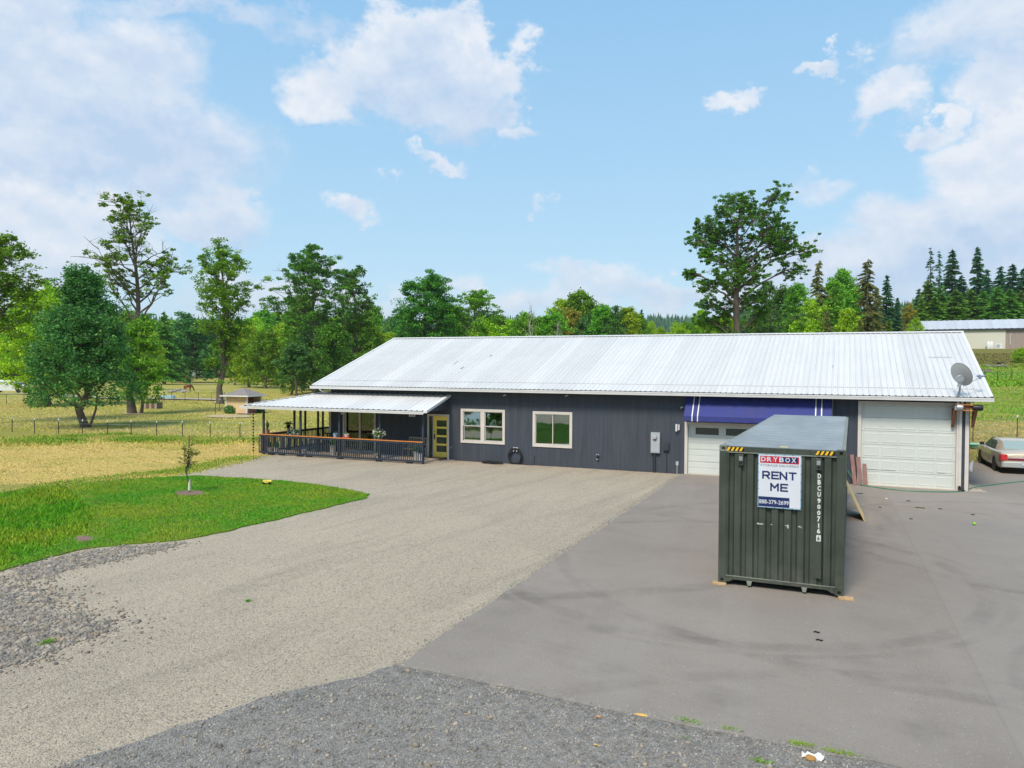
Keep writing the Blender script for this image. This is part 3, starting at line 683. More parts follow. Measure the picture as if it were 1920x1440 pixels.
# ------------------------------------------------------------------ HOUSE
LX, RX, BY = -29.44, 0.0, 15.14
house = thing('ranch_house', 'long charcoal-sided single-storey house with a white ribbed metal roof, porch, awning and two garage doors', 'house')
def holes_wall(mb, axis, pos, th, a0, a1, z0, z1, holes, mi=0):
    """wall in a plane with rectangular openings; axis 'x': wall runs along x at y=pos..pos+th"""
    xs = sorted({a0, a1, *[h[0] for h in holes], *[h[1] for h in holes]}); zs = sorted({z0, z1, *[h[2] for h in holes], *[h[3] for h in holes]})
    for i in range(len(xs)-1):
        for j in range(len(zs)-1):
            cx_, cz_ = (xs[i]+xs[i+1])/2, (zs[j]+zs[j+1])/2
            if any(h[0] < cx_ < h[1] and h[2] < cz_ < h[3] for h in holes): continue
            if axis == 'x': mb.box(xs[i], xs[i+1], pos, pos+th, zs[j], zs[j+1], mi)
            else: mb.box(pos, pos+th, xs[i], xs[i+1], zs[j], zs[j+1], mi)
EAVEZ, EAVEY, RIDY, RIDZ = 3.60, -0.51, 7.57, 6.39
SL = (RIDZ-EAVEZ)/(RIDY-EAVEY)
WT = 3.62
w1 = (-21.46, -19.34, 1.03, 2.45); w2 = (-17.66, -15.95, 1.01, 2.43); pd_ = (-28.45, -26.62, .16, 2.33); ed = (-23.36, -22.33, .10, 2.16)
g1 = (-10.55, -5.15, 0.0, 2.17); g2 = (-3.72, -.42, 0.0, 3.24)
mb = MB(); holes_wall(mb, 'x', 0, .15, LX, RX, -.05, WT, [w1, w2, pd_, ed, g1, g2]); front = mb.build('front_wall', M_siding, house)
lw1, lw2 = (.9, 2.3, .75, 2.45), (3.35, 4.15, .75, 2.45)
mb = MB(); holes_wall(mb, 'y', LX, .15, .15, BY-.15, -.05, WT, [lw1, lw2]); mb.prism([(.15, WT), (BY-.15, WT), (RIDY, WT+(RIDY)*SL)], LX, LX+.15, plane='yz'); mb.build('left_wall', M_siding, house)
mb = MB(); holes_wall(mb, 'y', RX-.15, .15, .15, BY-.15, -.05, WT, []); mb.prism([(.15, WT), (BY-.15, WT), (RIDY, WT+(RIDY)*SL)], RX-.15, RX, plane='yz'); mb.build('right_wall', M_siding, house)
MB().box(LX, RX, BY-.15, BY, -.05, WT).build('back_wall', M_siding, house)
mb = MB(); mb.box(LX+.15, RX-.15, .15, BY-.15, .03, .08); mb.box(LX+.15, RX-.15, .15, BY-.15, 2.75, 2.8); mb.box(LX+.15, RX-.15, 6.3, 6.4, .08, 2.75); mb.box(-24.8, -24.7, .15, 6.3, .08, 2.75); mb.box(-14.6, -14.5, .15, 6.3, .08, 2.75); mb.box(-11.2, -11.1, .15, 6.3, .08, 2.75)
mb.build('interior_shell', M_interior, house)
# roof panels: ribbed sheets, front slope and back slope
def roof_panel_mesh(name, L, wid, mat, nrib=4, rib=.026, th=.0):
    prof = []; st = wid/nrib
    for k in range(nrib):
        x0 = k*st
        prof += [(x0, 0), (x0+st*.36, 0), (x0+st*.42, rib*.3), (x0+st*.44, 0.0), (x0+st*.70, 0), (x0+st*.78, rib), (x0+st*.90, rib)]
    prof += [(wid, 0)]
    vs = [(x, 0, z) for x, z in prof] + [(x, L, z) for x, z in prof]; n = len(prof)
    m = MB(); m.add(vs, [(i, i+1, i+1+n, i+n) for i in range(n-1)]); return m.mesh(name, mat)
ox = .76; X0, X1 = LX-ox, RX+.68
npan = 34; pw = (X1-X0)/npan; slen = math.hypot(RIDY-EAVEY, RIDZ-EAVEZ); ang = math.atan2(RIDZ-EAVEZ, RIDY-EAVEY)
roof = MB(); 
roof.add([(X0, EAVEY, EAVEZ-.03), (X1, EAVEY, EAVEZ-.03), (X1, RIDY, RIDZ-.03), (X0, RIDY, RIDZ-.03), (X0, 2*RIDY-EAVEY, EAVEZ-.03), (X1, 2*RIDY-EAVEY, EAVEZ-.03)], [(0,1,2,3), (3,2,5,4)])
roof.add([(X0, EAVEY, EAVEZ-.13), (X1, EAVEY, EAVEZ-.13), (X1, RIDY, RIDZ-.13), (X0, RIDY, RIDZ-.13), (X0, 2*RIDY-EAVEY, EAVEZ-.13), (X1, 2*RIDY-EAVEY, EAVEZ-.13)], [(0,1,2,3), (3,2,5,4)])
roof = roof.build('roof', M_dark, house)
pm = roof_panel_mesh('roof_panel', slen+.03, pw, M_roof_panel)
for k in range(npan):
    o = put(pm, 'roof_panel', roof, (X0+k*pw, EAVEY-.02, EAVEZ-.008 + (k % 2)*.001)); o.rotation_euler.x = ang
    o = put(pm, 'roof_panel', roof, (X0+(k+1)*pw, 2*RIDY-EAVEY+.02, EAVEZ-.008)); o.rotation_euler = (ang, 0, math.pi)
mb = MB()   # lap lines near the eave where the sheets were patched
for s_ in (-1, 1):
    mb.add([(X0-.02, RIDY, RIDZ+.045), (X1+.02, RIDY, RIDZ+.045), (X1+.02, RIDY+s_*.20, RIDZ+.045-.2*SL), (X0-.02, RIDY+s_*.20, RIDZ+.045-.2*SL)], [(0,1,2,3)])
mb.build('ridge_cap', M_roof, roof)
for x0 in (X0-.012, X1-.10):
    for s_ in (-1, 1):
        y_e = RIDY + s_*(RIDY-EAVEY); m = MB()
        m.add([(x0, RIDY, RIDZ+.035), (x0+.11, RIDY, RIDZ+.035), (x0+.11, y_e, EAVEZ+.032), (x0, y_e, EAVEZ+.032), (x0, RIDY, RIDZ-.16), (x0, y_e, EAVEZ-.16)], [(0,1,2,3), (0,3,5,4)])
        m.add([(x0+.11, RIDY, RIDZ+.035), (x0+.11, y_e, EAVEZ+.032), (x0+.11, y_e, EAVEZ-.16), (x0+.11, RIDY, RIDZ-.16)], [(0,1,2,3)])
        m.build('rake_trim', M_white, roof)
# gutter (K profile)
def gutter(xa, xb, y, z, name, parent, mat=M_white, s=1.0):
    pr = [(0, 0), (-.03*s, -.0), (-.115*s, -.035*s), (-.125*s, .03*s), (-.14*s, .075*s), (-.14*s, .095*s), (-.12*s, .095*s), (-.12*s, .07*s), (-.02*s, .02*s), (0, .10*s)]
    pr = [(y+a, z+b) for a, b in pr]; m = MB(); m.prism(pr, xa, xb, plane='yz'); return m.build(name, mat, parent)
gutter(X0-.02, X1+.02, EAVEY-.0, EAVEZ-.135, 'gutter', roof)
MB().box(X0, X1, EAVEY+.002, EAVEY+.03, EAVEZ-.17, EAVEZ-.035).build('fascia', M_white, roof)
MB().box(X0, X1, EAVEY+.03, -.002, EAVEZ-.155, EAVEZ-.135).build('soffit', M_dark, roof)
rr = random.Random(5)
m = MB()
for (u, v, l) in ((850,683,.5),(863,692,.35),(917,669,.3),(1560,690,.3),(1825,661,.0)):
    y_ = 3.0
    for _ in range(12):
        x_, z_ = onY(u, v, y_); y_ = (z_-EAVEZ)/SL + EAVEY
    m.add([(x_, y_, z_+.03), (x_+.06, y_, z_+.03), (x_+.06, y_+l, z_+.03+l*SL), (x_, y_+l, z_+.03+l*SL)], [(0,1,2,3)])
m.build('roof_blemish', M_grey, roof)
# short patch strips on the right end of the roof
yy_ = 3.9; zz_ = EAVEZ+(yy_-EAVEY)*SL+.034
MB().box(-1.05, -.15, yy_, yy_+.03, zz_-.01, zz_+.006).build('lap_seam', M_grey, roof)
yy_ = .25; zz_ = EAVEZ+(yy_-EAVEY)*SL+.02
MB().box(X0+.1, X1-.4, yy_, yy_+.022, zz_-.004, zz_+.012).build('lap_seam', M_roof2, roof)
# corner trims
MB().box(RX-.13, RX+.02, -.022, -.002, -.0, WT-.15).box(RX+.002, RX+.022, -.022, .15, 0, WT-.15).build('corner_trim', M_trim, house)
MB().box(LX-.02, LX+.12, -.022, -.002, .1, WT-.15).build('corner_trim', M_trim, house)
# windows
def casing(h, wd, parent, name='window_trim', y=-.035, mat=M_trim, sill=True):
    x0, x1, z0, z1 = h; m = MB(); m.box(x0-wd, x0, y, -.002, z0-wd, z1+wd); m.box(x1, x1+wd, y, -.002, z0-wd, z1+wd)
    m.box(x0, x1, y, -.002, z1, z1+wd)
    if sill: m.box(x0, x1, y-.006, -.002, z0-wd, z0)
    return m.build(name, mat, parent, bevel=.004)
def pane(x0, x1, z0, z1, y, parent, mat=None, fr=.035, name='pane', bow=0.0):
    f = MB(); f.box(x0, x0+fr, y-.02, y+.02, z0, z1); f.box(x1-fr, x1, y-.02, y+.02, z0, z1); f.box(x0+fr, x1-fr, y-.02, y+.02, z0, z0+fr); f.box(x0+fr, x1-fr, y-.02, y+.02, z1-fr, z1)
    f.build('sash', M_trim, parent)
    a, b_, c, d = x0+fr, x1-fr, z0+fr, z1-fr     # bow tilts the glass on purpose so its reflection lifts to the trees
    MB().add([(a, y-.004-bow, c), (b_, y-.004-bow, c), (b_, y-.004+bow, d), (a, y-.004+bow, d), (a, y+.004-bow, c), (b_, y+.004-bow, c), (b_, y+.004+bow, d), (a, y+.004+bow, d)], [(0,1,2,3),(7,6,5,4),(0,4,5,1),(1,5,6,2),(2,6,7,3),(3,7,4,0)]).build(name, mat or M_glass, parent)
wn = bpy.data.objects.new('window', None); COL.objects.link(wn); wn.parent = house; wn['label'] = 'pair of double-hung windows with cream trim'
casing(w1, .125, wn); xm = (w1[0]+w1[1])/2
MB().box(xm-.10, xm+.10, -.03, .04, w1[2], w1[3]).build('mullion', M_trim, wn)
zm = (w1[2]+w1[3])/2
for a, b_ in ((w1[0], xm-.10), (xm+.10, w1[1])):
    pane(a, b_, zm-.005, w1[3], .03, wn, bow=.018); pane(a, b_, w1[2], zm+.005, .075, wn, bow=.009)
wn2 = bpy.data.objects.new('window', None); COL.objects.link(wn2); wn2.parent = house; wn2['label'] = 'sliding window with horizontal blinds behind the glass'
casing(w2, .125, wn2); xm = (w2[0]+w2[1])/2
pane(w2[0], xm+.03, w2[2], w2[3], .03, wn2); pane(xm-.03, w2[1], w2[2], w2[3], .075, wn2)
m = MB()
for k in range(44):
    z = w2[2]+.03+k*.0318
    m.add([(w2[0]+.03, .13, z), (w2[1]-.03, .13, z), (w2[1]-.03, .15, z+.018), (w2[0]+.03, .15, z+.018)], [(0,1,2,3)])
for xx in (.3, .8, 1.2, 1.5): m.box(w2[0]+xx, w2[0]+xx+.008, .135, .14, w2[2], w2[3])
m.build('blind', M_white, wn2)
# patio door
pdo = bpy.data.objects.new('patio_door', None); COL.objects.link(pdo); pdo.parent = house
casing((pd_[0], pd_[1], pd_[2], pd_[3]), .10, pdo, 'door_trim', sill=False)
xm = (pd_[0]+pd_[1])/2; pane(pd_[0], xm+.03, pd_[2], pd_[3], .05, pdo, M_glass_clear, .07); pane(xm-.03, pd_[1], pd_[2], pd_[3], .10, pdo, M_glass_clear, .07)
MB().box(pd_[0]-.1, pd_[1]+.1, -.06, .0, .10, .16).build('sill', M_white, pdo)
# left side windows (seen through the patio door)
for h in (lw1, lw2):
    e = bpy.data.objects.new('window', None); COL.objects.link(e); e.parent = house; e['label'] = 'side window with dark muntins seen through the patio door'
    f = MB(); f.box(LX+.02, LX+.12, h[0], h[0]+.06, h[2], h[3]); f.box(LX+.02, LX+.12, h[1]-.06, h[1], h[2], h[3]); f.box(LX+.02, LX+.12, h[0]+.06, h[1]-.06, h[2], h[2]+.06); f.box(LX+.02, LX+.12, h[0]+.06, h[1]-.06, h[3]-.06, h[3])
    f.build('frame', M_black, e)
    f = MB(); ym = (h[0]+h[1])/2; f.box(LX+.05, LX+.09, ym-.02, ym+.02, h[2]+.06, h[3]-.06); f.box(LX+.045, LX+.095, h[0]+.06, h[1]-.06, 1.55, 1.59); f.box(LX+.045, LX+.095, h[0]+.06, h[1]-.06, 2.12, 2.16); f.build('muntin', M_black, e)
    MB().box(LX+.066, LX+.074, h[0]+.06, h[1]-.06, h[2]+.06, h[3]-.06).build('pane', M_glass_clear, e)
for (ya, yb2) in ((.45, .88), (1.52, 1.70), (2.32, 2.75), (3.0, 3.33), (4.17, 4.5)):
    m = MB(); n_ = 10
    m.add([(LX+.20+.02*(k % 2), ya+(yb2-ya)*k/n_, .2) for k in range(n_+1)]+[(LX+.20+.02*(k % 2), ya+(yb2-ya)*k/n_, 2.6) for k in range(n_+1)], [(k, k+1, k+n_+2, k+n_+1) for k in range(n_)]); m.build('curtain', M_brown_wood, house)
# entry door with sidelight
edo = bpy.data.objects.new('entry_door', None); COL.objects.link(edo); edo.parent = house; edo['label'] = 'yellow entry door with four glass lites and a dark sidelight'
m = MB(); m.box(ed[0]-.10, ed[0], -.04, -.002, .02, ed[3]+.10); m.box(ed[1], ed[1]+.10, -.04, -.002, .02, ed[3]+.10); m.box(ed[0], ed[1], -.04, -.002, ed[3], ed[3]+.10); m.build('door_trim', M_trim, edo)
MB().box(ed[0]+.20, ed[0]+.26, -.01, .10, ed[2], ed[3]).build('jamb', M_trim, edo)
MB().box(ed[0]+.0, ed[0]+.20, .05, .06, ed[2], ed[3]).build('sidelight_pane', M_glass_dark, edo)
dx0, dx1 = ed[0]+.26, ed[1]
lz = [(.38, .70), (.80, 1.12), (1.22, 1.54), (1.64, 1.96)]
m = MB(); holes_wall(m, 'x', .02, .045, dx0, dx1, ed[2]+.03, ed[3], [(dx0+.14, dx1-.06, a, b_) for a, b_ in lz]); m.build('door_leaf', M_yellow, edo)
for a, b_ in lz: MB().box(dx0+.14, dx1-.06, .038, .046, a, b_).build('door_lite', M_glass_dark, edo)
m = MB(); m.box(dx0+.03, dx0+.07, -.002, .02, 1.0, 1.28); m.tube([(dx0+.05, .0, 1.02), (dx0+.05, -.05, 1.06), (dx0+.05, -.05, 1.2), (dx0+.05, 0, 1.24)], .012, 6); m.box(dx0+.03, dx0+.07, -.005, .02, 1.36, 1.42); m.build('handle', M_black, edo)
MB().box(ed[0]+.1, ed[1]-.05, -.55, -.12, .107, .125).build('door_mat', M_brown_wood, house)
# garage door 1: flush planks, lites in the top section
gd = bpy.data.objects.new('garage_door', None); COL.objects.link(gd); gd.parent = house; gd['label'] = 'wide white garage door with a row of windows, under the awning'
m = MB(); m.box(g1[0]-.13, g1[0], -.04, -.002, .02, g1[3]+.12); m.box(g1[1], g1[1]+.13, -.04, -.002, .02, g1[3]+.12); m.box(g1[0], g1[1], -.04, -.002, g1[3], g1[3]+.12); m.build('door_trim', M_trim, gd)
nsec = 4; sh = (g1[3]-.03)/nsec
lites = [(g1[0]+.32+k*1.27, g1[0]+1.30+k*1.27) for k in range(4)]
for k in range(nsec):
    z0 = .03+k*sh; m = MB()
    if k == nsec-1:
        holes_wall(m, 'x', .06, .04, g1[0], g1[1], z0+.004, z0+sh-.004, [(a, b_, z0+.12, z0+.42) for a, b_ in lites])
        for a, b_ in lites:
            m.box(a-.03, a, .048, .06, z0+.09, z0+.45); m.box(b_, b_+.03, .048, .06, z0+.09, z0+.45); m.box(a, b_, .048, .06, z0+.42, z0+.45); m.box(a, b_, .048, .06, z0+.09, z0+.12)
    else:
        m.box(g1[0], g1[1], .06, .10, z0+.004, z0+sh-.004)
        for j in range(2):
            m.box(g1[0]+.02, g1[1]-.02, .052, .06, z0+.03+j*.26, z0+.03+j*.26+.21)
    m.build('door_section', M_door_white, gd, bevel=.003)
for a, b_ in lites: MB().box(a, b_, .075, .082, .03+3*sh+.12, .03+3*sh+.42).build('door_lite', M_glass_dark, gd)
MB().box(g1[0], g1[1], -.05, .15, .004, .03).build('threshold', M_concrete, gd)
# garage door 2: six rows of raised panels
gd2 = bpy.data.objects.new('garage_door', None); COL.objects.link(gd2); gd2.parent = house; gd2['label'] = 'tall white raised-panel garage door at the right end of the house'
m = MB(); m.box(g2[0]-.12, g2[0], -.04, -.002, .02, g2[3]+.11); m.box(g2[1], g2[1]+.14, -.04, -.002, .0, g2[3]+.11); m.box(g2[0], g2[1], -.04, -.002, g2[3], g2[3]+.11); m.build('door_trim', M_trim, gd2)
sh = (g2[3]-.02)/6; cw = (g2[1]-g2[0]-.10)/5
dpm = MB(); a, b_, d0, d1 = cw-.10, sh-.15, .0, .022
def embossed(aw, ah):
    m = MB(); e = .035
    rings = [(0, 0, .0), (e*.35, e*.35, -.011), (e, e, -.011), (e*1.6, e*1.6, -.007)]
    vs = []
    for (ex, ez, y) in rings: vs += [(ex, y, ez), (aw-ex, y, ez), (aw-ex, y, ah-ez), (ex, y, ah-ez)]
    fs = []
    for r_ in range(3):
        for j in range(4): fs.append((r_*4+j, r_*4+(j+1) % 4, (r_+1)*4+(j+1) % 4, (r_+1)*4+j))
    fs.append((12, 13, 14, 15)); m.add([(v[0], -v[1]-.004, v[2]) for v in vs], fs)
    return m
pmesh = MB(); ew_ = embossed(cw-.10, sh-.17); pmesh.add([(x, -y, z) for x, y, z in ew_.v], ew_.f); pmesh.box(0, cw-.10, .0, .004, 0, sh-.17)
pmesh = pmesh.mesh('door_panel', M_door_white)
for k in range(6):
    z0 = .02+k*sh; MB().box(g2[0], g2[1], .07, .11, z0+.005, z0+sh-.005).build('door_section', M_door_white, gd2, bevel=.004)
    for j in range(5): put(pmesh, 'door_panel', gd2, (g2[0]+.10+j*cw, .066, z0+.085))
m = MB(); zz_ = .02+sh+.02
for (xa, xb) in ((g2[0]+.15, g2[0]+1.25), (g2[0]+2.7, g2[0]+2.95)): m.box(xa, xb, .058, .0605, zz_+.05, zz_+.062)
m.build('scrape_mark', M_grey, gd2)
MB().box(g2[0], g2[1], -.12, .15, .004, .026).build('threshold', M_concrete, gd2)
# awning
aw = bpy.data.objects.new('awning', None); COL.objects.link(aw); aw.parent = house; aw['label'] = 'navy blue fabric awning with paired white stripes at both ends'
AX0, AX1 = -10.62, -4.80; yb, zt, zb, zv = -.62, 3.44, 2.58, 2.36
m = MB(); n = 40
top = [(AX0+(AX1-AX0)*k/n, -.03, zt) for k in range(n+1)]; mid = [(AX0+(AX1-AX0)*k/n, -.30-.010*math.sin(k*2.1), (zt+zb)/2-.012*math.cos(k*1.3)) for k in range(n+1)]; bot = [(AX0+(AX1-AX0)*k/n, yb, zb) for k in range(n+1)]; val = [(AX0+(AX1-AX0)*k/n, yb-.008*math.sin(k*1.9), zv) for k in range(n+1)]
m.add(top+mid+bot+val, [(r_*(n+1)+i, r_*(n+1)+i+1, (r_+1)*(n+1)+i+1, (r_+1)*(n+1)+i) for r_ in range(3) for i in range(n)])
for x in (AX0, AX1): m.add([(x, -.03, zt), (x, yb, zb), (x, yb, zv), (x, -.03, zv)], [(0,1,2,3)])
m.build('canopy', M_blue_fab, aw, smooth=False)
for xs_ in (AX0+.33, AX0+.56, AX1-.62, AX1-.40):
    m = MB(); wst = .045
    m.add([(xs_, -.034, zt+.004), (xs_+wst, -.034, zt+.004), (xs_+wst, yb-.006, zb+.004), (xs_, yb-.006, zb+.004), (xs_+wst, yb-.012, zv), (xs_, yb-.012, zv)], [(0,1,2,3), (3,2,4,5)]); m.build('stripe', M_white, aw)
m = MB(); m.tube([(AX0, yb+.04, zb-.03), (AX1, yb+.04, zb-.03)], .015, 6); m.tube([(AX1+.02, -.02, zt), (AX1+.02, -.02, zv-.1)], .012, 6); m.build('frame', M_grey, aw)
# lights, cameras, electric gear
def lantern(x, z, y=-.002):
    m = MB(); m.box(x-.06, x+.06, y-.03, y, z-.13, z+.13, 1); m.tube([(x-.045, y-.1, z-.17), (x-.045, y-.1, z+.14)], .045, 10); m.tube([(x+.06, y-.07, z-.12), (x+.06, y-.07, z+.12)], .03, 8)
    return m.build('wall_light', [M_white, M_steel], house)
lantern(-10.98, 2.04)
def seccam(x, z):
    m = MB(); m.tube([(x, -.002, z), (x, -.06, z)], .035, 8); m.tube([(x, -.05, z-.005), (x-.05, -.14, z-.035)], .028, 8); return m.build('security_camera', M_white, house)
for (x, z) in ((-19.2, 3.29), (-16.07, 3.33), (-10.78, 2.93)): seccam(x, z)
em = bpy.data.objects.new('electric_meter', None); COL.objects.link(em); em.parent = house
m = MB(); m.box(-12.14, -11.74, -.14, -.002, .88, 1.78); m.box(-12.12, -11.76, -.15, -.14, .92, 1.35); m.build('meter_box', M_grey, em, bevel=.01)
MB().lathe((-11.96, -.14, 1.58), [(.10, 0), (.10, -.03), (.085, -.09), (.04, -.10)], 16, axis='y').build('meter_dial', M_grey, em, smooth=True)
MB().box(-12.03, -11.90, -.155, -.15, 1.44, 1.52).build('red_tag', M_red, em)
m = MB(); m.tube([(-11.97, -.07, .88), (-11.97, -.07, -.02)], .035, 8); m.tube([(-12.04, -.04, .88), (-12.04, -.04, 0.02)], .014, 6); m.build('conduit', M_dark, em)
m = MB(); m.box(-11.60, -11.35, -.11, -.002, 1.0, 1.36); m.tube([(-11.47, -.05, 1.0), (-11.44, -.05, -.02)], .016, 6); m.build('junction_box', M_dark, house, bevel=.012)
m = MB(); m.box(-11.05, -10.93, -.04, -.002, .38, .55); m.tube([(-10.99, -.03, .38), (-10.99, -.03, 0)], .02, 6); m.build('outlet_box', M_grey, house)
m = MB(); m.box(-14.66, -14.52, -.06, -.002, .62, .68, 1); m.tube([(-14.59, -.07, .66), (-14.57, -.09, .50)], .05, 8); m.box(-14.64, -14.54, -.10, -.04, .44, .48, 1); m.build('dryer_vent', [M_black, M_grey], house)
m = MB(); m.tube([(-22.09, -.0, .66), (-22.09, -.08, .66), (-22.09, -.09, .60)], .018, 6); m.lathe((-22.09, -.04, .69), [(.03, 0), (.03, .012)], 8); m.build('faucet', M_steel, house)
m = MB(); m.box(-19.3, -13.0, -.012, -.002, 3.0, 3.006); m.build('siding_joint', M_dark, house)
# downspouts
m = MB(); m.box(-.34, -.25, -.09, -.004, .16, 3.0); m.build('downspout', M_trim, house)
m = MB(); m.bar((-.295, -.047, 3.0), (-.295, -.50, 3.44), .09, .07); m.build('downspout_elbow', M_trim, house)
m = MB(); m.tube([(-.295, -.05, .2), (-.295, -.06, .07), (-.27, -.22, .05), (-.2, -.33, .04)], .055, 8); m.build('drain_boot', M_black, house)
m = MB(); m.tube([(LX-.2, -.55, 3.46), (LX-.2, -.50, 3.36), (LX-.12, -.22, 3.22), (LX+.05, -.12, 3.2)], .04, 8); m.build('downspout', M_white, house)

# ------------------------------------------------------------------ porch
PXL, PXR, PYF = -32.15, -22.55, -1.98
DZ = .12
porch = bpy.data.objects.new('porch', None); COL.objects.link(porch); porch.parent = house
MB().box(PXL-.05, PXR, PYF+.1, -.002, .0, DZ).box(PXL-.05, LX, -.002, 5.2, .0, DZ).build('porch_deck', M_concrete, porch)
MB().add([(PXR, -1.55, .03), (PXR+.02, -1.60, .03), (-21.9, -.01, .03), (PXR, -.01, .03), (PXR, -1.55, 0), (PXR+.02, -1.6, 0), (-21.9, -.01, 0), (PXR, -.01, 0)], [(0,1,2,3), (0,4,5,1), (1,5,6,2)]).build('door_step', M_concrete, porch)
MB().box(PXL-.2, PXR+.05, PYF-.04, PYF+.08, 2.36, 2.50).box(PXL-.06, PXL+.06, PYF+.08, 5.2, 2.36, 2.50).build('porch_beam', M_dark, porch)
ppm = MB().box(-.045, .045, -.045, .045, 0, 2.36).mesh('porch_post', M_rail)
fposts = [PXL+.02, -29.75, -27.35, -24.98, PXR-.03]
for x in fposts: put(ppm, 'porch_post', porch, (x, PYF+.02, 0.0))
for y in (.5, 1.43, 2.57, 3.02, 5.1): put(ppm, 'porch_post', porch, (PXL, y, DZ-.12), scale=(1.0, 1.0, 1))
# porch roof: hip at the left front corner
ex0, ex1, eyf, ez = -33.15, -22.30, -2.36, 2.545
topz = 3.22; HX = -29.76
psl = (topz-ez)/(0-eyf); ssl = (topz-ez)/(HX-ex0)
proof = MB()
proof.add([(ex0, eyf, ez-.02), (ex1, eyf, ez-.02), (ex1+.0, -.004, topz-.02), (HX, -.004, topz-.02), (LX, -.004, topz-.02)], [(0,1,2,3)])
proof.add([(ex0, eyf, ez-.02), (HX, -.004, topz-.02), (LX-.004, 0, topz-.02), (LX-.004, 5.4, topz-.02), (ex0, 5.4, ez-.02)], [(0,1,2,3,4)])
proof = proof.build('porch_roof', M_dark, porch)
def prism_clip_panel(x0, wd):
    """ribbed sheet on the front slope, cut along the hip line"""
    m = bmesh.new(); L = math.hypot(-eyf, topz-ez); nr = 3; st = wd/nr; prof = []
    for k in range(nr): a = k*st; prof += [(a, 0), (a+st*.55, 0), (a+st*.66, .024), (a+st*.84, .024), (a+st*.95, 0)]
    prof += [(wd, 0)]
    A = [m.verts.new((x0+x, eyf-.02, ez+z)) for x, z in prof]; Bv = [m.verts.new((x0+x, -.006, topz+z)) for x, z in prof]
    for i in range(len(prof)-1): m.faces.new((A[i], A[i+1], Bv[i+1], Bv[i]))
    hd = Vector((HX-ex0, -eyf, 0)).normalized(); nrm = Vector((-hd.y, hd.x, 0))
    if x0 < HX: bmesh.ops.bisect_plane(m, geom=m.verts[:]+m.edges[:]+m.faces[:], plane_co=(ex0, eyf, 0), plane_no=nrm, clear_outer=True)
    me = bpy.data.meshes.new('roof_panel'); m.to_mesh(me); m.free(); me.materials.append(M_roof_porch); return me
nP = 12; wP = (ex1-.0-ex0)/nP
for k in range(nP):
    me = prism_clip_panel(ex0+k*wP, wP)
    if len(me.polygons): put(me, 'roof_panel', proof)
for k in range(8):
    y0 = eyf+k*.97; y1 = min(5.4, y0+.97); m = bmesh.new(); pr = []
    for j in range(3): a = j*.323; pr += [(a, 0), (a+.18, 0), (a+.21, .024), (a+.27, .024), (a+.31, 0)]
    pr += [(.97, 0)]
    A = [m.verts.new((ex0-.02, y0+a, ez+z)) for a, z in pr]; Bv = [m.verts.new((LX-.006, y0+a, ez+(LX-ex0)*ssl+z)) for a, z in pr]
    for i in range(len(pr)-1): m.faces.new((A[i], A[i+1], Bv[i+1], Bv[i]))
    hd = Vector((HX-ex0, -eyf, 0)).normalized(); nrm = Vector((hd.y, -hd.x, 0))
    if y0 < .2:
        bmesh.ops.bisect_plane(m, geom=m.verts[:]+m.edges[:]+m.faces[:], plane_co=(ex0, eyf, 0), plane_no=nrm, clear_outer=True)
        bmesh.ops.bisect_plane(m, geom=m.verts[:]+m.edges[:]+m.faces[:], plane_co=(LX, 0, 0), plane_no=(1 if y0 < -.9 else 1, 0, 0), clear_outer=True)
    if len(m.faces):
        me = bpy.data.meshes.new('roof_panel'); m.to_mesh(me); me.materials.append(M_roof); put(me, 'roof_panel', proof)
    m.free()
m = MB(); nseg = 9
for k in range(nseg):
    a = Vector((ex0, eyf, ez+.03)).lerp(Vector((HX, -.01, topz+.03)), k/nseg+.012); b_ = Vector((ex0, eyf, ez+.03)).lerp(Vector((HX, -.01, topz+.03)), (k+1)/nseg)
    m.bar(a, b_, .22, .025)
m.build('hip_cap', M_roof, proof)
# end trim at right
m = MB(); m.add([(ex1-.03, eyf-.02, ez+.035), (ex1+.16, eyf-.02, ez+.035), (ex1+.16, -.004, topz+.035), (ex1-.03, -.004, topz+.035), (ex1+.16, eyf-.02, ez-.09), (ex1+.16, -.004, topz-.09), (ex1-.03, eyf-.02, ez-.09)], [(0,1,2,3), (1,4,5,2), (0,6,4,1)])
m.build('rake_trim', M_white, proof)
MB().add([(ex1+.02, -1.9, 2.50), (ex1+.02, -.01, 2.50), (ex1+.02, -.01, topz-.03), (ex1+.02, eyf+.1, ez-.03)], [(0,1,2,3)]).build('gable_infill', M_siding, proof)
gutter(ex0-.12, ex1+.0, eyf, ez-.125, 'gutter', proof, M_white, .95)
m = MB(); m.prism([(ex0-.12, ez-.12), (ex0, ez-.12), (ex0, ez-.02), (ex0-.12, ez-.02)], eyf, 5.4); m.build('gutter', M_white, proof)
for (x, z) in ((-27.95+.0, 2.30), (-27.6, 2.3), (-23.55, 2.30)):
    pass
for (x) in (-27.9, -23.75):
    m = MB()
    for dx_ in (-.13, .0, .13): m.tube([(x+dx_, -1.0, 2.38), (x+dx_, -1.02, 2.16)], .045, 8)
    m.box(x-.18, x+.18, -1.04, -.96, 2.36, 2.44); m.build('porch_spotlight', M_white, porch)
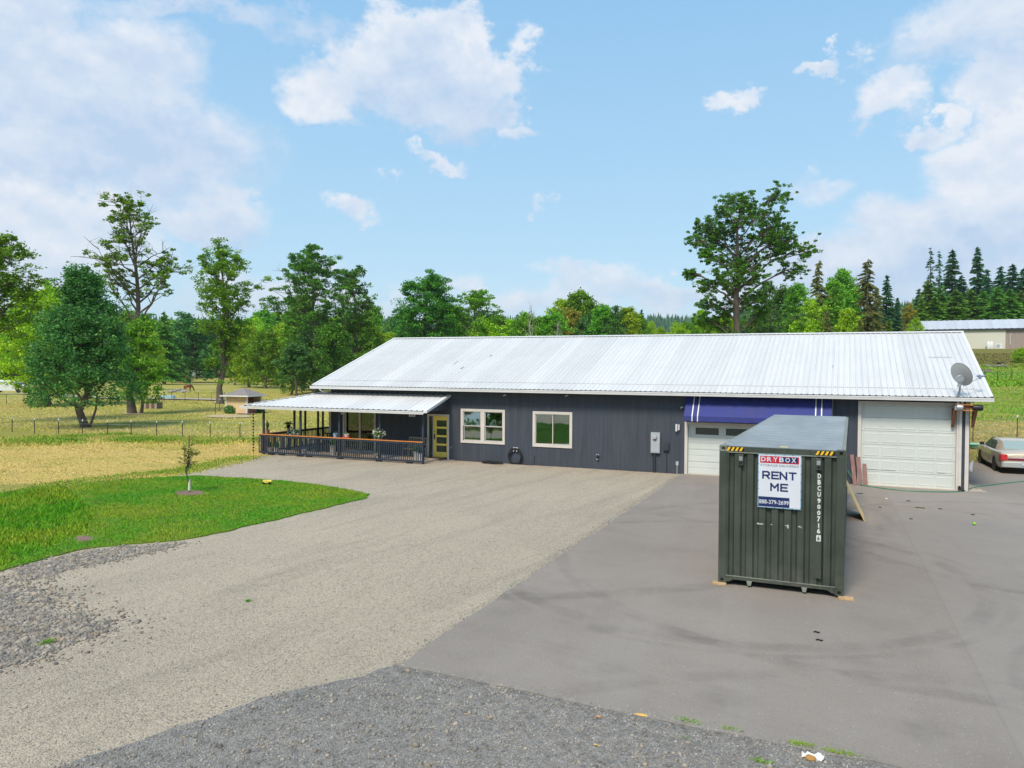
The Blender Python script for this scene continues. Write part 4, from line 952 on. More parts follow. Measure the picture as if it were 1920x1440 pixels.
# railing
def railing(name, a, b_, posts_skip=(), zt_=1.05, zb_=.12, step=.118):
    rl = bpy.data.objects.new(name, None); COL.objects.link(rl); rl.parent = house
    a = Vector(a); b_ = Vector(b_); d = b_-a; L = d.length; d.normalize()
    MB().bar(a+Vector((0, 0, zt_)), b_+Vector((0, 0, zt_)), .12, .035).build('handrail', M_rail_top, rl)
    m = MB(); m.bar(a+Vector((0, 0, zt_-.06)), b_+Vector((0, 0, zt_-.06)), .05, .08); m.bar(a+Vector((0, 0, zb_)), b_+Vector((0, 0, zb_)), .05, .09); m.build('rail_bar', M_rail, rl)
    bm_ = MB().box(-.018, .018, -.018, .018, zb_-.05, zt_-.10).mesh('baluster', M_rail); n_ = int(L/step)
    for k in range(n_+1):
        p = a + d*(L*k/n_); put(bm_, 'baluster', rl, (p.x, p.y-.03 if abs(d.x) > .5 else p.y, 0))
    return rl
railing('porch_railing', (PXL-.2, PYF-.04, 0), (PXR, PYF-.04, 0))
r2 = railing('porch_railing', (PXL-.12, PYF+.05, 0), (PXL-.12, 5.1, 0))
r2.children[0].data.materials[0] = M_brown_wood
ftm = MB().box(-.14, .14, PYF-.10, PYF+.08, .0, .07).mesh('footing', M_black)
for x in (-31.6, -30.9, -29.75, -29.2, -27.3, -25.0, -23.3): put(ftm, 'footing', porch, (x, 0, 0))

# ------------------------------------------------------------------ rain chain
rc = thing('rain_chain', 'black cup rain chain hanging from the left corner of the porch gutter', 'rain chain', (*G(475, 858), 0))
cup = MB().lathe((0, 0, 0), [(.012, -.045), (.03, -.02), (.052, .04), (.046, .04), (.01, -.02)], 10).mesh('cup', M_black)
for k in range(14): put(cup, 'cup', rc, (0, 0, 2.30-k*.150))
MB().tube([(0, 0, 0), (0, 0, 2.42)], .006, 5).build('chain', M_black, rc)

# ------------------------------------------------------------------ plants and porch furniture
def leafcloud(P, size, flat=0.0):
    n = len(P); a = rng.normal(size=(n, 3)); a[:, 2] *= (1-flat); a /= np.linalg.norm(a, axis=1)[:, None]
    b_ = np.cross(a, rng.normal(size=(n, 3))); b_ /= np.linalg.norm(b_, axis=1)[:, None]; s = size*rng.uniform(.6, 1.4, n)[:, None]
    V = np.stack([P+a*s, P+b_*s*.5, P-a*s, P-b_*s*.5], 1).reshape(-1, 3); return V, np.arange(4*n).reshape(-1, 4)
def pot(name, label, x, y, z, r, h, mat, leaf=None, lh=.3, lr=.2, n=300, flowers=None, trail=False, group=None, cat='potted plant'):
    t = thing(name, label, cat, (x, y, z), 0, group)
    if h: MB().lathe((0, 0, 0), [(r*.72, 0), (r, h*.94), (r*1.06, h), (r*.9, h), (r*.85, h*.9)], 14).build('pot', mat, t, smooth=True)
    if leaf:
        P = rng.normal(size=(n, 3)); P = P/np.linalg.norm(P, axis=1)[:, None]*rng.uniform(.2, 1, n)[:, None]*np.array([lr, lr, lh/2]) + np.array([0, 0, h+lh*.42])
        V, F = leafcloud(P, .035); o = put(npmesh('foliage', V, F, leaf), 'foliage', t)
        m = MB()
        for k in range(5): m.tube([(0, 0, h*.8), (rng.uniform(-.5, .5)*lr, rng.uniform(-.5, .5)*lr, h+lh*.6)], .006, 4)
        m.build('stem', leaf, t)
    if flowers:
        nf = 60; P = rng.normal(size=(nf, 3)); P[:, 1] = -np.abs(P[:, 1])*.8; P = P/np.linalg.norm(P, axis=1)[:, None]*np.array([lr*1.02, lr*1.02, lh*.50]) + np.array([0, 0, h+lh*.45])
        V, F = leafcloud(P, .042); put(npmesh('flowers', V, F, flowers), 'flowers', t)
    if trail:
        P = np.column_stack([rng.normal(0.05, .05, 160), rng.normal(-r, .03, 160), rng.uniform(-.75, h, 160)]); V, F = leafcloud(P, .03); put(npmesh('trailing_stem', V, F, M_leaf_lime), 'trailing_stem', t)
    return t
def on_rail(u): return onY(u, 820, PYF-.05)[0]
# petunias on a tall stand
xp = onY(706, 815, -2.05)[0]
st = thing('plant_stand', 'tall metal plant stand behind the railing carrying the petunia basket', 'plant stand', (xp, -1.75, DZ))
m = MB()
for (a, b_) in ((-.12, -.12), (.12, -.12), (0, .14)): m.tube([(a*1.4, b_*1.4, 0), (a*.6, b_*.6, .86)], .012, 5)
m.lathe((0, 0, .86), [(.14, 0), (.14, .02)], 12); m.build('stand_frame', M_black, st)
pot('petunia_basket', 'basket of white and pale pink petunias trailing over the porch rail', xp, -1.78, DZ+.88, .15, .17, M_steel, M_leaf_mid, .46, .33, 800, M_petal, True, cat='flower basket')
# white flowers at the left, on a patio table
xt = onY(553, 815, -1.2)[0]
tb = thing('patio_table', 'black round patio table at the left end of the porch', 'table', (xt, -1.2, DZ))
MB().lathe((0, 0, .72), [(.45, 0), (.45, .03)], 20).build('tabletop', M_black, tb)
for (a, b_) in ((-.3, -.3), (.3, -.3), (-.3, .3), (.3, .3)): MB().bar((a, b_, 0), (a*.8, b_*.8, .72), .03, .03).build('leg', M_black, tb)
pot('white_flower_pot', 'pot of massed white blossoms on the black patio table', xt-.18, -1.2, DZ+.75, .16, .14, M_terra, M_leaf_dark, .38, .24, 260, M_petal)
pot('green_fern_pot', 'bright green leafy plant beside the white blossoms on the patio table', xt+.24, -1.25, DZ+.75, .15, .12, M_black, M_leaf_mid, .36, .26, 420, M_petal)
hx, hzv = onY(541, 790, -.6); hp = thing('plant_pedestal', 'slim dark pedestal holding a dark-leaved plant near the left end of the porch', 'pedestal', (hx, -.6, DZ))
m = MB(); m.box(-.05, .05, -.05, .05, 0, 1.18); m.box(-.16, .16, -.16, .16, 1.18, 1.21); m.box(-.14, .14, -.14, .14, 0, .03); m.build('pedestal_column', M_black, hp)
pot('dark_fern_pot', 'dark-leaved plant in a black pot on the slim pedestal', hx, -.6, DZ+1.21, .12, .12, M_black, M_leaf_dark, .22, .25, 260)
# cactus in clay pot by the left post
cxp = onY(495, 800, -1.7)[0]
ct = thing('cactus_pot', 'tall cactus in a slender clay pot behind the left corner post', 'potted plant', (cxp+.12, -1.6, DZ))
MB().lathe((0, 0, 0), [(.10, 0), (.12, .9), (.13, 1.15), (.11, 1.15), (.1, 1.1)], 12).build('pot', M_terra, ct, smooth=True)
m = MB(); m.tube([(0, 0, 1.1), (.01, 0, 1.35), (0, 0, 1.62)], [.05, .055, .02], 8); m.tube([(0, 0, 1.25), (.10, 0, 1.3), (.11, 0, 1.5)], [.03, .035, .015], 6); m.build('cactus', M_leaf_dark, ct, smooth=True)
# pots on and by the rail
x = onY(628, 817, -1.9)[0]; pot('blue_pot', 'light blue pot with a tiny seedling sitting on the rail shelf', x, -1.86, 1.07, .13, .18, pmat('blue_glaze', (.30, .48, .72), .35), M_leaf_dark, .10, .08, 40)
x = onY(649, 820, -1.9)[0]; t = thing('red_tray', 'red tray on the rail shelf under the cream pot', 'tray', (x, -1.86, 1.07)); MB().box(-.2, .2, -.08, .08, 0, .035).box(-.2, .2, -.08, -.06, .035, .05).build('tray', M_red, t)
pot('cream_pot', 'cream pot standing on the red tray on the rail', x-.0, -1.86, 1.12, .13, .13, M_white, M_leaf_mid, .10, .05, 24)
for k, (u, lab, hh_, leaf) in enumerate(((505, 'low white planter of dark shrub foliage in the left corner of the porch', .22, M_leaf_dark), (517, 'second low white planter beside the corner planter, dark foliage', .22, M_leaf_dark), (568, 'short white planter behind the second bay of the railing', .2, None), (623, 'tall white pot with a spiky green plant in the middle bay', .5, M_leaf_dark), (779, 'tall white pot with a leafy shrub at the right end of the railing', .42, M_leaf_dark), (787, 'smaller white pot half behind the right corner post', .34, M_leaf_dark), (705, 'squat white pot on the deck under the petunia stand', .2, None))):
    x = onY(u, 840, -1.6)[0]; pot('white_pot', lab, x, -1.55 if k != 6 else -1.45, DZ, .15 if hh_ > .3 else .17, hh_, M_white, leaf, .36, .17, 260, group='white pots along the porch railing')
def chair(name, label, x, y, rz, mat, cat='chair', wd=.5, slats=5):
    t = thing(name, label, cat, (x, y, DZ), rz)
    MB().box(-wd/2, wd/2, -.24, .24, .40, .44).build('seat', mat, t, bevel=.006)
    for k in range(slats):
        xx = -wd/2+.03+(wd-.06)*k/(slats-1); MB().bar((xx, .23, .46), (xx, .32, .92), .045, .015).build('back_slat', mat, t)
    MB().bar((-wd/2, .325, .94), (wd/2, .325, .94), .05, .06).build('top_rail', mat, t)
    for sx_ in (-1, 1):
        MB().bar((sx_*(wd/2-.03), -.2, 0), (sx_*(wd/2-.03), -.2, .64), .04, .04).build('leg', mat, t); MB().bar((sx_*(wd/2-.03), .22, 0), (sx_*(wd/2-.03), .24, .5), .04, .04).build('leg', mat, t)
        MB().bar((sx_*(wd/2-.03), -.22, .65), (sx_*(wd/2-.03), .27, .65), .05, .03).build('armrest', mat, t)
    return t
M_teak = pmat('weathered_teak', (.42, .36, .28), .8, var=.15)
x = onY(770, 835, -.9)[0]; chair('garden_bench', 'weathered slatted bench against the dark wall at the right of the porch', x, -.55, R(-8), M_teak, 'bench', 1.15, 9)
x = onY(582, 835, -1)[0]; chair('patio_chair', 'black metal patio chair facing the round table on its right', x+.1, -.9, R(-60), M_black)
x = onY(600, 835, -.6)[0]; chair('patio_chair', 'black metal patio chair set against the house corner behind the second bay', x+.2, -.45, R(10), M_black)
# dining furniture seen through the patio door
chair('dining_chair', 'varnished wooden dining chair just inside the patio door, left', -28.15, 1.15, R(150), M_int_wood)
chair('dining_chair', 'varnished wooden dining chair inside the patio door, right', -27.45, 1.5, R(200), M_int_wood)
t = thing('dining_table', 'varnished dining table standing inside the patio door', 'table', (-28.1, 2.3, .08))
MB().box(-.8, .8, -.45, .45, .72, .76).build('tabletop', M_int_wood, t)
for a in (-.7, .7):
    for b_ in (-.38, .38): MB().box(a-.03, a+.03, b_-.03, b_+.03, 0, .72).build('leg', M_int_wood, t)

# garden hoses by the wall
def coil(cx_, cz_, n_, r0, r1, plane='xz', y=-.08, z=.02, seed=1):
    rr_ = random.Random(seed); pts = []
    for k in range(n_*18):
        t_ = 2*math.pi*k/18; r_ = r0+(r1-r0)*rr_.random()*.2+(r1-r0)*.8*(.5+.5*math.sin(k*.11)); 
        if plane == 'xz': pts.append((cx_+r_*math.cos(t_), y-.03*rr_.random()-.02*math.sin(k*.3), cz_+r_*1.12*math.sin(t_)))
        else: pts.append((cx_+r_*1.5*math.cos(t_), y+r_*.5*math.sin(t_), z+.03*rr_.random()+.0008*k))
    return pts
hx_, _ = onY(967.5, 857)
t = thing('hanging_hose', 'black garden hose coiled on a white wall hanger between the two windows', 'garden hose', (0, 0, 0))
MB().tube(coil(hx_, .38, 9, .27, .38, y=-.10), .014, 5, caps=True).build('hose', M_rubber, t)
m = MB(); m.box(hx_-.12, hx_+.12, -.10, -.002, .70, .80); m.box(hx_-.10, hx_-.06, -.12, -.04, .62, .7); m.box(hx_+.06, hx_+.10, -.12, -.04, .62, .7); m.build('hose_hanger', M_white, t)
pts = coil(G(930, 868)[0], 0, 7, .18, .40, 'xy', y=-.42, z=.02, seed=4)
t = tag(MB().tube(pts, .014, 5).build('garden_hose', M_rubber), 'black garden hose lying in a loose pile at the foot of the wall', 'garden hose')
px_ = [(862,861),(880,863),(900,864),(918,866),(935,866)]
tag(MB().tube([(*G(u, v), .02) for u, v in px_] , .014, 5).build('garden_hose', M_rubber), 'black hose running along the wall from the faucet to the hose pile', 'garden hose')
px_ = [(975,872),(990,875),(1003,873),(1002,858)]
tag(MB().tube([(hx_+.2, -.15, .05), (hx_+.6, -.18, .02), (hx_+.95, -.1, .02), (hx_+.95, -.03, .45)], .012, 5).build('garden_hose', M_rubber), 'thin black hose rising up the wall below the sliding window', 'garden hose')
# green hose across the asphalt
pg = [(-5.0, 2.0, 1.0)]
pts = [(-4.3, -.06, .75), (-4.1, -.18, .42), (-3.85, -.28, .12)] + [(*G(u, v), .04) for u, v in ((1625,913),(1660,918),(1700,922),(1750,924),(1790,924),(1805,922),(1830,915),(1860,911),(1890,907),(1935,903),(2000,899))]
def smoothp(pts, k=5):
    out = []
    P = [Vector(p) for p in pts]
    for i in range(len(P)-1):
        p0, p1, p2, p3 = P[max(0, i-1)], P[i], P[i+1], P[min(len(P)-1, i+2)]
        for j in range(k):
            t_ = j/k; out.append(.5*((2*p1)+(p2-p0)*t_+(2*p0-5*p1+4*p2-p3)*t_*t_+(3*p1-p0-3*p2+p3)*t_**3))
    out.append(P[-1]); return out
M_hose_g = pmat('green_hose', (.02, .20, .10), .45)
tag(MB().tube(smoothp(pts), .02, 6).build('green_hose', M_hose_g), 'green garden hose lying across the asphalt past the tall garage door', 'garden hose')

# ------------------------------------------------------------------ satellite dish on its bracket
sdh = thing('satellite_dish', 'grey satellite dish on a pole and timber bracket at the right corner of the roof', 'satellite dish', (-.25, -.05, 2.4))
def L(p): return Vector(p)-Vector((-.25, -.05, 2.4))
m = MB(); m.bar(L((-.56, -.40, 3.24)), L((.28, -.40, 3.20)), .10, .12); m.build('shelf_beam', M_brown_wood, sdh)
m = MB(); m.bar(L((-.52, -.47, 3.31)), L((.10, -.47, 3.30)), .14, .03); m.bar(L((-.42, -.47, 3.10)), L((.16, -.47, 3.09)), .12, .03); m.build('shelf_board', M_rail_top, sdh)
m = MB(); m.box(*[v for v in (-.30, -.02)], -.52+.05, -.36+.05, .70, .86); m.build('clamp', M_steel, sdh)
m = MB(); m.lathe(L((.20, -.52, 3.20)), [(.10, -.16), (.115, -.1), (.115, .1), (.10, .16)], 12, axis='x'); m.build('cable_drum', M_black, sdh, smooth=True)
m = MB(); m.lathe(L((-.38, -.52, 3.20)), [(.10, -.10), (.11, -.06), (.11, .06), (.10, .10)], 12, axis='x'); m.build('cable_drum', M_steel, sdh, smooth=True)
for (xa, xb) in ((-.52, -.56), (.17, .10)):
    m = MB(); m.bar(L((xa, -.38, 3.16)), L((xb, -.05, 2.48)), .09, .09); m.bar(L((xb, -.04, 2.42)), L((xb+.02, -.04, 3.14)), .09, .05); m.build('timber_brace', M_brown_wood, sdh)
m = MB(); m.tube([L((-.46, -.52, 3.14)), L((-.43, -.52, 3.55)), L((-.39, -.58, 4.05))], .035, 10); m.build('pole', M_steel, sdh, smooth=True)
m = MB(); m.tube([L((-.36, -.55, 3.88)), L((.14, -.45, 3.26))], .012, 5); m.tube([L((-.44, -.5, 3.8)), L((-.5, -.3, 3.3))], .01, 5); m.build('stay_rod', M_steel, sdh)
nrm = Vector((.60, .66, .42)).normalized(); cen = L((-.40, -.72, 4.42)); q_ = nrm.to_track_quat('Z', 'Y')
m = MB(); rings = 8; n_ = 32; vs = []
for i in range(rings+1):
    r_ = i/rings
    for j in range(n_):
        t_ = 2*math.pi*j/n_; vs.append((r_*.40*math.cos(t_), r_*.455*math.sin(t_), .085*r_*r_-.04))
fs = [(i*n_+j, i*n_+(j+1) % n_, (i+1)*n_+(j+1) % n_, (i+1)*n_+j) for i in range(rings) for j in range(n_)]
def xf(v): return tuple(q_ @ Vector(v) + cen)
m.add([xf(v) for v in vs], fs); m.add([xf((v[0], v[1], v[2]+.014)) for v in vs], fs)
m.build('dish', pmat('dish_grey', (.46, .47, .47), .45, .3), sdh, smooth=True)
m = MB(); m.tube([xf((.40*math.cos(2*math.pi*j/40), .455*math.sin(2*math.pi*j/40), .055)) for j in range(41)], .013, 6, caps=False); m.build('dish_rim', pmat('rim_blue_grey', (.13, .16, .24), .4), sdh, smooth=True)
bk = cen - nrm*.07 + Vector((0, 0, -.12))
m = MB(); m.lathe(bk, [(.13, -.09), (.14, 0), (.13, .05)], 12, axis='y'); m.bar(bk+Vector((-.02, 0, -.32)), bk+Vector((.02, 0, .12)), .10, .10); m.bar(bk+Vector((-.1, .0, .05)), bk+Vector((.16, .02, .02)), .07, .09); m.build('mount', M_steel, sdh, bevel=.008)
a_ = cen+Vector((.10, .12, -.42)); lnb = L((.30, -.30, 4.34))
m = MB(); m.tube([a_, lnb], .016, 6); m.build('feed_arm', M_steel, sdh)
m = MB(); m.tube([lnb+Vector((-.13, 0, .04)), lnb+Vector((.12, 0, .05))], .045, 8); m.tube([lnb+Vector((0, 0, -.06)), lnb+Vector((-.06, -.02, .08))], .055, 8); m.build('receiver', pmat('receiver_blue_grey', (.25, .30, .42), .4), sdh, smooth=True)

# ------------------------------------------------------------------ container
KX, KY, KR = -4.3555, -16.914, -0.0109
CW, CL, CH = 2.438, 12.192, 2.896
con = thing('storage_container', 'dark green high-cube shipping container with a white rental banner on its end', 'container', (KX, KY, .07), KR)
M_con = pmat('container_green', (.052, .066, .052), .45, var=.22, vscale=1.6, bump=.12, bscale=7, spec=.45)
def con_wear(m):
    t = m.node_tree; b = NB(t); p = t.nodes['Principled BSDF']; src = p.inputs['Base Color'].links[0].from_socket
    ob = b.n('ShaderNodeTexCoord').outputs['Object']
    st_ = b.noise(b.scalev(ob, (9, 9, .5)), 1.2, 5, .65); sp_ = b.noise(ob, 7.0, 6, .75); so = b.n('ShaderNodeSeparateXYZ'); t.links.new(ob, so.inputs[0])
    col = b.mix(b.mr(st_, .52, .74, 0, .38), src, (.10, .115, .095)); col = b.mix(b.mr(b.noise(b.scalev(ob, (5, 5, .3)), 1.7, 4), .55, .75, 0, .45), col, (.026, .034, .028))
    col = b.mix(b.mr(sp_, .68, .74, 0, .7), col, (.13, .065, .03))
    low = b.math('MULTIPLY', b.mr(so.outputs[2], .05, .75, 1, 0), b.mr(b.noise(ob, 3.0, 5, .7), .4, .65)); col = b.mix(b.math('MULTIPLY', low, .35), col, (.19, .165, .13))
    t.links.new(col, p.inputs['Base Color'])
con_wear(M_con)
M_con_roof = pmat('container_roof', (.235, .265, .285), .5, var=.16, vscale=1.0, stretch=(1, .3, 1))
M_con_pale = pmat('container_worn_edge', (.22, .23, .19), .6, var=.3, vscale=5)
M_scuff = pmat('scuffed_paint', (.42, .44, .40), .8, var=.3, vscale=30)
M_navy = pmat('sign_navy', (.008, .022, .11), .5); M_sign = pmat('sign_white', (.66, .69, .76), .55, var=.03); M_sign_red = pmat('sign_red', (.50, .012, .04), .5)
M_sign_blue = pmat('sign_hem', (.22, .42, .58), .6); M_sign_grey = pmat('sign_grey', (.10, .12, .18), .5)
def corr(L_, per, dep, fl=.32):
    pts = [(0, 0)]; n_ = max(1, round(L_/per)); p = L_/n_
    for k in range(n_): pts += [(k*p+p*.05, 0), (k*p+p*(.05+fl), 0), (k*p+p*(.18+fl), dep), (k*p+p*(.18+2*fl-.04), dep), (k*p+p*(.27+2*fl), 0)]
    pts.append((L_, 0)); return pts
def sheet_corr(pts, z0, z1, f):
    m = MB(); n_ = len(pts); m.add([f(a, d, z0) for a, d in pts]+[f(a, d, z1) for a, d in pts], [(i, i+1, i+1+n_, i+n_) for i in range(n_-1)]); return m
cr = corr(CW-.20, .245, .055, .30)
sheet_corr(cr, .15, CH-.13, lambda a, d, z: (-CW+.10+a, .02+d, z)).build('end_wall', M_con, con)
for x, s_ in ((-.015, -1), (-CW+.015, 1)):
    sheet_corr(corr(CL-.2, .278, .036), .15, CH-.06, lambda a, d, z: (x+s_*d, .1+a, z)).build('side_wall', M_con, con)
pts = corr(CL-.24, .72, .055, .3); m = MB(); n_ = len(pts); m.add([(-.07, .12+a, CH-.035+d) for a, d in pts]+[(-CW+.07, .12+a, CH-.035+d) for a, d in pts], [(i, i+1, i+1+n_, i+n_) for i in range(n_-1)]); m.build('roof_sheet', M_con_roof, con)
for x in (-.16, -CW):
    for y in (0, CL-.16): MB().box(x, x+.16, y, y+.10 if y == 0 else y+.16, .118, CH-.118).build('corner_post', M_con, con, bevel=.006)
    for y in (0, CL-.178):
        for z in (0, CH-.118):
            xx = x if x < -1 else -.162
            m = MB(); 
            if y == 0:
                holes_wall(m, 'x', 0-.002, .02, xx, xx+.162, z, z+.118, [(xx+.05, xx+.115, z+.03, z+.09)]); m.box(xx, xx+.162, .05, .178, z+.001, z+.117); m.box(xx+.001, xx+.161, .018, .05, z+.001, z+.025); m.box(xx+.001, xx+.161, .018, .05, z+.093, z+.117)
                m.box(xx+.001, xx+.04, .018, .05, z+.025, z+.093); m.box(xx+.12, xx+.161, .018, .05, z+.025, z+.093)
            else: m.box(xx, xx+.162, y, y+.178, z, z+.118)
            m.build('corner_casting', M_con_pale if z > 1 and x < -1 else M_con, con)
m = MB(); m.box(-CW+.162, -.162, .004, .09, CH-.125, CH-.012); m.build('top_rail', M_con, con, bevel=.004)
MB().box(-CW+.162, -.162, .0, .012, CH-.145, CH-.125).build('rail_lip', M_con_pale, con); MB().box(-CW+.16, -.16, .0, .02, .15, .165).build('rail_lip', M_con_pale, con)
m = MB(); m.box(-CW+.30, -.30, .004, .12, .085, .15); 
for s_ in (0, 1):
    xa = -CW+.162 if s_ == 0 else -.162; sg = 1 if s_ == 0 else -1
    m.prism([(xa, .15), (xa, .03), (xa+sg*.05, .03), (xa+sg*.16, .086), (xa+sg*.16, .15)] if sg > 0 else [(xa, .15), (xa-.16, .15), (xa-.16, .086), (xa-.05, .03), (xa, .03)], .01, .10)
m.build('bottom_rail', M_con, con)
for x in (-.07, -CW):
    MB().box(x, x+.07, .178, CL-.178, CH-.075, CH-.012).build('side_top_rail', M_con_pale, con); MB().box(x+.002, x+.068, .178, CL-.178, .03, .15).build('side_bottom_rail', M_con, con)
for f_ in (.26, .70):
    xq = -CW+CW*f_; MB().prism([(xq-.055, .09), (xq+.055, .09), (xq+.03, -.01), (xq-.03, -.01)], .0, .05).build('hanging_lug', M_con_pale, con)
# vents
for (u0, v0) in ((1389, 861), (1535, 869)):
    xv, zv = onY(u0, v0, KY); xv -= KX; zv -= .07
    m = MB(); m.box(xv-.055, xv+.055, -.03, .07, zv-.13, zv+.10); m.build('vent', M_con, con, bevel=.01)
    MB().box(xv-.035, xv+.035, -.036, -.03, zv-.10, zv-.05).build('vent_slot', M_black, con); MB().box(xv-.035, xv+.035, -.036, -.03, zv-.03, zv+.06).build('vent_plate', M_con_pale if 0 else M_steel, con)
# hazard tape
for (u0, u1, v0) in ((1362, 1395, 842.5), (1529, 1566, 849.5)):
    xa = onY(u0, v0, KY)[0]-KX; xb = onY(u1, v0, KY)[0]-KX; z0, z1 = CH-.108, CH-.028; m = MB(); m.box(xa, xb, .000, .003, z0, z1, 0)
    k = xa
    while k < xb-.05:
        m.add([(k, -.003, z0), (k+.045, -.003, z0), (k+.085, -.003, z1), (k+.04, -.003, z1)], [(0,1,2,3)], 1); k += .085
    m.build('hazard_tape', [M_black, pmat('hazard_yellow', (.85, .50, .02), .5)], con)
# scuffs
m = MB()
for (u0, v0, a, b_) in ((1421,982,.03,.02),(1427,983,.05,.018),(1446,984,.02,.012),(1477,988,.018,.05),(1474,986,.03,.012),(1499,988,.03,.016),(1503,990,.014,.012)):
    xv, zv = onY(u0, v0, KY); xv -= KX; zv -= .07
    m.add([(xv+a*math.cos(t_)*(.7+.5*rng.random()), -.004, zv+b_*math.sin(t_)*(.7+.5*rng.random())) for t_ in np.linspace(0, 6.28, 9)[:-1]], [tuple(range(8))])
# (kept just proud of the sheet crests)
for i, v in enumerate(m.v): m.v[i] = (v[0], .016, v[2])
m.build('scuff', M_scuff, con)
# banner
xs0, zs1 = onY(1421.5, 850.5, KY); xs1, zs0 = onY(1502, 956.5, KY); xs0 -= KX; xs1 -= KX; zs0 -= .07; zs1 -= .07
sx0, sx1, sz0, sz1 = xs0, xs1, zs0, zs1; SWd, SHt = sx1-sx0, sz1-sz0
ban = bpy.data.objects.new('banner', None); COL.objects.link(ban); ban.parent = con; ban['label'] = 'white rental banner with a red and navy logo and a phone number'
MB().box(sx0, sx1, -.012, -.004, sz0, sz1).build('banner_sheet', M_sign_blue, ban)
def SP(fx, fz): return sx0+SWd*fx, sz0+SHt*fz
def rect(f0, g0, f1, g1_, mat, y, name):
    a = SP(f0, g0); b_ = SP(f1, g1_); return MB().box(a[0], b_[0], y-.001, y, a[1], b_[1]).build(name, mat, ban)
rect(.02, .015, .98, .985, M_sign, -.013, 'print_ground'); rect(.022, .022, .735, .205, M_navy, -.0155, 'phone_band'); rect(.735, .022, .975, .205, M_sign, -.0155, 'blank_square')
rect(.05, .835, .94, .965, M_sign_red, -.0155, 'logo_ground'); rect(.505, .855, .915, .955, M_navy, -.0175, 'logo_ground')
for k in range(1, 3): rect(.06+.148*k-.004, .855, .06+.148*k, .955, M_sign, -.0175, 'logo_line')
m = MB()
for k in range(7):
    for fx in (.012, .988): a = SP(fx, .03+.94*k/6); m.lathe((a[0], -.013, a[1]), [(.009, 0), (.009, -.004)], 8, axis='y')
for k in range(1, 5):
    for fz in (.008, .992): a = SP(k/5, fz); m.lathe((a[0], -.013, a[1]), [(.009, 0), (.009, -.004)], 8, axis='y')
m.build('grommet', M_black, ban)
def text(s, x0, x1, z0, z1, y, mat, name, parent, off=.0):
    c = bpy.data.curves.new('t', 'FONT'); c.body = s; c.offset = off; c.resolution_u = 3; o = bpy.data.objects.new('t', c); COL.objects.link(o)
    bpy.context.view_layer.update(); dg = bpy.context.evaluated_depsgraph_get(); me = bpy.data.meshes.new_from_object(o.evaluated_get(dg)); bpy.data.objects.remove(o)
    co = np.array([v.co[:] for v in me.vertices]); lo = co.min(0); hi = co.max(0); s_ = (co-lo)/np.maximum(hi-lo, 1e-6)
    for v, q in zip(me.vertices, s_): v.co = (x0+(x1-x0)*q[0], y, z0+(z1-z0)*q[1])
    me.materials.clear(); me.materials.append(mat); me.name = name; return put(me, name, parent)
def stext(s, f0, g0, f1, g1_, mat, y, off=.02):
    a = SP(f0, g0); b_ = SP(f1, g1_); return text(s, a[0], b_[0], a[1], b_[1], y, mat, 'lettering', ban, off)
for k, ch in enumerate('DRYBOX'):
    f = .075+.139*k; stext(ch, f, .862, f+.105, .948, M_sign, -.0195, .02)
stext('STORAGE DELIVERED', .055, .772, .94, .812, M_sign_grey, -.0155, .0)
stext('888-379-2699', .035, .072, .72, .150, M_sign, -.0175, .012)
ST = {'R': [((0,0),(0,1)), ((0,1),(.75,1)), ((.75,1),(1,.86)), ((1,.86),(1,.58)), ((1,.58),(.8,.44)), ((.8,.44),(0,.44)), ((.55,.44),(1,0))], 'E': [((0,0),(0,1)), ((0,1),(1,1)), ((0,.5),(.9,.5)), ((0,0),(1,0))],
      'N': [((0,0),(0,1)), ((0,1),(1,0)), ((1,0),(1,1))], 'T': [((0,1),(1,1)), ((.5,1),(.5,0))], 'M': [((0,0),(0,1)), ((0,1),(.5,.42)), ((.5,.42),(1,1)), ((1,1),(1,0))]}
def stroke(ch, f0, g0, f1, g1_, th=.034):
    a = SP(f0, g0); b_ = SP(f1, g1_); e = th/2; m = MB(); wx, wz = b_[0]-a[0]-th, b_[1]-a[1]-th
    for i, ((x0, z0), (x1, z1)) in enumerate(ST[ch]):
        y = -.0155-.0002*i; p = Vector((a[0]+e+x0*wx, 0, a[1]+e+z0*wz)); q_ = Vector((a[0]+e+x1*wx, 0, a[1]+e+z1*wz)); d = (q_-p).normalized(); n = Vector((-d.z, 0, d.x))*e; p -= d*e; q_ += d*e
        m.add([(v.x, y, v.z) for v in (p-n, q_-n, q_+n, p+n)], [(0, 1, 2, 3)])
    return m.build('lettering', M_navy, ban)
for ch, f0 in zip('RENT', (.10, .31, .50, .71)): stroke(ch, f0, .535, f0+.18, .685)
stroke('M', .29, .315, .49, .465); stroke('E', .52, .315, .70, .465)
M_letter = pmat('stencil_white', (.68, .74, .72), .6)
CHX = onY(1535.5, 950, KY)[0]-KX
spans = [(445,505),(520,580),(595,655),(670,730),(750,810),(825,880),(900,955),(970,1035),(1055,1110),(1120,1180),(1210,1270)]
for ch, (a, b_) in zip('DBCU9007166', spans):
    za = onY(1535.5, 820+a/6.545, KY)[1]-.07; zb2 = onY(1535.5, 820+b_/6.545, KY)[1]-.07; wl = .020 if ch != '1' else .007
    if a == 1210:
        m = MB(); z0_, z1_ = zb2-.012, za+.012; x0_, x1_ = CHX-.042, CHX+.042
        m.box(x0_, x1_, -.006, -.002, z0_, z1_); m.build('check_box', M_letter, con)
        text(ch, CHX-.024, CHX+.024, zb2+.006, za-.006, -.009, M_con, 'lettering', con, .03)
    else: text(ch, CHX-wl*1.5, CHX+wl*1.5, zb2, za, -.006, M_letter, 'lettering', con, .035)
MB().box(CHX-.055, CHX+.055, .0, .02, .30, CH-.5).build('number_strip', M_con, con)
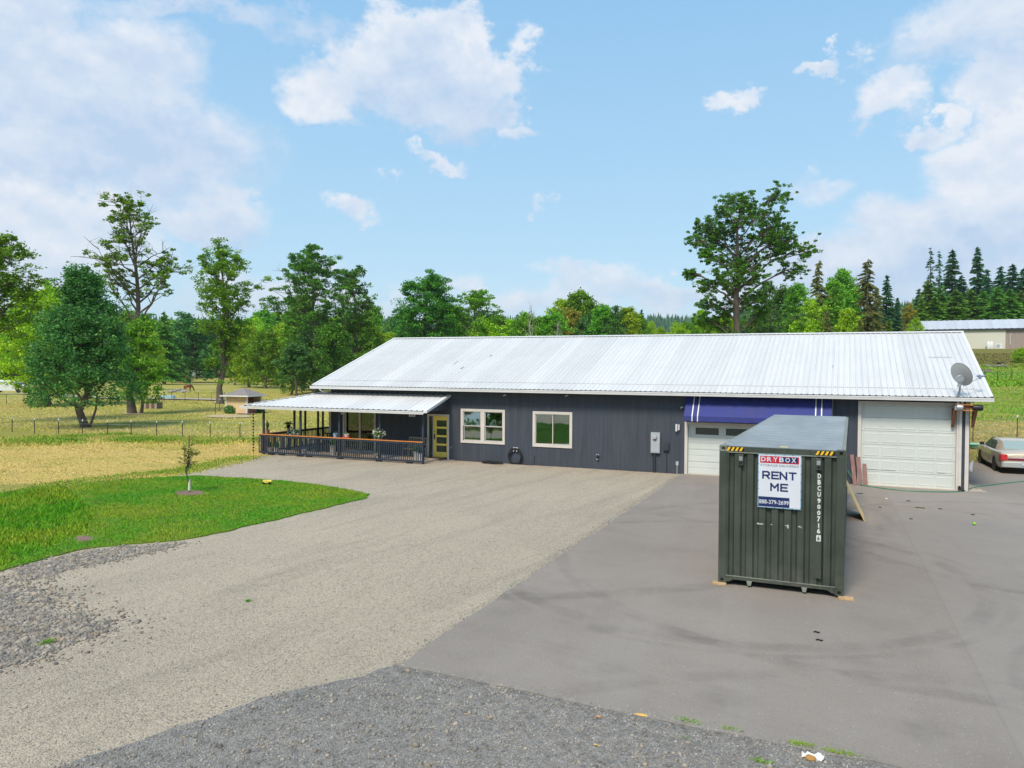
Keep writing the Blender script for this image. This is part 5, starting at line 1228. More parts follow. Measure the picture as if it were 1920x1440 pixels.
text('ITR', CHX+.12, CHX+.155, 2.36, 2.40, .012, M_letter, 'lettering', con) if False else None
MB().box(-1.25, -1.1, .25, .33, CH-.008, CH-.0065+.004).build('roof_sticker', M_yellow, con)
M_block = pmat('raw_timber', (.50, .33, .17), .8, var=.25, vscale=8)
# bearing blocks
for (x, y, lab) in ((-CW+.02, .02, 'scrap timber block under the near left corner of the container'), (.03, -.03, 'scrap timber block under the near right corner of the container'), (-CW+.1, CL-.2, 'timber block under the far left corner of the container'), (-.1, CL-.2, 'timber block under the far right corner of the container')):
    m = MB(); m.box(-.13, .15, -.08, .08, 0, .046); t = m.build('timber_block', M_block, None, bevel=.004, loc=(KX+x, KY+y, .023)); t.rotation_euler.z = .08; tag(t, lab, 'timber block', 'timber blocks under the container')
# plywood sheet leaning on the container's right side
pl_b = G(1620, 979); 
m = MB(); a = Vector((KX+.04, pl_b[1]+1.2, 1.55)); 
p0 = Vector((pl_b[0]+.02, pl_b[1]-.0, .03)); p1 = Vector((KX+.05, pl_b[1]+.0, 1.18)); dv = Vector((0, 1.25, 0)); nn = (p1-p0).cross(dv).normalized()*.02
m.add([p0, p0+dv, p1+dv, p1, p0+nn, p0+dv+nn, p1+dv+nn, p1+nn], [(0,1,2,3),(4,7,6,5),(0,4,5,1),(1,5,6,2),(2,6,7,3),(3,7,4,0)])
tag(m.build('plywood_sheet', M_ply), 'pale plywood sheet leaning against the right side of the container', 'plywood')
# boards leaning by the tall garage door
for k, (xo, hh_, wd_, tl) in enumerate(((-3.98, 1.20, .14, -.02), (-3.78, 1.12, .15, .0), (-3.60, .86, .15, .05))):
    m = MB(); xo2 = xo; m.bar((xo2+.06, -.34, .03), (xo2+tl-.04, -.06, hh_), wd_, .025, up=(0, -1, 0))
    tag(m.build('leaning_board', M_red_wood), ('tallest reddish board leaning left of the tall garage door', 'middle reddish board leaning beside the tall garage door', 'shortest reddish board, leaning in front of the tall garage door')[k], 'board', 'reddish boards leaning beside the garage door')

# ------------------------------------------------------------------ litter and small things
m = MB(); rrr = random.Random(3); base_c = G(1524, 1424)
t = thing('litter_rag', 'crumpled white rag over a brown stone at the bottom edge of the gravel', 'litter', (*base_c, .013)); t.scale = (.75, .75, .75)
pts = []
nx_, ny_ = 9, 5
for j in range(ny_):
    for i in range(nx_): pts.append((-.16+.32*i/(nx_-1)+rrr.uniform(-.012, .012), -.05+.11*j/(ny_-1)+rrr.uniform(-.012, .012), .05+.035*math.sin(i*1.7+j)+rrr.uniform(-.012, .012)-(.045 if j == 0 else 0)))
m.add(pts, [(j*nx_+i, j*nx_+i+1, (j+1)*nx_+i+1, (j+1)*nx_+i) for j in range(ny_-1) for i in range(nx_-1)]); m.build('rag', M_white, t)
MB().lathe((-.03, -.05, 0), [(.07, 0), (.085, .025), (.07, .05), (.03, .06)], 9).build('stone', pmat('ochre_stone', (.42, .22, .06), .8), t)
for k, (u, v, s_, c_) in enumerate(((1203,1344,.10,(.70,.42,.10)),(1122,1347,.05,(.50,.25,.12)),(1118,1401,.05,(.55,.35,.12)),(918,1348,.045,(.60,.36,.18)),(875,1343,.03,(.55,.3,.15)))):
    m = MB(); n_ = 10; m.add([(s_*math.cos(6.28*i/n_)*(.7+.6*rrr.random()), s_*.35*math.sin(6.28*i/n_)*(.7+.6*rrr.random()), .012+.012*rrr.random()) for i in range(n_)]+[(0, 0, .03)], [(i, (i+1) % n_, n_) for i in range(n_)])
    o = m.build('fallen_leaf', pmat('leaf_litter_%d' % k, c_, .8), loc=(*G(u, v), .01)); tag(o, ('large orange fallen leaf on the gravel beside the asphalt edge', 'rust-coloured leaf near the start of the asphalt edge', 'small ochre leaf on the grey gravel below the orange one', 'tan leaf alone on the grey gravel at the left', 'smallest brown leaf on the grey gravel')[k], 'leaf', 'fallen leaves on the grey gravel')
u_, v_ = 1424/5.333+1560, 860+672/5.333
c_ = G(1827, 986); o = MB().lathe((0, 0, 0), [(.02, .005), (.05, .03), (.05, .06), (.02, .085)], 10).build('green_ball', pmat('lime_ball', (.25, .60, .05), .5), smooth=True, loc=(*c_, .022)); tag(o, 'lime green ball lying on the asphalt in front of the garage', 'ball')
for k, (u, v, l_) in enumerate(((1612,927,.22),(1703,941,.12),(1725,954,.28),(1650,953,.08),(1763,956,.1),(1708,975,.08),(1824,967,.1),(1531,1189,.09),(1536,1204,.1),(61,1032,.1))):
    m = MB(); m.tube([(-l_/2, 0, .012), (-l_/5, .02, .02), (l_/4, -.015, .018), (l_/2, .02, .012)], .014, 5); o = m.build('bark_scrap', M_black, loc=(*G(u, v), .02 if u > 700 else .01)); tag(o, ('curled black scrap between the leaning boards and the container', 'short dark scrap in front of the boards', 'longest black scrap, in the middle of the garage apron', 'tiny dark scrap beside the dried mud', 'dark scrap farthest right on the garage apron', 'small dark scrap nearest the container on the apron', 'dark crumb beside the lime green ball', 'upper of two black scraps right of the container foot', 'lower of two black scraps right of the container foot', 'dark scrap on the gravel below the lawn')[k], 'scrap', 'black scraps scattered on the paving')
m = MB(); c_ = G(1662, 937); o = MB().lathe((0, 0, 0), [(.03, 0), (.04, .02), (.02, .04)], 8).build('paper_scrap', M_white, loc=(*c_, .022)); tag(o, 'white scrap of paper on the asphalt before the tall garage door', 'litter')
# toy truck on the lawn
t = thing('toy_truck', 'yellow toy dump truck with black wheels lying at the upper edge of the lawn', 'toy', (*G(501, 910), .05), R(24))
m = MB(); m.box(-.20, .22, -.09, .09, .07, .12); m.box(-.02, .24, -.11, .11, .12, .20); m.box(-.20, -.06, -.08, .08, .12, .21); m.build('body', M_yellow, t, bevel=.01); t.scale = (.75, .75, .75)
for sx_ in (-.15, .15):
    for sy_ in (-.10, .10): MB().lathe((sx_, sy_-.02, .06), [(.06, 0), (.06, .04)], 12, axis='y').build('wheel', M_black, t)
# turquoise sandbox lid and white bag on the right
c_ = (2.45, 14.1); t = thing('round_pool', 'turquoise round plastic pool lying on the grass behind the house corner', 'pool', (c_[0], c_[1], hz(*c_)-.05)); MB().lathe((0, 0, 0), [(.62, 0), (.68, .16), (.72, .20), (.66, .20), (.6, .06)], 24).build('basin', pmat('turquoise_plastic', (.22, .55, .45), .4), t, smooth=True)
m = MB(); rag = rng.normal(0, 1, (14, 3)); bmh = bmesh.new(); [bmh.verts.new((v[0]*.09, v[1]*.1, abs(v[2])*.16)) for v in rag]; bmesh.ops.convex_hull(bmh, input=bmh.verts[:]); me = bpy.data.meshes.new('white_bag'); bmh.to_mesh(me); bmh.free(); me.materials.append(M_white)
c_ = onY(1818, 858, 6.0); o = put(me, 'white_bag', None, (c_[0]-.02, 6.2, .02), 0, (1.2, 1.2, 1.6)); tag(o, 'crumpled white bag beside the right wall of the house', 'bag')

# ------------------------------------------------------------------ parked sedan
M_car = pmat('silver_beige_paint', (.62, .52, .40), .3, .2, var=.04, coat=.6)
car = thing('parked_car', 'silver-beige four-door sedan with a full-width tail light bar, parked beside the house', 'car', (3.0-.12, 9.0, .022), R(2.5))
# local: +y forward, x right; width 1.9, length 5.4
def loft(m, stations, mi=0, cap=True):
    k = len(m.v); n_ = len(stations[0])
    for s_ in stations: m.v += [tuple(map(float, p)) for p in s_]
    for i in range(len(stations)-1):
        for j in range(n_-1): m.f.append((k+i*n_+j, k+i*n_+j+1, k+(i+1)*n_+j+1, k+(i+1)*n_+j)); m.m.append(mi)
    if cap:
        m.f.append(tuple(k+j for j in range(n_))); m.m.append(mi); m.f.append(tuple(k+(len(stations)-1)*n_+j for j in reversed(range(n_)))); m.m.append(mi)
def bodysec(y, w_, zb_, zs, zt_):
    h_ = w_/2
    prof = [(-h_*.90, zb_), (-h_*.985, zb_+.10), (-h_*1.0, zb_+.30), (-h_*.99, (zs+zb_)/2+.12), (-h_*.965, zs-.03), (-h_*.90, zs+.01), (-h_*.55, zt_), (0, zt_+.015)]
    prof = prof + [(-x, z) for x, z in reversed(prof[:-1])]; return [(x, y, z) for x, z in prof]
m = MB()
loft(m, [bodysec(-2.72, 1.62, .42, .80, .84), bodysec(-2.66, 1.78, .30, .88, .93), bodysec(-2.45, 1.88, .24, .95, 1.0), bodysec(-1.9, 1.93, .22, .96, 1.02), bodysec(-1.2, 1.95, .22, .95, 1.0), bodysec(0, 1.96, .22, .94, .98), bodysec(1.0, 1.95, .22, .94, .98), bodysec(1.8, 1.92, .22, .90, .96), bodysec(2.4, 1.85, .26, .82, .88), bodysec(2.68, 1.70, .34, .72, .78)])
body = m.build('body', M_car, car, smooth=True)
sub = body.modifiers.new('s', 'SUBSURF'); sub.levels = sub.render_levels = 1
def ghsec(y, w0, w1_, z0, z1): return [(-w0/2, y, z0), (-w1_/2-.03, y, z1-.10), (-w1_/2+.05, y, z1-.02), (0, y, z1), (w1_/2-.05, y, z1-.02), (w1_/2+.03, y, z1-.10), (w0/2, y, z0)]
m = MB(); loft(m, [ghsec(-1.95, 1.62, 1.4, .98, 1.02), ghsec(-1.28, 1.66, 1.28, .97, 1.37), ghsec(-.6, 1.68, 1.30, .97, 1.43), ghsec(.2, 1.68, 1.30, .97, 1.42), ghsec(.65, 1.66, 1.26, .97, 1.36), ghsec(1.35, 1.6, 1.4, .95, .99)]); g_ = m.build('roof', M_car, car, smooth=True)
M_carglass = pmat('car_glass', (.10, .13, .13), .06, spec=.9, coat=.5)
M_carglass_rear = pmat('car_rear_glass', (.30, .38, .36), .08, spec=.9, coat=.5)
def lerp3(a, b, t): return tuple(a[i]+(b[i]-a[i])*t for i in range(3))
# rear glass & windscreen
m = MB(); m.add([(-.66, -1.925, 1.035), (.66, -1.925, 1.035), (.58, -1.34, 1.375), (-.58, -1.34, 1.375)], [(0,1,2,3)]); m.build('rear_window', M_carglass_rear, car)
m = MB(); m.add([(-.70, 1.30, 1.01), (.70, 1.30, 1.01), (.60, .69, 1.375), (-.60, .69, 1.375)], [(0,1,2,3)]); m.build('windscreen', M_carglass, car)
for s_ in (-1, 1):
    for (a, b_, c_, d_) in (((-1.22, 1.0), (-.42, 1.0), (-.42, 1.34), (-.95, 1.32)), ((-.36, 1.0), (.95, 1.0), (.55, 1.30), (-.36, 1.34))):
        m = MB(); m.add([(s_*(.852-(z-1.0)*.46), y, z) for y, z in (a, b_, c_, d_)], [(0,1,2,3)]); m.build('side_window', M_carglass, car)
    m = MB(); m.box(s_*1.0-.09, s_*1.0+.09, .72, .90, .98, 1.12); m.build('mirror', M_black, car, bevel=.02)
    for y in (-1.55, 1.42):
        wdl = bpy.data.objects.new('wheel', None); COL.objects.link(wdl); wdl.parent = car; wdl.location = (s_*.84, y, .325)
        MB().lathe((0, 0, 0), [(.22, -.105), (.31, -.10), (.325, -.06), (.325, .06), (.31, .10), (.22, .105)], 24, axis='x').build('tyre', M_rubber, wdl, smooth=True)
        m = MB(); m.lathe((s_*.06, 0, 0), [(.215, 0), (.20, s_*.04), (.05, s_*.055)], 20, axis='x'); m.build('rim', M_steel, wdl)
        MB().lathe((s_*(.965-.84), 0, .01), [(.355, -.005), (.355, .006)], 24, axis='x').build('wheel_arch', M_black, wdl)
    m = MB(); m.box(s_*.80-.12, s_*.80+.12, -2.735, -2.6, .60, .86); m.box(s_*.93-.015, s_*.93+.02, -2.70, -2.46, .60, .86); m.build('tail_light', M_red, car, bevel=.01)
    m = MB(); m.box(s_*.62-.2, s_*.62+.2, 2.62, 2.70, .58, .72); m.build('headlight', M_glass_clear if 0 else M_grey, car)
m = MB(); m.box(-.67, .67, -2.745, -2.66, .615, .70); m.build('light_bar', pmat('dark_red_lens', (.20, .01, .05), .25), car, bevel=.005)
m = MB()
m.prism([(-.92, -2.74), (-.86, -2.80), (0, -2.84), (.86, -2.80), (.92, -2.74), (.92, -2.3), (-.92, -2.3)], .30, .55, plane='xy'); m.build('bumper', pmat('bumper_paint', (.48, .50, .48), .35, .3), car, bevel=.03)
m = MB(); m.box(-.16, .16, -2.855, -2.842, .40, .56); pl_ = m.build('licence_plate', pmat('plate_blue', (.35, .50, .62), .5), car); MB().box(-.14, .14, -2.858, -2.855, .43, .52).build('plate_ground', M_white, car)
text('YCM', -.11, .11, .44, .51, -2.861, M_navy, 'lettering', car, .01)
MB().box(-.06, .06, -2.76, -2.72, .74, .78).build('badge', M_navy, car, bevel=.01); MB().box(-.55, -.35, -2.70, -2.66, .80, .82).build('badge', M_grey, car)
m = MB(); m.box(-.97, .97, -1.1, 1.0, .47, .50); m.build('side_moulding', M_car, car)

# ------------------------------------------------------------------ white van far left
c_ = G(18, 738); van = thing('passenger_van', 'white passenger van with dark windows on the farm road at the far left', 'van', (c_[0]-.2, c_[1], .15), -YAW+R(4))
m = MB()
def vs_(x, z0, z1, w0=1.95, w1_=1.75): return [(x, -w0/2, z0), (x, -w0/2, z0+(z1-z0)*.55), (x, -w1_/2, z1-.05), (x, -w1_/2+.12, z1), (x, w1_/2-.12, z1), (x, w1_/2, z1-.05), (x, w0/2, z0+(z1-z0)*.55), (x, w0/2, z0)]
loft(m, [vs_(-2.9, .42, 1.95), vs_(-2.8, .35, 2.05), vs_(1.0, .35, 2.05), vs_(1.35, .35, 1.95), vs_(2.0, .35, 1.35), vs_(2.75, .38, 1.15), vs_(2.9, .42, .95)]); m.build('body', M_white, van, smooth=False, bevel=.03)
for (a, b_) in ((-2.6, -1.55), (-1.4, -1.05), (-.9, -.55), (-.35, .35), (.5, 1.25)):
    MB().add([(a, -.955, 1.32), (b_, -.955, 1.32), (b_-(.25 if a > .4 else 0), -.90, 1.78), (a, -.90, 1.78)], [(0,1,2,3)]).build('window', M_glass_dark, van)
MB().add([(1.42, -.8, 1.86), (1.42, .8, 1.86), (2.02, .85, 1.36), (2.02, -.85, 1.36)], [(0,1,2,3)]).build('windscreen', M_glass_dark, van)
for x in (-1.9, 2.0):
    for y in (-.93, .93):
        MB().lathe((x, y, .34), [(.34, -.10), (.34, .10)], 16, axis='y').build('wheel', M_rubber, van)
MB().box(2.86, 2.95, -.85, .85, .42, .60).build('bumper', M_grey, van); MB().box(2.3, 2.8, -.985, -.97, .75, .95).build('headlight', M_glass_dark, van)

# ------------------------------------------------------------------ shed
c_ = np.array(G(463, 776)); shd = thing('pump_shed', 'small cream square shed with a grey hip roof and red open side, in the pasture', 'shed', (c_[0], c_[1], 0), 0)
dA = np.array(W(426, 78.0)); dvec = Vector((dA[0]-c_[0], dA[1]-c_[1], 0)); 
vdir = Vector((c_[0]-CAM[0], c_[1]-CAM[1], 0)).normalized(); left = Vector((-vdir.y, vdir.x, 0))
fA = (left*.80 + vdir*.60).normalized(); fB = (-left*.60 + vdir*.80).normalized()     # wall directions from the near corner
SWa, SWb, SHh = 2.35, 2.2, 1.72
def sp(a, b_, z): v = fA*a+fB*b_; return (v.x, v.y, z)
M_cream = pmat('cream_wall', (.72, .52, .30), .8, var=.08, vscale=2); M_brick = pmat('red_brown_brick', (.28, .085, .05), .85, var=.35, vscale=9)
MB().add([sp(0, 0, 0), sp(SWa, 0, 0), sp(SWa, 0, SHh), sp(0, 0, SHh), sp(0, .08, 0), sp(SWa, .08, 0), sp(SWa, .08, SHh), sp(0, .08, SHh)], [(0,1,2,3),(4,7,6,5),(0,3,7,4),(1,5,6,2)]).build('front_wall', M_cream, shd)
MB().add([sp(0, .09, 0), sp(0, SWb, 0), sp(0, SWb, 1.05), sp(0, .09, 1.05)], [(0,1,2,3)]).build('low_wall', M_brick, shd)
MB().add([sp(.9, .09, 0), sp(.9, SWb, 0), sp(.9, SWb, SHh), sp(.9, .09, SHh)], [(0,1,2,3)]).build('inner_wall', M_brick, shd)
MB().add([sp(SWa, 0, 0), sp(SWa, SWb, 0), sp(SWa, SWb, SHh), sp(SWa, 0, SHh)], [(0,1,2,3)]).build('back_wall', M_cream, shd)
MB().add([sp(0, SWb, 0), sp(SWa, SWb, 0), sp(SWa, SWb, SHh), sp(0, SWb, SHh)], [(0,1,2,3)]).build('back_wall', M_cream, shd)
for (a, b_) in ((0, 0), (SWa, 0), (0, SWb)):
    v = sp(a, b_, 0); MB().box(v[0]-.07, v[0]+.07, v[1]-.07, v[1]+.07, 0, SHh).build('corner_board', M_white, shd)
o_ = .45; e_ = [sp(-o_, -o_, SHh), sp(SWa+o_, -o_, SHh), sp(SWa+o_, SWb+o_, SHh), sp(-o_, SWb+o_, SHh)]; ap_ = sp(SWa/2, SWb/2, SHh+.78)
M_shingle = pmat('grey_shingles', (.24, .21, .20), .9, var=.25, vscale=8)
MB().add(e_+[ap_], [(0,1,4),(1,2,4),(2,3,4),(3,0,4),(3,2,1,0)]).build('roof', M_shingle, shd)
m = MB()
for i in range(4): m.bar(e_[i], e_[(i+1) % 4], .05, .12)
m.build('fascia', M_white, shd)

# ------------------------------------------------------------------ far barn
bd = 150.0; bx, by = W(1707, bd+3); b2 = W(1920, bd-6); bdir = Vector((b2[0]-bx, b2[1]-by, 0)).normalized(); bn_ = Vector((-bdir.y, bdir.x, 0)); 
bz = 8.85; barn = thing('pole_barn', 'long taupe metal barn with a pale ribbed roof on the hill at the right', 'barn', (bx, by, bz))
def bp(a, d, z): v = bdir*a+bn_*d; return (v.x, v.y, z)
BLn, BDp, BEv = 62, 12, 4.0
M_taupe = pmat('taupe_siding', (.33, .26, .225), .6, var=.06)
mm = MB(); 
for k in range(56):
    a0 = 1+ k*(BLn-2)/56; a1 = a0+(BLn-2)/56; mm.add([bp(a0, 0, -.5), bp(a0+.35, 0, -.5), bp(a0+.45, -.03, -.5), bp(a1-.1, -.03, -.5), bp(a1, 0, -.5), bp(a0, 0, BEv), bp(a0+.35, 0, BEv), bp(a0+.45, -.03, BEv), bp(a1-.1, -.03, BEv), bp(a1, 0, BEv)], [(i, i+1, i+6, i+5) for i in range(4)])
mm.add([bp(1, 0, -.5), bp(1, BDp, -.5), bp(1, BDp, BEv), bp(1, BDp/2, BEv+1.9), bp(1, 0, BEv)], [(0,1,2,3,4)]); mm.add([bp(BLn-1, 0, -.5), bp(BLn-1, BDp, -.5), bp(BLn-1, BDp, BEv), bp(BLn-1, BDp/2, BEv+1.9), bp(BLn-1, 0, BEv)], [(0,1,2,3,4)]); mm.add([bp(1, BDp, -.5), bp(BLn-1, BDp, -.5), bp(BLn-1, BDp, BEv), bp(1, BDp, BEv)], [(0,1,2,3)])
mm.build('wall', M_taupe, barn)
la = 15.9 
MB().add([bp(1.1, -.12, 0), bp(la, -.12, 0), bp(la, -.12, BEv-.25), bp(1.1, -.12, BEv-.25), bp(1.1, -.05, 0), bp(la, -.05, 0), bp(la, -.05, BEv-.25), bp(1.1, -.05, BEv-.25)], [(0,1,2,3),(0,3,7,4),(1,5,6,2),(3,2,6,7)]).build('sliding_door', pmat('pale_panel', (.62, .60, .50), .6), barn)
brf = bpy.data.objects.new('roof', None); COL.objects.link(brf); brf.parent = barn
npb = 62
tl_ = math.hypot(BDp/2+.5, 1.9)
for k in range(npb):
    a0 = k*BLn/npb; a1 = a0+BLn/npb
    if k == 0:
        bm0 = MB()
        for s_ in (0, 1):
            def yy(t): return (-.5+(BDp/2+.5)*t) if s_ == 0 else (BDp+.5-(BDp/2+.5)*t)
            def zz0(t): return BEv-.1+2.05*t
            prf = [(0, 0), (.62, 0), (.72, .05), (.90, .05), (1.0, 0)]
            bm0.add([bp(x, yy(0), zz0(0)+z) for x, z in prf]+[bp(x, yy(1), zz0(1)+z) for x, z in prf], [(i, i+1, i+6, i+5) for i in range(4)])
        bpm = bm0.mesh('roof_panel', M_roof2)
    v = bdir*a0; put(bpm, 'roof_panel', brf, (v.x, v.y, 0))
MB().add([bp(0, -.5, BEv-.38), bp(BLn, -.5, BEv-.38), bp(BLn, -.5, BEv-.12), bp(0, -.5, BEv-.12), bp(0, 0, BEv-.3), bp(BLn, 0, BEv-.3)], [(0,1,2,3),(0,4,5,1)]).build('fascia', M_dark, barn)
# tanks and heat pump at the barn
def at_barn(u, off=-1.2):
    lo, hi = 0, BLn
    for _ in range(30):
        mid_ = (lo+hi)/2; v = Vector((bx, by, 0))+bdir*mid_+bn_*off; d = np.array(v)-CAM; uu = 960+FPX*np.dot(d, RT)/np.dot(d, FW)
        if uu < u: lo = mid_
        else: hi = mid_
    v = Vector((bx, by, 0))+bdir*lo+bn_*off; return v.x, v.y
for k, u in enumerate((1851.5, 1857.5)):
    x, y = at_barn(u); o = MB().lathe((0, 0, 0), [(.28, 0), (.30, .1), (.30, 1.25), (.16, 1.42), (.08, 1.5)], 14).build('propane_tank', M_white, smooth=True, loc=(x, y, hz(x, y))); tag(o, ('left of the two white upright tanks against the barn wall', 'right one of the two white upright tanks against the barn wall')[k], 'gas tank', 'white upright tanks by the barn')
x, y = at_barn(1871); t = thing('heat_pump', 'white heat pump unit with a round fan grille beside the barn wall', 'heat pump', (x, y, hz(x, y)), math.atan2(bdir.y, bdir.x)); MB().box(-.55, .55, -.2, .2, .12, 1.05).build('casing', M_white, t, bevel=.02); MB().lathe((-.12, -.21, .6), [(.34, 0), (.34, -.02), (.06, -.03)], 18, axis='y').build('fan_grille', M_grey, t); MB().box(-.6, .6, -.3, .3, 0, .12).build('pad', M_concrete, t)
for k, (u0, u1) in enumerate(((1868, 1870), (1892, 1895))):
    x, y = at_barn(u0, -.25); m = MB(); m.tube(smoothp([(0, 0, .9), (.05, 0, 1.6), (.0, 0, 2.3), (.15, 0, 3.0)]), .05, 6); o = m.build('service_pipe', M_white, loc=(x, y, hz(x, y))); tag(o, ('white service pipe rising above the heat pump on the barn wall', 'bent white pipe on the barn wall right of the heat pump')[k], 'pipe')
x, y = at_barn(1848.5); o = MB().lathe((0, 0, 0), [(.2, 0), (.22, .3), (.2, .55)], 10).build('metal_drum', M_steel, loc=(x, y, hz(x, y))); tag(o, 'small grey drum left of the white tanks by the barn', 'drum')
for k, (u, d, lg) in enumerate(((1832, 120, 1.6), (1853, 125, 2.4), (1862, 128, 1.5), (1838, 118, 1.2))):
    x, y = W(u, d*.84/.84); m = MB(); rk = random.Random(k)
    for j in range(6): m.bar((rk.uniform(-.6, .6), rk.uniform(-.4, .4), .1+.07*j), (lg+rk.uniform(-.5, .5), rk.uniform(-.4, .4), .12+.06*j), .12, .06)
    o = m.build('lumber_pile', (M_bark, M_bark_pale)[k % 2], loc=(x, y, hz(x, y))); tag(o, ('loose heap of dark boards on the bank below the barn, leftmost', 'heap of pale boards on the bank below the white tanks', 'heap of dark boards on the bank below the heat pump', 'small heap of pale scrap wood low on the bank')[k], 'lumber pile', 'scrap lumber piles below the barn')

# ------------------------------------------------------------------ fences
def tpost(parent, x, y, h=1.05, white=True, cl=.045):
    z = hz(x, y); m = MB(); m.box(-cl/2, cl/2, -.012, .012, -.05, h-.14, 0); m.box(-.008, .008, -.03, .0, -.05, h-.14, 0)
    m.box(-cl*.7, cl*.7, -.02, .02, h-.14, h, 1); return m.build('fence_post', [M_fpost, M_white if white else M_fpost], parent, loc=(x-parent.location.x, y-parent.location.y, z-parent.location.z))
M_fpost = pmat('green_steel_post', (.05, .065, .045), .6)
def fence(label, pts, h=1.05, wires=(.45, .75, .98), wr=.005, white=True, mat=None, cl=.045):
    f = thing('wire_fence', label, 'fence', (pts[0][0], pts[0][1], 0))
    for (x, y) in pts: tpost(f, x, y, h, white, cl)
    for wz in wires:
        MB().tube([(x-pts[0][0], y-pts[0][1], hz(x, y)+wz) for x, y in pts], wr, 4).build('wire', M_steel, f)
    return f
fence('wire fence on white-capped T-posts across the dry pasture at the left', [G(-30,806)]+[G(u, v) for u, v in ((23,810),(65,813),(110,814),(155,816),(202,818),(246,818),(294,819),(342,819),(394,821),(450,822))]+[(-36.5, 6.5)])
fence('farther wire fence with thin posts beside the farm road', [G(u, v) for u, v in ((-20,757),(12,757),(45,757),(298,753),(308,753),(322,752),(347,752),(372,752),(396,752),(421,752),(470,753))], 1.35, (.6, 1.2), .006, True, cl=.06)
fence('single T-post fence running up to the pump shed', [G(404,777), G(412,771), G(424,765)], 1.3, (.6, 1.1))
c1 = (W(1910, 47), W(1832, 40)); pts_ = [W(1826, 42), W(1909, 42.5), W(1990, 43)]
fence('wire fence on white-capped T-posts along the bank behind the car', pts_, 1.25, (.5, .85, 1.1))
fence('wooden post and wire fence across the green hill below the barn', [W(u, 92) for u in (1846, 1870, 1897, 1940)], 1.25, (.4, .7, 1.0, 1.2), .008, False, cl=.10)

# ------------------------------------------------------------------ field things
c_ = G(285, 767); t = thing('hay_crate', 'weathered brown wooden crate box standing in the pasture', 'crate', (*c_, 0), R(20))
MB().box(-.85, .85, -.6, .6, .05, .75).build('crate_body', M_brown_wood if 0 else pmat('weathered_box', (.22, .14, .10), .9, var=.3, vscale=5), t)
for k in range(6): MB().box(-.85+k*.29, -.85+k*.29+.25, -.63, -.602, .02, .78).build('plank', M_bark_pale if k % 2 else M_brown_wood, t)
c_ = G(315, 750); t = thing('water_trough', 'pale blue water trough beside the farm road', 'trough', (*c_, .1), R(25)); m = MB(); m.box(-.85, .85, -.45, .45, 0, .55); m.build('tub', pmat('trough_blue', (.32, .52, .58), .5), t, bevel=.08); MB().box(-.75, .75, -.36, .36, .55, .552).build('water', M_glass_dark, t)
for k, (u, v) in enumerate(((328,736),(335,735),(342,737),(322,737))):
    m = MB(); rk = random.Random(k+9); bmh = bmesh.new(); [bmh.verts.new((rk.uniform(-.9, .9), rk.uniform(-.5, .5), rk.uniform(0, .6))) for _ in range(14)]; bmesh.ops.convex_hull(bmh, input=bmh.verts[:]); me = bpy.data.meshes.new('boulder'); bmh.to_mesh(me); bmh.free(); me.materials.append(M_stone_grey)
    o = put(me, 'boulder', None, (*G(u, v), .0)); tag(o, ('grey boulder heap left of the grazing horse, second from left', 'grey boulder in the middle of the heap by the horse', 'grey boulder nearest the grazing horse', 'leftmost pale boulder of the heap by the horse')[k], 'boulder', 'boulders beside the grazing horse')
# horse (grazing)
def skinned(name, joints, edges, mat, parent, sub=1):
    me = bpy.data.meshes.new(name); me.from_pydata([j[:3] for j in joints], edges, []); o = bpy.data.objects.new(name, me); COL.objects.link(o); o.parent = parent
    sk = o.modifiers.new('skin', 'SKIN')
    for i, j in enumerate(joints): me.skin_vertices[0].data[i].radius = (j[3], j[3] if len(j) < 5 else j[4])
    me.skin_vertices[0].data[0].use_root = True
    ss = o.modifiers.new('sub', 'SUBSURF'); ss.levels = ss.render_levels = sub; me.materials.append(mat); return o
c_ = G(353, 736); horse = thing('horse', 'chestnut horse grazing head-down in the far pasture', 'horse', (*c_, .08), -YAW+R(62))
J = [(-.55, 0, 1.15, .27), (-.1, 0, 1.12, .29), (.40, 0, 1.15, .27), (.72, 0, 1.10, .17), (1.0, 0, .78, .12), (1.18, 0, .42, .11), (1.28, 0, .18, .07),
     (.45, .15, .75, .09), (.45, .15, .42, .055), (.47, .15, .04, .05), (.35, -.15, .75, .09), (.30, -.15, .42, .055), (.33, -.15, .04, .05),
     (-.62, .15, .80, .13), (-.78, .15, .48, .065), (-.70, .15, .04, .05), (-.55, -.15, .80, .13), (-.66, -.15, .48, .065), (-.55, -.15, .04, .05), (-.85, 0, 1.1, .06), (-.95, 0, .7, .05)]
skinned('body', J, [(0,1),(1,2),(2,3),(3,4),(4,5),(5,6),(2,7),(7,8),(8,9),(2,10),(10,11),(11,12),(0,13),(13,14),(14,15),(0,16),(16,17),(17,18),(0,19),(19,20)], pmat('chestnut_coat', (.28, .09, .03), .6), horse)
MB().add([(.60, 0, 1.42), (.95, 0, 1.0), (.80, .0, .95), (.5, 0, 1.3), (.6, .04, 1.42), (.95, .04, 1.0)], [(0,1,2,3),(4,5,2,3)]).build('mane', M_brown_wood, horse)
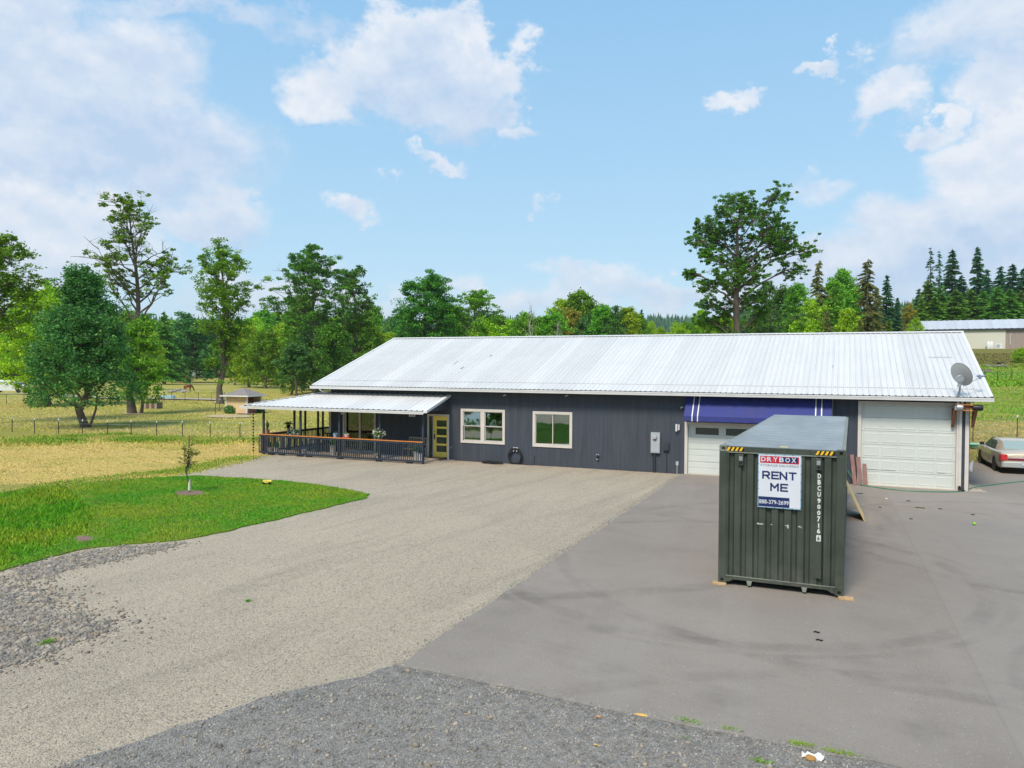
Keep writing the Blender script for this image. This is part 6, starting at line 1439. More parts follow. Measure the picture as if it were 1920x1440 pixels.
# red tractor-like vehicle and far sheds under the trees
c_ = W(345, 262); t = thing('farm_pickup', 'small red pickup truck half hidden under the far trees', 'pickup truck', (*c_, .1), -YAW+R(5))
m = MB(); m.prism([(-2.5, .5), (2.5, .5), (2.6, 1.0), (1.2, 1.1), (.7, 1.75), (-.6, 1.75), (-.7, 1.1), (-2.5, 1.1)], -.95, .95); m.build('body', M_red, t, bevel=.04)
MB().prism([(-.5, 1.15), (1.0, 1.15), (.62, 1.65), (-.5, 1.65)], -.97, .97).build('window', M_glass_dark, t)
for x in (-1.6, 1.6):
    for y in (-.9, .9): MB().lathe((x, y, .4), [(.4, -.12), (.4, .12)], 14, axis='y').build('wheel', M_rubber, t)
c_ = W(354, 275); t = thing('farm_trailer', 'white box trailer behind the red pickup under the far trees', 'trailer', (*c_, .1), -YAW)
MB().box(-2, 2, -1, 1, .6, 3.0).build('box_body', M_white, t, bevel=.05)
for x in (-.5, .5): MB().lathe((x, -.9, .35), [(.35, -.1), (.35, .1)], 14, axis='y').build('wheel', M_rubber, t)

# ------------------------------------------------------------------ TREES
def tubes_np(polys, n=6):
    """list of (points Nx3, radii N) -> verts, quads"""
    V = []; F = []; k = 0; t = np.arange(n)*2*np.pi/n
    for P, r in polys:
        P = np.asarray(P, float); r = np.asarray(r, float); d = np.gradient(P, axis=0); d /= np.linalg.norm(d, axis=1)[:, None]+1e-9
        ref = np.where(np.abs(d[:, 2:3]) < .9, np.array([[0, 0, 1.]]), np.array([[1., 0, 0]])); ref[:] = ref[0]
        a = np.cross(d, ref); a /= np.linalg.norm(a, axis=1)[:, None]+1e-9; b_ = np.cross(a, d)
        R_ = P[:, None]+(a[:, None]*np.cos(t)[None, :, None]+b_[:, None]*np.sin(t)[None, :, None])*r[:, None, None]
        V.append(R_.reshape(-1, 3)); m_ = len(P); i, j = np.meshgrid(np.arange(m_-1), np.arange(n), indexing='ij')
        F.append(np.stack([k+i*n+j, k+i*n+(j+1) % n, k+(i+1)*n+(j+1) % n, k+(i+1)*n+j], -1).reshape(-1, 4)); k += m_*n
    return np.concatenate(V), np.concatenate(F)
def curve_pts(a, b_, bend, n=6, g=None):
    t = np.linspace(0, 1, n)[:, None]; P = a*(1-t)+b_*t; P = P + np.sin(t*np.pi)*bend; w_ = g.normal(0, .015, P.shape)*np.linalg.norm(b_-a); w_[0] = 0; return P+w_
def tree_mesh(seed, H, env, tr, nl, leafs, lsize, clump, base_h, sub=5, fill=0, bare=0.0, rise=.35, flat=.55, gap=.0, lean=(0, 0), shell=.75, targets=None):
    """env: [(height fraction, radius)...]; returns (wood mesh data, leaf mesh data)"""
    g = np.random.default_rng(seed); eh = [e[0] for e in env]; er = [e[1] for e in env]
    trunk_top = np.array([lean[0], lean[1], H*.93]); tp = curve_pts(np.zeros(3), trunk_top, np.array([g.normal(0, .02), g.normal(0, .02), 0])*H, 9, g)
    tr_r = tr*(1-np.linspace(0, 1, 9))**.8+.02; tr_r[0] *= 1.35; polys = [(tp, tr_r)]; tips = []; ga = g.uniform(0, 6.28); rise = rise
    def tpos(f): i = f*8; j = int(min(7, i)); return tp[j]*(1-(i-j))+tp[j+1]*(i-j)
    for k in range(nl):
        f = base_h + (.95-base_h)*((k+g.uniform(0, .8))/nl)**.9; az = ga + k*2.399+g.normal(0, .35); s = tpos(min(.98, f/.93*.93))
        he = min(.985, f+rise*g.uniform(.3, 1.0)*(1-f)+.02); rr_ = np.interp(he, eh, er)*g.uniform(.68, 1.08)
        if rr_ < .15: continue
        c0 = tpos(min(1, he)); e = np.array([c0[0]+math.cos(az)*rr_, c0[1]+math.sin(az)*rr_, he*H+g.normal(0, .02)*H])
        r0 = max(.02, tr*.42*(1-f)**.6+.015); P = curve_pts(s, e, np.array([0, 0, -.12*g.uniform(-.3, 1)])*np.linalg.norm(e-s), 7, g); polys.append((P, r0*(1-np.linspace(0, .88, 7))))
        isbare = g.random() < bare
        if not isbare: tips.append((e, 1.0))
        for q in range(sub):
            tt = g.uniform(.3, .97); i = tt*6; j = int(i); b0 = P[j]*(1-(i-j))+P[min(6, j+1)]*(i-j)
            dirn = g.normal(0, 1, 3); dirn[2] = dirn[2]*.6+.25; dirn /= np.linalg.norm(dirn); ln = np.linalg.norm(e-s)*g.uniform(.22, .45)
            e2 = b0+dirn*ln; polys.append((curve_pts(b0, e2, np.zeros(3), 4, g), r0*.38*(1-np.linspace(0, .85, 4))+.006))
            if not isbare: tips.append((e2, .9))
            if not isbare and tt > .55: tips.append((b0, .7))
            for q2 in range(2):
                d3 = g.normal(0, 1, 3); d3[2] = abs(d3[2])*.5; d3 /= np.linalg.norm(d3); e3 = e2*.6+b0*.4+d3*ln*.55; polys.append((curve_pts(e2*.6+b0*.4, e3, np.zeros(3), 3, g), np.array([.014, .010, .004])))
                if not isbare: tips.append((e3, .7))
    for (tx, tz, ty, cr_) in (targets or []):
        c0 = np.array([tx, ty, tz]); sf = np.clip((tz-abs(tx)*.55)/H, base_h, .86); s = tpos(sf); r0 = max(.05, tr*.45*(1-sf)**.5); mid_ = np.array([0, 0, .10])*np.linalg.norm(c0-s); P = curve_pts(s, c0, mid_, 8, g); polys.append((P, r0*(1-np.linspace(0, .85, 8))))
        for q in range(13):
            d_ = g.normal(0, 1, 3); d_ /= np.linalg.norm(d_); d_[2] *= .65; e = c0+d_*cr_*g.uniform(.3, 1.3); b0 = P[g.integers(4, 8)]; polys.append((curve_pts(b0, e, np.zeros(3), 4, g), np.array([.05, .035, .022, .01]))); tips.append((e, g.uniform(.6, 1.0)))
            for q2 in range(3): e3 = e+g.normal(0, .5, 3)*cr_*.7; polys.append((curve_pts(e, e3, np.zeros(3), 3, g), np.array([.02, .012, .006]))); tips.append((e3, g.uniform(.35, .7)))
    for k in range(fill):
        f = g.uniform(base_h+.02, .97); rr_ = np.interp(f, eh, er); az = g.uniform(0, 6.28); r_ = rr_*(g.uniform(shell, 1.0) if g.random() < .75 else g.uniform(0, 1)**.5); c0 = tpos(f)
        tips.append((np.array([c0[0]+math.cos(az)*r_, c0[1]+math.sin(az)*r_, f*H]), 1.0))
    T = np.array([t_[0] for t_ in tips]); Wt = np.array([t_[1] for t_ in tips])
    if gap:
        dropc = g.uniform(0, 1, len(T)) > gap; T = T[dropc]; Wt = Wt[dropc]
    n = leafs; idx = g.integers(0, len(T), n); cs = clump*Wt*g.uniform(.6, 1.3, len(T))
    off = g.normal(0, 1, (n, 3)); off /= np.linalg.norm(off, axis=1)[:, None]; off *= (g.uniform(0, 1, n)**.45)[:, None]; off[:, 2] *= flat
    P = T[idx]+off*cs[idx][:, None]; P[:, 2] = np.maximum(P[:, 2], base_h*H*.55)
    a = g.normal(size=(n, 3)); a[:, 2] *= .6; a /= np.linalg.norm(a, axis=1)[:, None]; b_ = np.cross(a, g.normal(size=(n, 3))); b_ /= np.linalg.norm(b_, axis=1)[:, None]; s = lsize*g.uniform(.6, 1.45, n)[:, None]
    V = np.stack([P+a*s, P+b_*s*.55, P-a*s, P-b_*s*.55], 1).reshape(-1, 3)
    return tubes_np(polys, 6), (V, np.arange(4*n).reshape(-1, 4))
def tree(label, x, y, H, env, leaf, name='broadleaf_tree', bark=None, rz=0, group=None, **kw):
    wd, lf = tree_mesh(H=H, env=env, **kw); t = thing(name, label, 'tree', (x, y, hz(x, y)-.05), rz, group)
    put(npmesh('trunk', *wd, bark or M_bark), 'trunk', t).data.polygons.foreach_set('use_smooth', [True]*len(wd[1])); put(npmesh('crown', *lf, leaf), 'crown', t); return t
def conifer_mesh(seed, H, R0, base_h, nwh, per, dens, nsize, droop=.25, power=.85, irregular=.25, top=.05):
    g = np.random.default_rng(seed); polys = [(np.array([[0, 0, 0], [.02*H*g.normal(0, .2), 0, H*.5], [0, 0, H]]), np.array([R0*.07+.06, R0*.045+.03, .02]))]; LP = []; LD = []
    for k in range(nwh):
        f = base_h+(1-base_h)*k/nwh; rr_ = R0*(1-(f-base_h)/(1-base_h))**power*1.0+top
        for j in range(per):
            az = g.uniform(0, 6.28); ln = rr_*g.uniform(1-irregular*1.6, 1+irregular*.5); z = f*H+g.normal(0, .012)*H; d = np.array([math.cos(az), math.sin(az), 0])
            s = np.array([0, 0, z]); n_ = 5; t = np.linspace(0, 1, n_)[:, None]; P = s+d*ln*t + np.array([0, 0, 1.])*(-droop*ln*t**1.5+.22*ln*t*(t > .0)*(1-droop))*.6
            polys.append((P, np.linspace(.05, .01, n_)*max(.5, rr_/R0)))
            m_ = max(3, int(dens*ln)); tt = g.uniform(.12, 1.0, m_)[:, None]; i = np.minimum((tt*(n_-1)).astype(int), n_-2); fr = tt*(n_-1)-i; C = P[i[:, 0]]*(1-fr)+P[i[:, 0]+1]*fr
            wid = (.32*ln*(1.1-tt)+.12); side = np.array([-d[1], d[0], 0]); off = side*g.uniform(-1, 1, (m_, 1))*wid; C = C+off; C[:, 2] += -np.abs(off).sum(1)*.25+g.normal(0, .04, m_)
            LP.append(C); LD.append(np.tile(d, (m_, 1))+off/np.maximum(wid, .01)*.8)
    P = np.concatenate(LP); D = np.concatenate(LD)+g.normal(0, .25, P.shape); D[:, 2] -= .35; D /= np.linalg.norm(D, axis=1)[:, None]; b_ = np.cross(D, g.normal(size=P.shape)); b_ /= np.linalg.norm(b_, axis=1)[:, None]
    s = nsize*g.uniform(.6, 1.4, (len(P), 1)); V = np.stack([P-D*s*.5, P+b_*s*.28, P+D*s, P-b_*s*.28], 1).reshape(-1, 3)
    # tapered poles have 3 rings, branches 5: build separately
    return tubes_np(polys, 5), (V, np.arange(4*len(P)).reshape(-1, 4))
def conifer(label, x, y, H, leaf, group=None, rz=0, bark=None, name='conifer_tree', **kw):
    wd, lf = conifer_mesh(H=H, **kw); t = thing(name, label, 'tree', (x, y, hz(x, y)-.05), rz, group)
    put(npmesh('trunk', *wd, bark or M_bark), 'trunk', t); put(npmesh('crown', *lf, leaf), 'crown', t); return t
def Hof(u, v, D, x=None):  # height of a tree whose top is seen at (u, v)
    x, y = W(u, D); return ZT(u, v, D) - hz(x, y)

# --- named trees
x, y = G(160, 801)
tree('dense dark green multi-stemmed maple standing alone just beyond the pasture fence', x, y, 11.8, [(.0, 1.4), (.12, 2.9), (.20, 3.7), (.35, 3.6), (.55, 2.9), (.70, 2.5), (.78, 1.3), (.9, 1.1), (1, .5)], M_leaf_dark, seed=3, tr=.24, nl=46, leafs=56000, lsize=.088, clump=.66, base_h=.13, fill=420, flat=.8, shell=.8, gap=.06)
m = MB(); m.tube([(x-.25, y-.05, 0), (x-.7, y-.2, 1.4), (x-.9, y-.3, 2.6)], [.13, .10, .06], 7); m.tube([(x+.3, y+.1, 0), (x+.75, y+.3, 1.4), (x+.9, y+.3, 2.6)], [.10, .08, .05], 7)
sec = m.build('trunk', M_bark); tr_ = [o for o in COL.objects if o.name.startswith('broadleaf_tree')][0]; sec.parent = tr_; sec.location = (-x, -y, 0)
x, y = G(248, 776)
tree('tall sparse cottonwood with a grey trunk and half-bare upper limbs', x, y, Hof(235, 368, 75), [(.0, .3), (.25, 1.6), (.32, 2.2), (.42, 3.0), (.52, 4.2), (.62, 4.4), (.75, 3.6), (.88, 2.4), (1, .6)], M_leaf_mid, seed=12, tr=.34, nl=26, leafs=14000, lsize=.10, clump=.50, base_h=.40, sub=7, bare=.35, rise=.5, gap=.25)
tree('yellow-green young growth crowding the cottonwood trunk', x+.6, y+.5, 9.5, [(0, .6), (.2, 1.9), (.5, 2.1), (.8, 1.5), (1, .3)], M_leaf_mid, seed=13, tr=.12, nl=16, leafs=13000, lsize=.11, clump=.6, base_h=.10, fill=90)
x, y = G(413, 757)
tree('slim open-crowned tree left of the pump shed, bushy around its lower trunk', x, y, Hof(415, 455, 95), [(.0, .5), (.12, 1.3), (.3, 2.0), (.40, 1.6), (.48, 1.6), (.55, 2.6), (.7, 3.6), (.82, 3.7), (.93, 2.4), (1, .8)], M_leaf_mid, seed=21, tr=.36, nl=34, leafs=26000, lsize=.12, clump=.75, base_h=.12, sub=4, fill=60, gap=.08)
x, y = W(590, 128)
tree('tall spreading dark alder rising above the left end of the roof', x, y, Hof(575, 458, 128), [(.0, .4), (.3, 3), (.45, 6), (.62, 7.2), (.8, 6.6), (.92, 4.5), (1, 1.0)], M_leaf_oak, seed=31, tr=.42, nl=26, leafs=28000, lsize=.15, clump=.95, base_h=.34, sub=7, gap=.28, flat=.5, rise=.3)
x, y = W(660, 140)
tree('narrower dark alder just right of the spreading one, above the roof slope', x, y, Hof(648, 492, 140), [(.0, .4), (.25, 3), (.5, 3.6), (.75, 3.6), (.92, 2.6), (1, .8)], M_leaf_oak, seed=32, tr=.32, nl=24, leafs=17000, lsize=.15, clump=.85, base_h=.25, sub=6, gap=.25)
x, y = W(800, 150)
tree('rounded dark green tree with drooping left side behind the roof ridge', x, y, Hof(800, 512, 150), [(.0, .6), (.3, 4.5), (.5, 5.8), (.7, 6.2), (.88, 5.0), (.96, 3.0), (1, 1.2)], M_leaf_oak, seed=41, tr=.5, nl=30, leafs=40000, lsize=.18, clump=1.25, base_h=.18, sub=5, fill=70, gap=.1)
x, y = W(890, 152)
tree('lighter thin-topped tree to the right of the rounded dark one', x, y, Hof(895, 540, 152), [(.0, .5), (.3, 3.0), (.6, 4.6), (.85, 4.0), (1, 1.2)], M_leaf_mid, seed=42, tr=.32, nl=26, leafs=16000, lsize=.17, clump=1.0, base_h=.2, sub=6, gap=.1, bare=.1)
x, y = W(1383, 85)
OT = []
for (u, v, cr_) in ((1385,376,1.5),(1420,386,1.6),(1360,418,1.5),(1432,424,1.6),(1462,444,1.4),(1332,432,1.3),(1395,500,1.5),(1300,498,.6),(1400,366,1.4),(1436,372,1.2),(1350,392,1.6),(1322,412,1.3),(1313,442,1.1),(1372,404,1.7),(1418,402,1.6),(1455,412,1.5),(1478,436,1.5),(1502,462,1.4),(1492,494,1.2),(1350,438,1.7),(1398,442,1.8),(1437,444,1.5),(1308,474,.8),(1340,470,1.2),(1380,478,1.6),(1416,484,1.4),(1452,470,1.2),(1322,528,1.1),(1345,516,1.3),(1372,520,1.5),(1406,520,1.4),(1432,552,1.3),(1338,560,1.1),(1366,566,1.2),(1318,590,.7),(1352,596,1.1),(1404,560,1.3),(1376,610,1.5),(1392,640,1.6),(1440,580,1.0)):
    OT.append(((u-1383)*85/FPX, ZT(1383, v, 85)-hz(x, y)-.5, random.Random(u*v).uniform(-.8, .8)*min(4.5, 2+abs(u-1383)*.03), cr_*1.12))
ok_yaw = YAW
tt_ = tree('huge lone oak with spreading clumped foliage towering above the roof at the right', x, y, Hof(1405, 356, 85), [(0, .1), (1, .1)], M_leaf_oak, rz=-YAW, seed=57, tr=.50, nl=0, leafs=86000, lsize=.098, clump=.52, base_h=.22, sub=0, gap=.10, flat=.62, targets=OT)
x, y = W(1445, 100)
tree('smaller grey-green tree leaning out beneath the right side of the lone oak', x, y, Hof(1445, 530, 100), [(.0, .6), (.4, 3), (.7, 3.6), (.9, 2.2), (1, .5)], M_leaf_dark, seed=58, tr=.25, nl=20, leafs=13000, lsize=.12, clump=.8, base_h=.25, sub=5)
x, y = W(-12, 60)
tree('large bright green tree cut by the left edge of the frame', x, y, Hof(-5, 424, 60), [(.0, .3), (.3, .8), (.45, 2.6), (.55, 3.4), (.7, 3.4), (.88, 2.8), (1, .8)], M_leaf_mid, seed=61, tr=.22, nl=34, leafs=24000, lsize=.10, clump=.62, base_h=.42, sub=6, gap=.16, rise=.3)
x, y = W(92, 88)
tree('yellow-green loose-crowned tree behind the dark maple, left side', x, y, Hof(92, 535, 88), [(.0, .8), (.15, 4.0), (.45, 5.2), (.7, 4.6), (.88, 3.0), (1, .6)], M_leaf_lime, seed=62, tr=.3, nl=34, leafs=40000, lsize=.13, clump=.95, base_h=.06, sub=4, fill=130)
x, y = W(22, 150)
tree('yellow-green bushy tree behind the white van, at the left edge', x, y, Hof(22, 590, 150), [(.0, 3.0), (.2, 6.0), (.6, 6.2), (.85, 4.2), (1, 1.2)], M_leaf_lime, seed=63, tr=.3, nl=30, leafs=26000, lsize=.2, clump=1.3, base_h=.12, sub=4, fill=90)
x, y = W(308, 193)
conifer('light green fir with a visible trunk base beyond the pasture, left of the slim tree', x, y, Hof(308, 582, 193), M_fir_lime, seed=71, R0=6.0, base_h=.10, nwh=26, per=9, dens=22, nsize=.45, droop=.55)
x, y = W(556, 121)
tree('small dark thin-trunked tree in front of the treeline left of the house', x, y, 8.5, [(0, .5), (.3, 2.5), (.6, 3), (.9, 1.6), (1, .4)], M_leaf_dark, seed=72, tr=.16, nl=18, leafs=9000, lsize=.15, clump=.8, base_h=.28, fill=30)
for k, (u, v, D) in enumerate(((995, 562, 140), (1043, 592, 140))):
    x, y = W(u, D); g_ = np.random.default_rng(80+k); wd, lf = tree_mesh(seed=80+k, H=Hof(u, v, D), env=[(0, .2), (.6, 1.5), (1, .6)], tr=.16, nl=14, leafs=10, lsize=.05, clump=.2, base_h=.5, sub=3)
    t = thing('dead_tree', ('tall bare pale snag standing up behind the roof ridge', 'shorter pale dead trunk right of the bare snag')[k], 'tree', (x, y, hz(x, y))); put(npmesh('trunk', *wd, M_bark_pale), 'trunk', t)

# --- prototypes reused for the treelines
def proto(kind, seed, leaf):
    g = np.random.default_rng(seed)
    if kind == 'round': env = [(0, 1.5), (.12, 4.6), (.4, 5.8), (.65, 5.4), (.85, 3.8), (1, .8)]; kw = dict(tr=.35, nl=26, leafs=15000, lsize=.24, clump=1.4, base_h=.06, sub=3, fill=150, gap=.05, flat=.7)
    elif kind == 'tall': env = [(0, .8), (.1, 3.0), (.4, 4.2), (.7, 3.8), (.9, 2.4), (1, .5)]; kw = dict(tr=.35, nl=28, leafs=14000, lsize=.24, clump=1.2, base_h=.06, sub=3, fill=120, gap=.08, flat=.75)
    else: env = [(0, 1.8), (.3, 3.8), (.6, 3.9), (.85, 3.0), (1, 1.0)]; kw = dict(tr=.28, nl=24, leafs=11000, lsize=.24, clump=1.1, base_h=.04, sub=4, fill=60, gap=.15, flat=.6)
    wd, lf = tree_mesh(seed=seed, H=18.0, env=env, **kw); return npmesh('trunk', *wd, M_bark), npmesh('crown', *lf, leaf)
PR = {}
for nm, kind, seed, leaf in (('round_mid', 'round', 101, M_leaf_mid), ('round_dark', 'round', 102, M_leaf_dark), ('tall_mid', 'tall', 103, M_leaf_mid), ('tall_lime', 'tall', 104, M_leaf_lime), ('loose_lime', 'loose', 105, M_leaf_lime), ('loose_mid', 'loose', 106, M_leaf_mid), ('round_lime', 'round', 107, M_leaf_lime), ('round_oak', 'round', 108, M_leaf_oak), ('loose_gold', 'loose', 109, M_leaf_gold)): PR[nm] = proto(kind, seed, leaf)
for nm, seed, leaf, kw in (('fir_dark', 201, M_fir, dict(R0=4.0, base_h=.05, nwh=34, per=8, dens=17, nsize=.42, droop=.35, power=.8)), ('fir_light', 202, M_fir_lime, dict(R0=4.8, base_h=.04, nwh=30, per=8, dens=17, nsize=.48, droop=.6, power=.75, irregular=.35)), ('fir_sparse', 203, M_fir, dict(R0=2.6, base_h=.10, nwh=30, per=5, dens=13, nsize=.36, droop=.3, power=.9, irregular=.5)), ('cedar', 204, M_cedar, dict(R0=4.2, base_h=.04, nwh=28, per=7, dens=15, nsize=.45, droop=.7, power=.7, irregular=.45))):
    wd, lf = conifer_mesh(seed=seed, H=18.0, **kw); PR[nm] = (npmesh('trunk', *wd, M_bark_pale if nm == 'cedar' else M_bark), npmesh('crown', *lf, leaf))
NAMES = {'round_mid': ('broadleaf_tree', 'mid green rounded'), 'round_dark': ('broadleaf_tree', 'dark green rounded'), 'tall_mid': ('broadleaf_tree', 'tall mid green'), 'tall_lime': ('broadleaf_tree', 'tall yellow-green'), 'loose_lime': ('broadleaf_tree', 'loose yellow-green'), 'loose_mid': ('broadleaf_tree', 'loose mid green'), 'round_lime': ('broadleaf_tree', 'rounded yellow-green'), 'round_oak': ('broadleaf_tree', 'deep green rounded'), 'loose_gold': ('broadleaf_tree', 'golden-yellow'), 'fir_dark': ('conifer_tree', 'dark blue-green fir'), 'fir_light': ('conifer_tree', 'light green drooping fir'), 'fir_sparse': ('conifer_tree', 'thin-topped sparse fir'), 'cedar': ('conifer_tree', 'olive-brown drooping cedar')}
rt = random.Random(77)
def plant(nm, u, v_top, D, place, group, sx=None):
    x, y = W(u, D); h = Hof(u, v_top, D)*1.05; s = h/18.0; w_ = s*(sx or rt.uniform(.85, 1.2)); n_, d_ = NAMES[nm]
    t = thing(n_, (d_+(' tree ' if 'fir' not in d_ and 'cedar' not in d_ else ' ')+place), 'tree', (x, y, hz(x, y)-.2), rt.uniform(0, 6.28), group); t.scale = (w_, w_, s)
    put(PR[nm][0], 'trunk', t); put(PR[nm][1], 'crown', t); return t
# left treeline beyond the pasture
gL = 'trees of the far treeline left of the house'
row = []
for k in range(30):
    u = -40 + k*27 + rt.uniform(-8, 8)
    nm = rt.choice(['round_mid', 'round_dark', 'tall_mid', 'tall_lime', 'round_lime', 'loose_mid', 'round_mid', 'fir_light'])
    vt = 600 + rt.uniform(-14, 26)
    if 280 < u < 440: vt = 612+rt.uniform(-8, 15)
    D = rt.uniform(262, 285) if 300 < u < 440 else rt.uniform(225, 262)
    if 330 < u < 425: continue
    plant(nm, u, vt, D, 'in the far treeline beyond the pasture', gL, rt.uniform(1.0, 1.4))
for k in range(26):
    u = -40+k*33+rt.uniform(-10, 10); plant(rt.choice(['fir_dark', 'round_dark', 'fir_light', 'round_oak']), u, 602+rt.uniform(-10, 12), rt.uniform(300, 340), 'at the back of the far treeline', 'back row of the far treeline', rt.uniform(1.0, 1.5))
# nearer dark mass between 200 and 560
for k, (u, vt, D, nm, sx) in enumerate(((352, 598, 215, 'round_dark', 1.5), (275, 620, 150, 'round_lime', .9), (468, 612, 170, 'tall_lime', 1.0), (498, 622, 165, 'round_mid', 1.0), (528, 610, 168, 'tall_lime', 1.1), (566, 560, 150, 'tall_mid', .9), (600, 600, 135, 'round_dark', 1.1), (545, 640, 128, 'round_oak', .8), (628, 610, 125, 'round_oak', 1.0), (650, 590, 150, 'cedar', .8), (680, 585, 160, 'loose_mid', .9), (705, 620, 165, 'round_lime', .8), (735, 625, 175, 'tall_lime', .8), (700, 570, 190, 'loose_mid', .7), (440, 640, 190, 'loose_mid', 1.0))):
    plant(nm, u, vt, D, ('with several trunks in the shade beyond the horse pasture', 'just right of the stout cottonwood trunk', 'rising behind the pump shed', 'low behind the right side of the pump shed', 'left of the spreading alder', 'directly behind the spreading alder', 'low under the spreading alder', 'low to the left of the house corner', 'low beside the roof slope', 'with bare twigs above the roof slope', 'thin-crowned above the roof slope', 'bright beside the roof slope', 'bright at the left end of the roof ridge', 'thin and pale behind the roof slope', 'between the slim tree and the pump shed')[k], 'trees between the pasture and the house', sx)
# over the roof ridge
ml = [(960, 600, 'loose_lime'), (985, 592, 'round_mid'), (1012, 600, 'tall_mid'), (1035, 585, 'loose_mid'), (1062, 566, 'tall_lime'), (1085, 552, 'tall_mid'), (1068, 590, 'loose_gold'), (1110, 575, 'tall_mid'), (1128, 572, 'loose_mid'), (1150, 585, 'round_dark'), (1172, 578, 'tall_lime'), (1195, 592, 'round_mid'), (1218, 606, 'round_lime'), (930, 596, 'round_mid'), (910, 604, 'round_lime'), (870, 590, 'round_dark'), (845, 575, 'round_oak'), (760, 600, 'fir_dark'), (745, 598, 'round_dark'), (1100, 600, 'round_dark'), (1238, 615, 'round_lime')]
for k, (u, vt, nm) in enumerate(ml): plant(nm, u, vt, rt.uniform(150, 185), 'rising behind the middle of the roof ridge', 'trees behind the middle of the roof ridge', rt.uniform(.75, 1.0))
x, y = W(1202, 190); plant('fir_dark', 1202, 583, 190, 'alone among the broadleaf trees behind the ridge', 'trees behind the middle of the roof ridge', .8)
mr_ = [(1290, 606, 'round_mid'), (1312, 582, 'tall_lime'), (1340, 596, 'round_mid'), (1358, 586, 'loose_lime'), (1372, 600, 'round_oak'), (1400, 600, 'round_oak'), (1425, 585, 'loose_gold'), (1440, 600, 'round_mid'), (1462, 598, 'loose_mid'), (1270, 610, 'round_lime')]
for k, (u, vt, nm) in enumerate(mr_): plant(nm, u, vt, rt.uniform(120, 160), 'low around the foot of the lone oak', 'trees around the foot of the lone oak', rt.uniform(.7, 1.0))
rg = [(1490, 532, 140, 'loose_mid', .8), (1533, 494, 135, 'cedar', .75), (1520, 560, 125, 'loose_lime', .8), (1560, 530, 150, 'tall_mid', .8), (1578, 510, 155, 'tall_mid', .9), (1600, 540, 140, 'loose_mid', .8), (1624, 492, 130, 'cedar', 1.0), (1640, 540, 140, 'cedar', .9), (1660, 520, 145, 'fir_dark', .9), (1500, 590, 115, 'loose_lime', 1.0), (1550, 585, 112, 'cedar', .9), (1590, 580, 115, 'tall_lime', .8), (1680, 560, 150, 'fir_dark', .9), (1700, 575, 160, 'loose_gold', .9), (1725, 560, 175, 'fir_light', 1.0), (1475, 545, 160, 'loose_mid', .8), (1610, 600, 110, 'cedar', 1.0), (1665, 600, 115, 'fir_light', 1.0), (1715, 600, 140, 'round_lime', .8)]
for k, (u, vt, D, nm, sx) in enumerate(rg): plant(nm, u, vt, D, 'behind the right half of the roof', 'trees left of the barn', sx)
fr_ = [(1741, 472, 'fir_sparse', .8), (1757, 478, 'fir_sparse', .8), (1781, 474, 'fir_dark', .8), (1800, 520, 'fir_dark', 1.0), (1829, 470, 'fir_dark', .7), (1847, 510, 'fir_dark', .9), (1872, 505, 'fir_dark', 1.0), (1894, 500, 'fir_dark', 1.0), (1915, 508, 'fir_dark', 1.0), (1738, 530, 'fir_light', 1.1), (1760, 540, 'fir_light', 1.1), (1790, 545, 'fir_light', 1.2), (1818, 545, 'fir_light', 1.1), (1842, 548, 'fir_light', 1.2), (1866, 540, 'fir_light', 1.1), (1890, 545, 'fir_light', 1.2), (1912, 548, 'fir_light', 1.1), (1940, 500, 'fir_dark', 1.0), (1720, 545, 'fir_dark', 1.0), (1750, 560, 'fir_light', 1.3)]
for k, (u, vt, nm, sx) in enumerate(fr_):
    plant(nm, u, vt, rt.uniform(205, 225) if 'light' not in nm else rt.uniform(185, 198), 'in the stand of firs behind the barn', 'firs behind the barn', sx*(1.35 if 'light' in nm else 1.1))
# shrubs by barn
plant('round_lime', 1913, 652, 128, 'small as a shrub on the bank in front of the barn', 'shrub on the barn bank', 1.5)
# trees behind the viewpoint, mirrored in the windows
for k in range(13):
    x = -95+k*9+rt.uniform(-3, 3); y = -50-rt.uniform(0, 16); nm = rt.choice(['round_mid', 'tall_mid', 'round_dark', 'tall_lime']); s = rt.uniform(.8, 1.2)
    t = thing('broadleaf_tree', 'leafy tree standing across the lane, mirrored in the windows of the house', 'tree', (x, y, -.1), rt.uniform(0, 6.28), 'trees across the lane mirrored in the windows'); t.scale = (s, s, s); put(PR[nm][0], 'trunk', t); put(PR[nm][1], 'crown', t)
# sapling on the lawn
x, y = G(355, 924)
sap = thing('young_tree', 'thin young tree with a pale trunk guard on the lawn island', 'tree', (x, y, .04))
wd, lf = tree_mesh(seed=301, H=2.15, env=[(0, .1), (.3, .30), (.42, .34), (.6, .26), (.75, .22), (.85, .12), (1, .04)], tr=.004, nl=24, leafs=1300, lsize=.026, clump=.08, base_h=.30, sub=3, rise=.6)
put(npmesh('trunk', *wd, M_bark), 'trunk', sap); put(npmesh('crown', *lf, leafmat('leaf_sapling', (.30, .30, .06), (.38, .36, .09), (.50, .38, .12))), 'crown', sap)
MB().tube([(0, 0, .05), (.0, 0, .44)], .045, 10).build('trunk_guard', pmat('guard_cream', (.72, .72, .50), .6), sap)
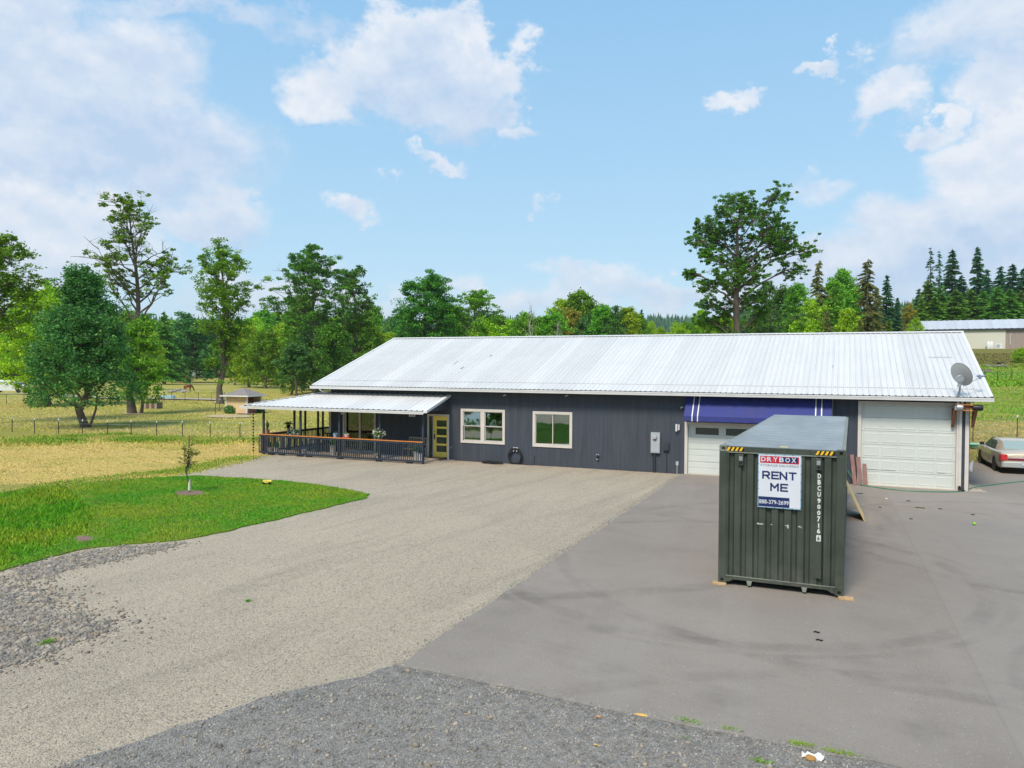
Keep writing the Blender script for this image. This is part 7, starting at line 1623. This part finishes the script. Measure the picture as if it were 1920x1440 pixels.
# shrubs beside the shed
for k, (u, v, r_) in enumerate(((433, 775, .55), (444, 774, .5), (482, 774, .5))):
    x, y = G(u, v); P = rng.normal(size=(1600, 3)); P = P/np.linalg.norm(P, axis=1)[:, None]*rng.uniform(.5, 1, (1600, 1))*np.array([r_*1.3, r_, r_]) + np.array([0, 0, r_*.6]); V, F = leafcloud(P, .07)
    t = thing('shrub', ('dark green shrub at the left foot of the pump shed', 'brownish dry shrub at the middle of the shed wall', 'dark green shrub beside the red side of the pump shed')[k], 'shrub', (x, y, 0)); put(npmesh('foliage', V, F, (M_leaf_dark, M_leaf_gold if 0 else M_cedar, M_leaf_dark)[k]), 'foliage', t)
    MB().tube([(0, 0, 0), (.05, 0, r_)], .03, 5).build('stem', M_bark, t)

# tell look-alike trees apart by their order from the left
ORD = ['leftmost', 'second from left', 'third from left', 'fourth from left', 'fifth from left', 'sixth from left', 'seventh from left', 'eighth from left', 'ninth from left', 'tenth from left', 'eleventh from left', 'twelfth from left']
for gname in ('firs behind the barn', 'trees left of the barn', 'trees behind the middle of the roof ridge', 'trees around the foot of the lone oak', 'trees of the far treeline left of the house', 'back row of the far treeline'):
    by_l = {}
    for o in COL.objects:
        if o.get('group') == gname: by_l.setdefault(o['label'], []).append(o)
    for l_, os_ in by_l.items():
        if len(os_) > 1:
            os_.sort(key=lambda o: np.dot(np.array(o.location)-CAM, RT)/np.dot(np.array(o.location)-CAM, FW))
            for i, o in enumerate(os_): o['label'] = ORD[min(i, 11)]+' '+l_.replace(', left of the barn', ' by the barn')
# ------------------------------------------------------------------ distant wooded ridges
def ridge(name, D, u0, u1, top, seed, dens):
    g = np.random.default_rng(seed); n_ = 60; V = []; 
    us = np.linspace(u0, u1, n_)
    zt_ = []
    for u in us:
        t_ = top(u); zt_.append(ZT(u, t_, D))
    P0 = np.array([W(u, D*.90) for u in us]); P1 = np.array([W(u, D) for u in us]); P2 = np.array([W(u, D*1.15) for u in us]); zt_ = np.array(zt_)-6
    V = np.concatenate([np.column_stack([P0, np.full(n_, -1.)]), np.column_stack([P1, zt_]), np.column_stack([P2, np.full(n_, -1.)])]); F = [(r_*n_+i, r_*n_+i+1, (r_+1)*n_+i+1, (r_+1)*n_+i) for r_ in range(2) for i in range(n_-1)]
    me = npmesh(name, V, F, M_fir); tag(put(me, name), kind='structure')
    # trees as one wood
    m_ = dens; uu = g.uniform(u0, u1, m_); ff = g.uniform(.0, 1.0, m_)**.6; X = np.empty((m_, 3))
    for i in range(m_):
        a = np.array(W(uu[i], D*.90)); b_ = np.array(W(uu[i], D)); zz_ = np.interp(uu[i], us, zt_); X[i, :2] = a*(1-ff[i])+b_*ff[i]; X[i, 2] = -1+(zz_+1)*ff[i]
    h_ = g.uniform(9, 20, m_)*D/1100; r_ = h_*.2; az = g.uniform(0, 6.28, m_); V = []; 
    k5 = np.arange(5)*2*np.pi/5; ring = np.stack([np.cos(k5), np.sin(k5), 0*k5], -1)
    Vb = X[:, None]+ring[None]*r_[:, None, None]*g.uniform(.7, 1.3, (m_, 5, 1)); Vt = X+np.stack([0*h_, 0*h_, h_], -1)
    V = np.concatenate([Vb, Vt[:, None]], 1).reshape(-1, 3); b0 = 6*np.arange(m_)[:, None, None]; F = (np.array([(i, (i+1) % 5, 5) for i in range(5)])[None]+b0).reshape(-1, 3)
    o = put(npmesh('distant_wood', V, F, M_fir), 'distant_wood'); tag(o, 'far conifer-covered ridge fading behind the trees, '+name.replace('_', ' '), 'forest', kind='stuff')
ridge('far_left_hill', 900, -200, 760, lambda u: 608+6*math.sin(u*.013)+3*math.sin(u*.041), 1, 5200)
ridge('far_middle_hill', 1300, 700, 1420, lambda u: 606+4*math.sin(u*.02)-(4 if u > 1230 else 0), 2, 5200)
ridge('far_right_hill', 520, 1380, 2050, lambda u: 575-max(0, (u-1640))*.16+3*math.sin(u*.05), 3, 4200)
# thin humid air
hm = bpy.data.materials.new('thin_air'); hm.use_nodes = True; hn = hm.node_tree; hn.nodes.clear()
pv = hn.nodes.new('ShaderNodeVolumePrincipled'); pv.inputs['Color'].default_value = (.80, .88, .97, 1); pv.inputs['Density'].default_value = .00010; pv.inputs['Anisotropy'].default_value = .0
ho = hn.nodes.new('ShaderNodeOutputMaterial'); hn.links.new(pv.outputs[0], ho.inputs['Volume'])
USE_HAZE = True
if USE_HAZE:
    hzb = MB().box(-3500, 2900, -900, 4500, -2.2, 190).build('haze', hm); tag(hzb, kind='stuff')
print('objects', len(bpy.data.objects), 'polys', sum(len(o.data.polygons) for o in bpy.data.objects if o.type == 'MESH'))
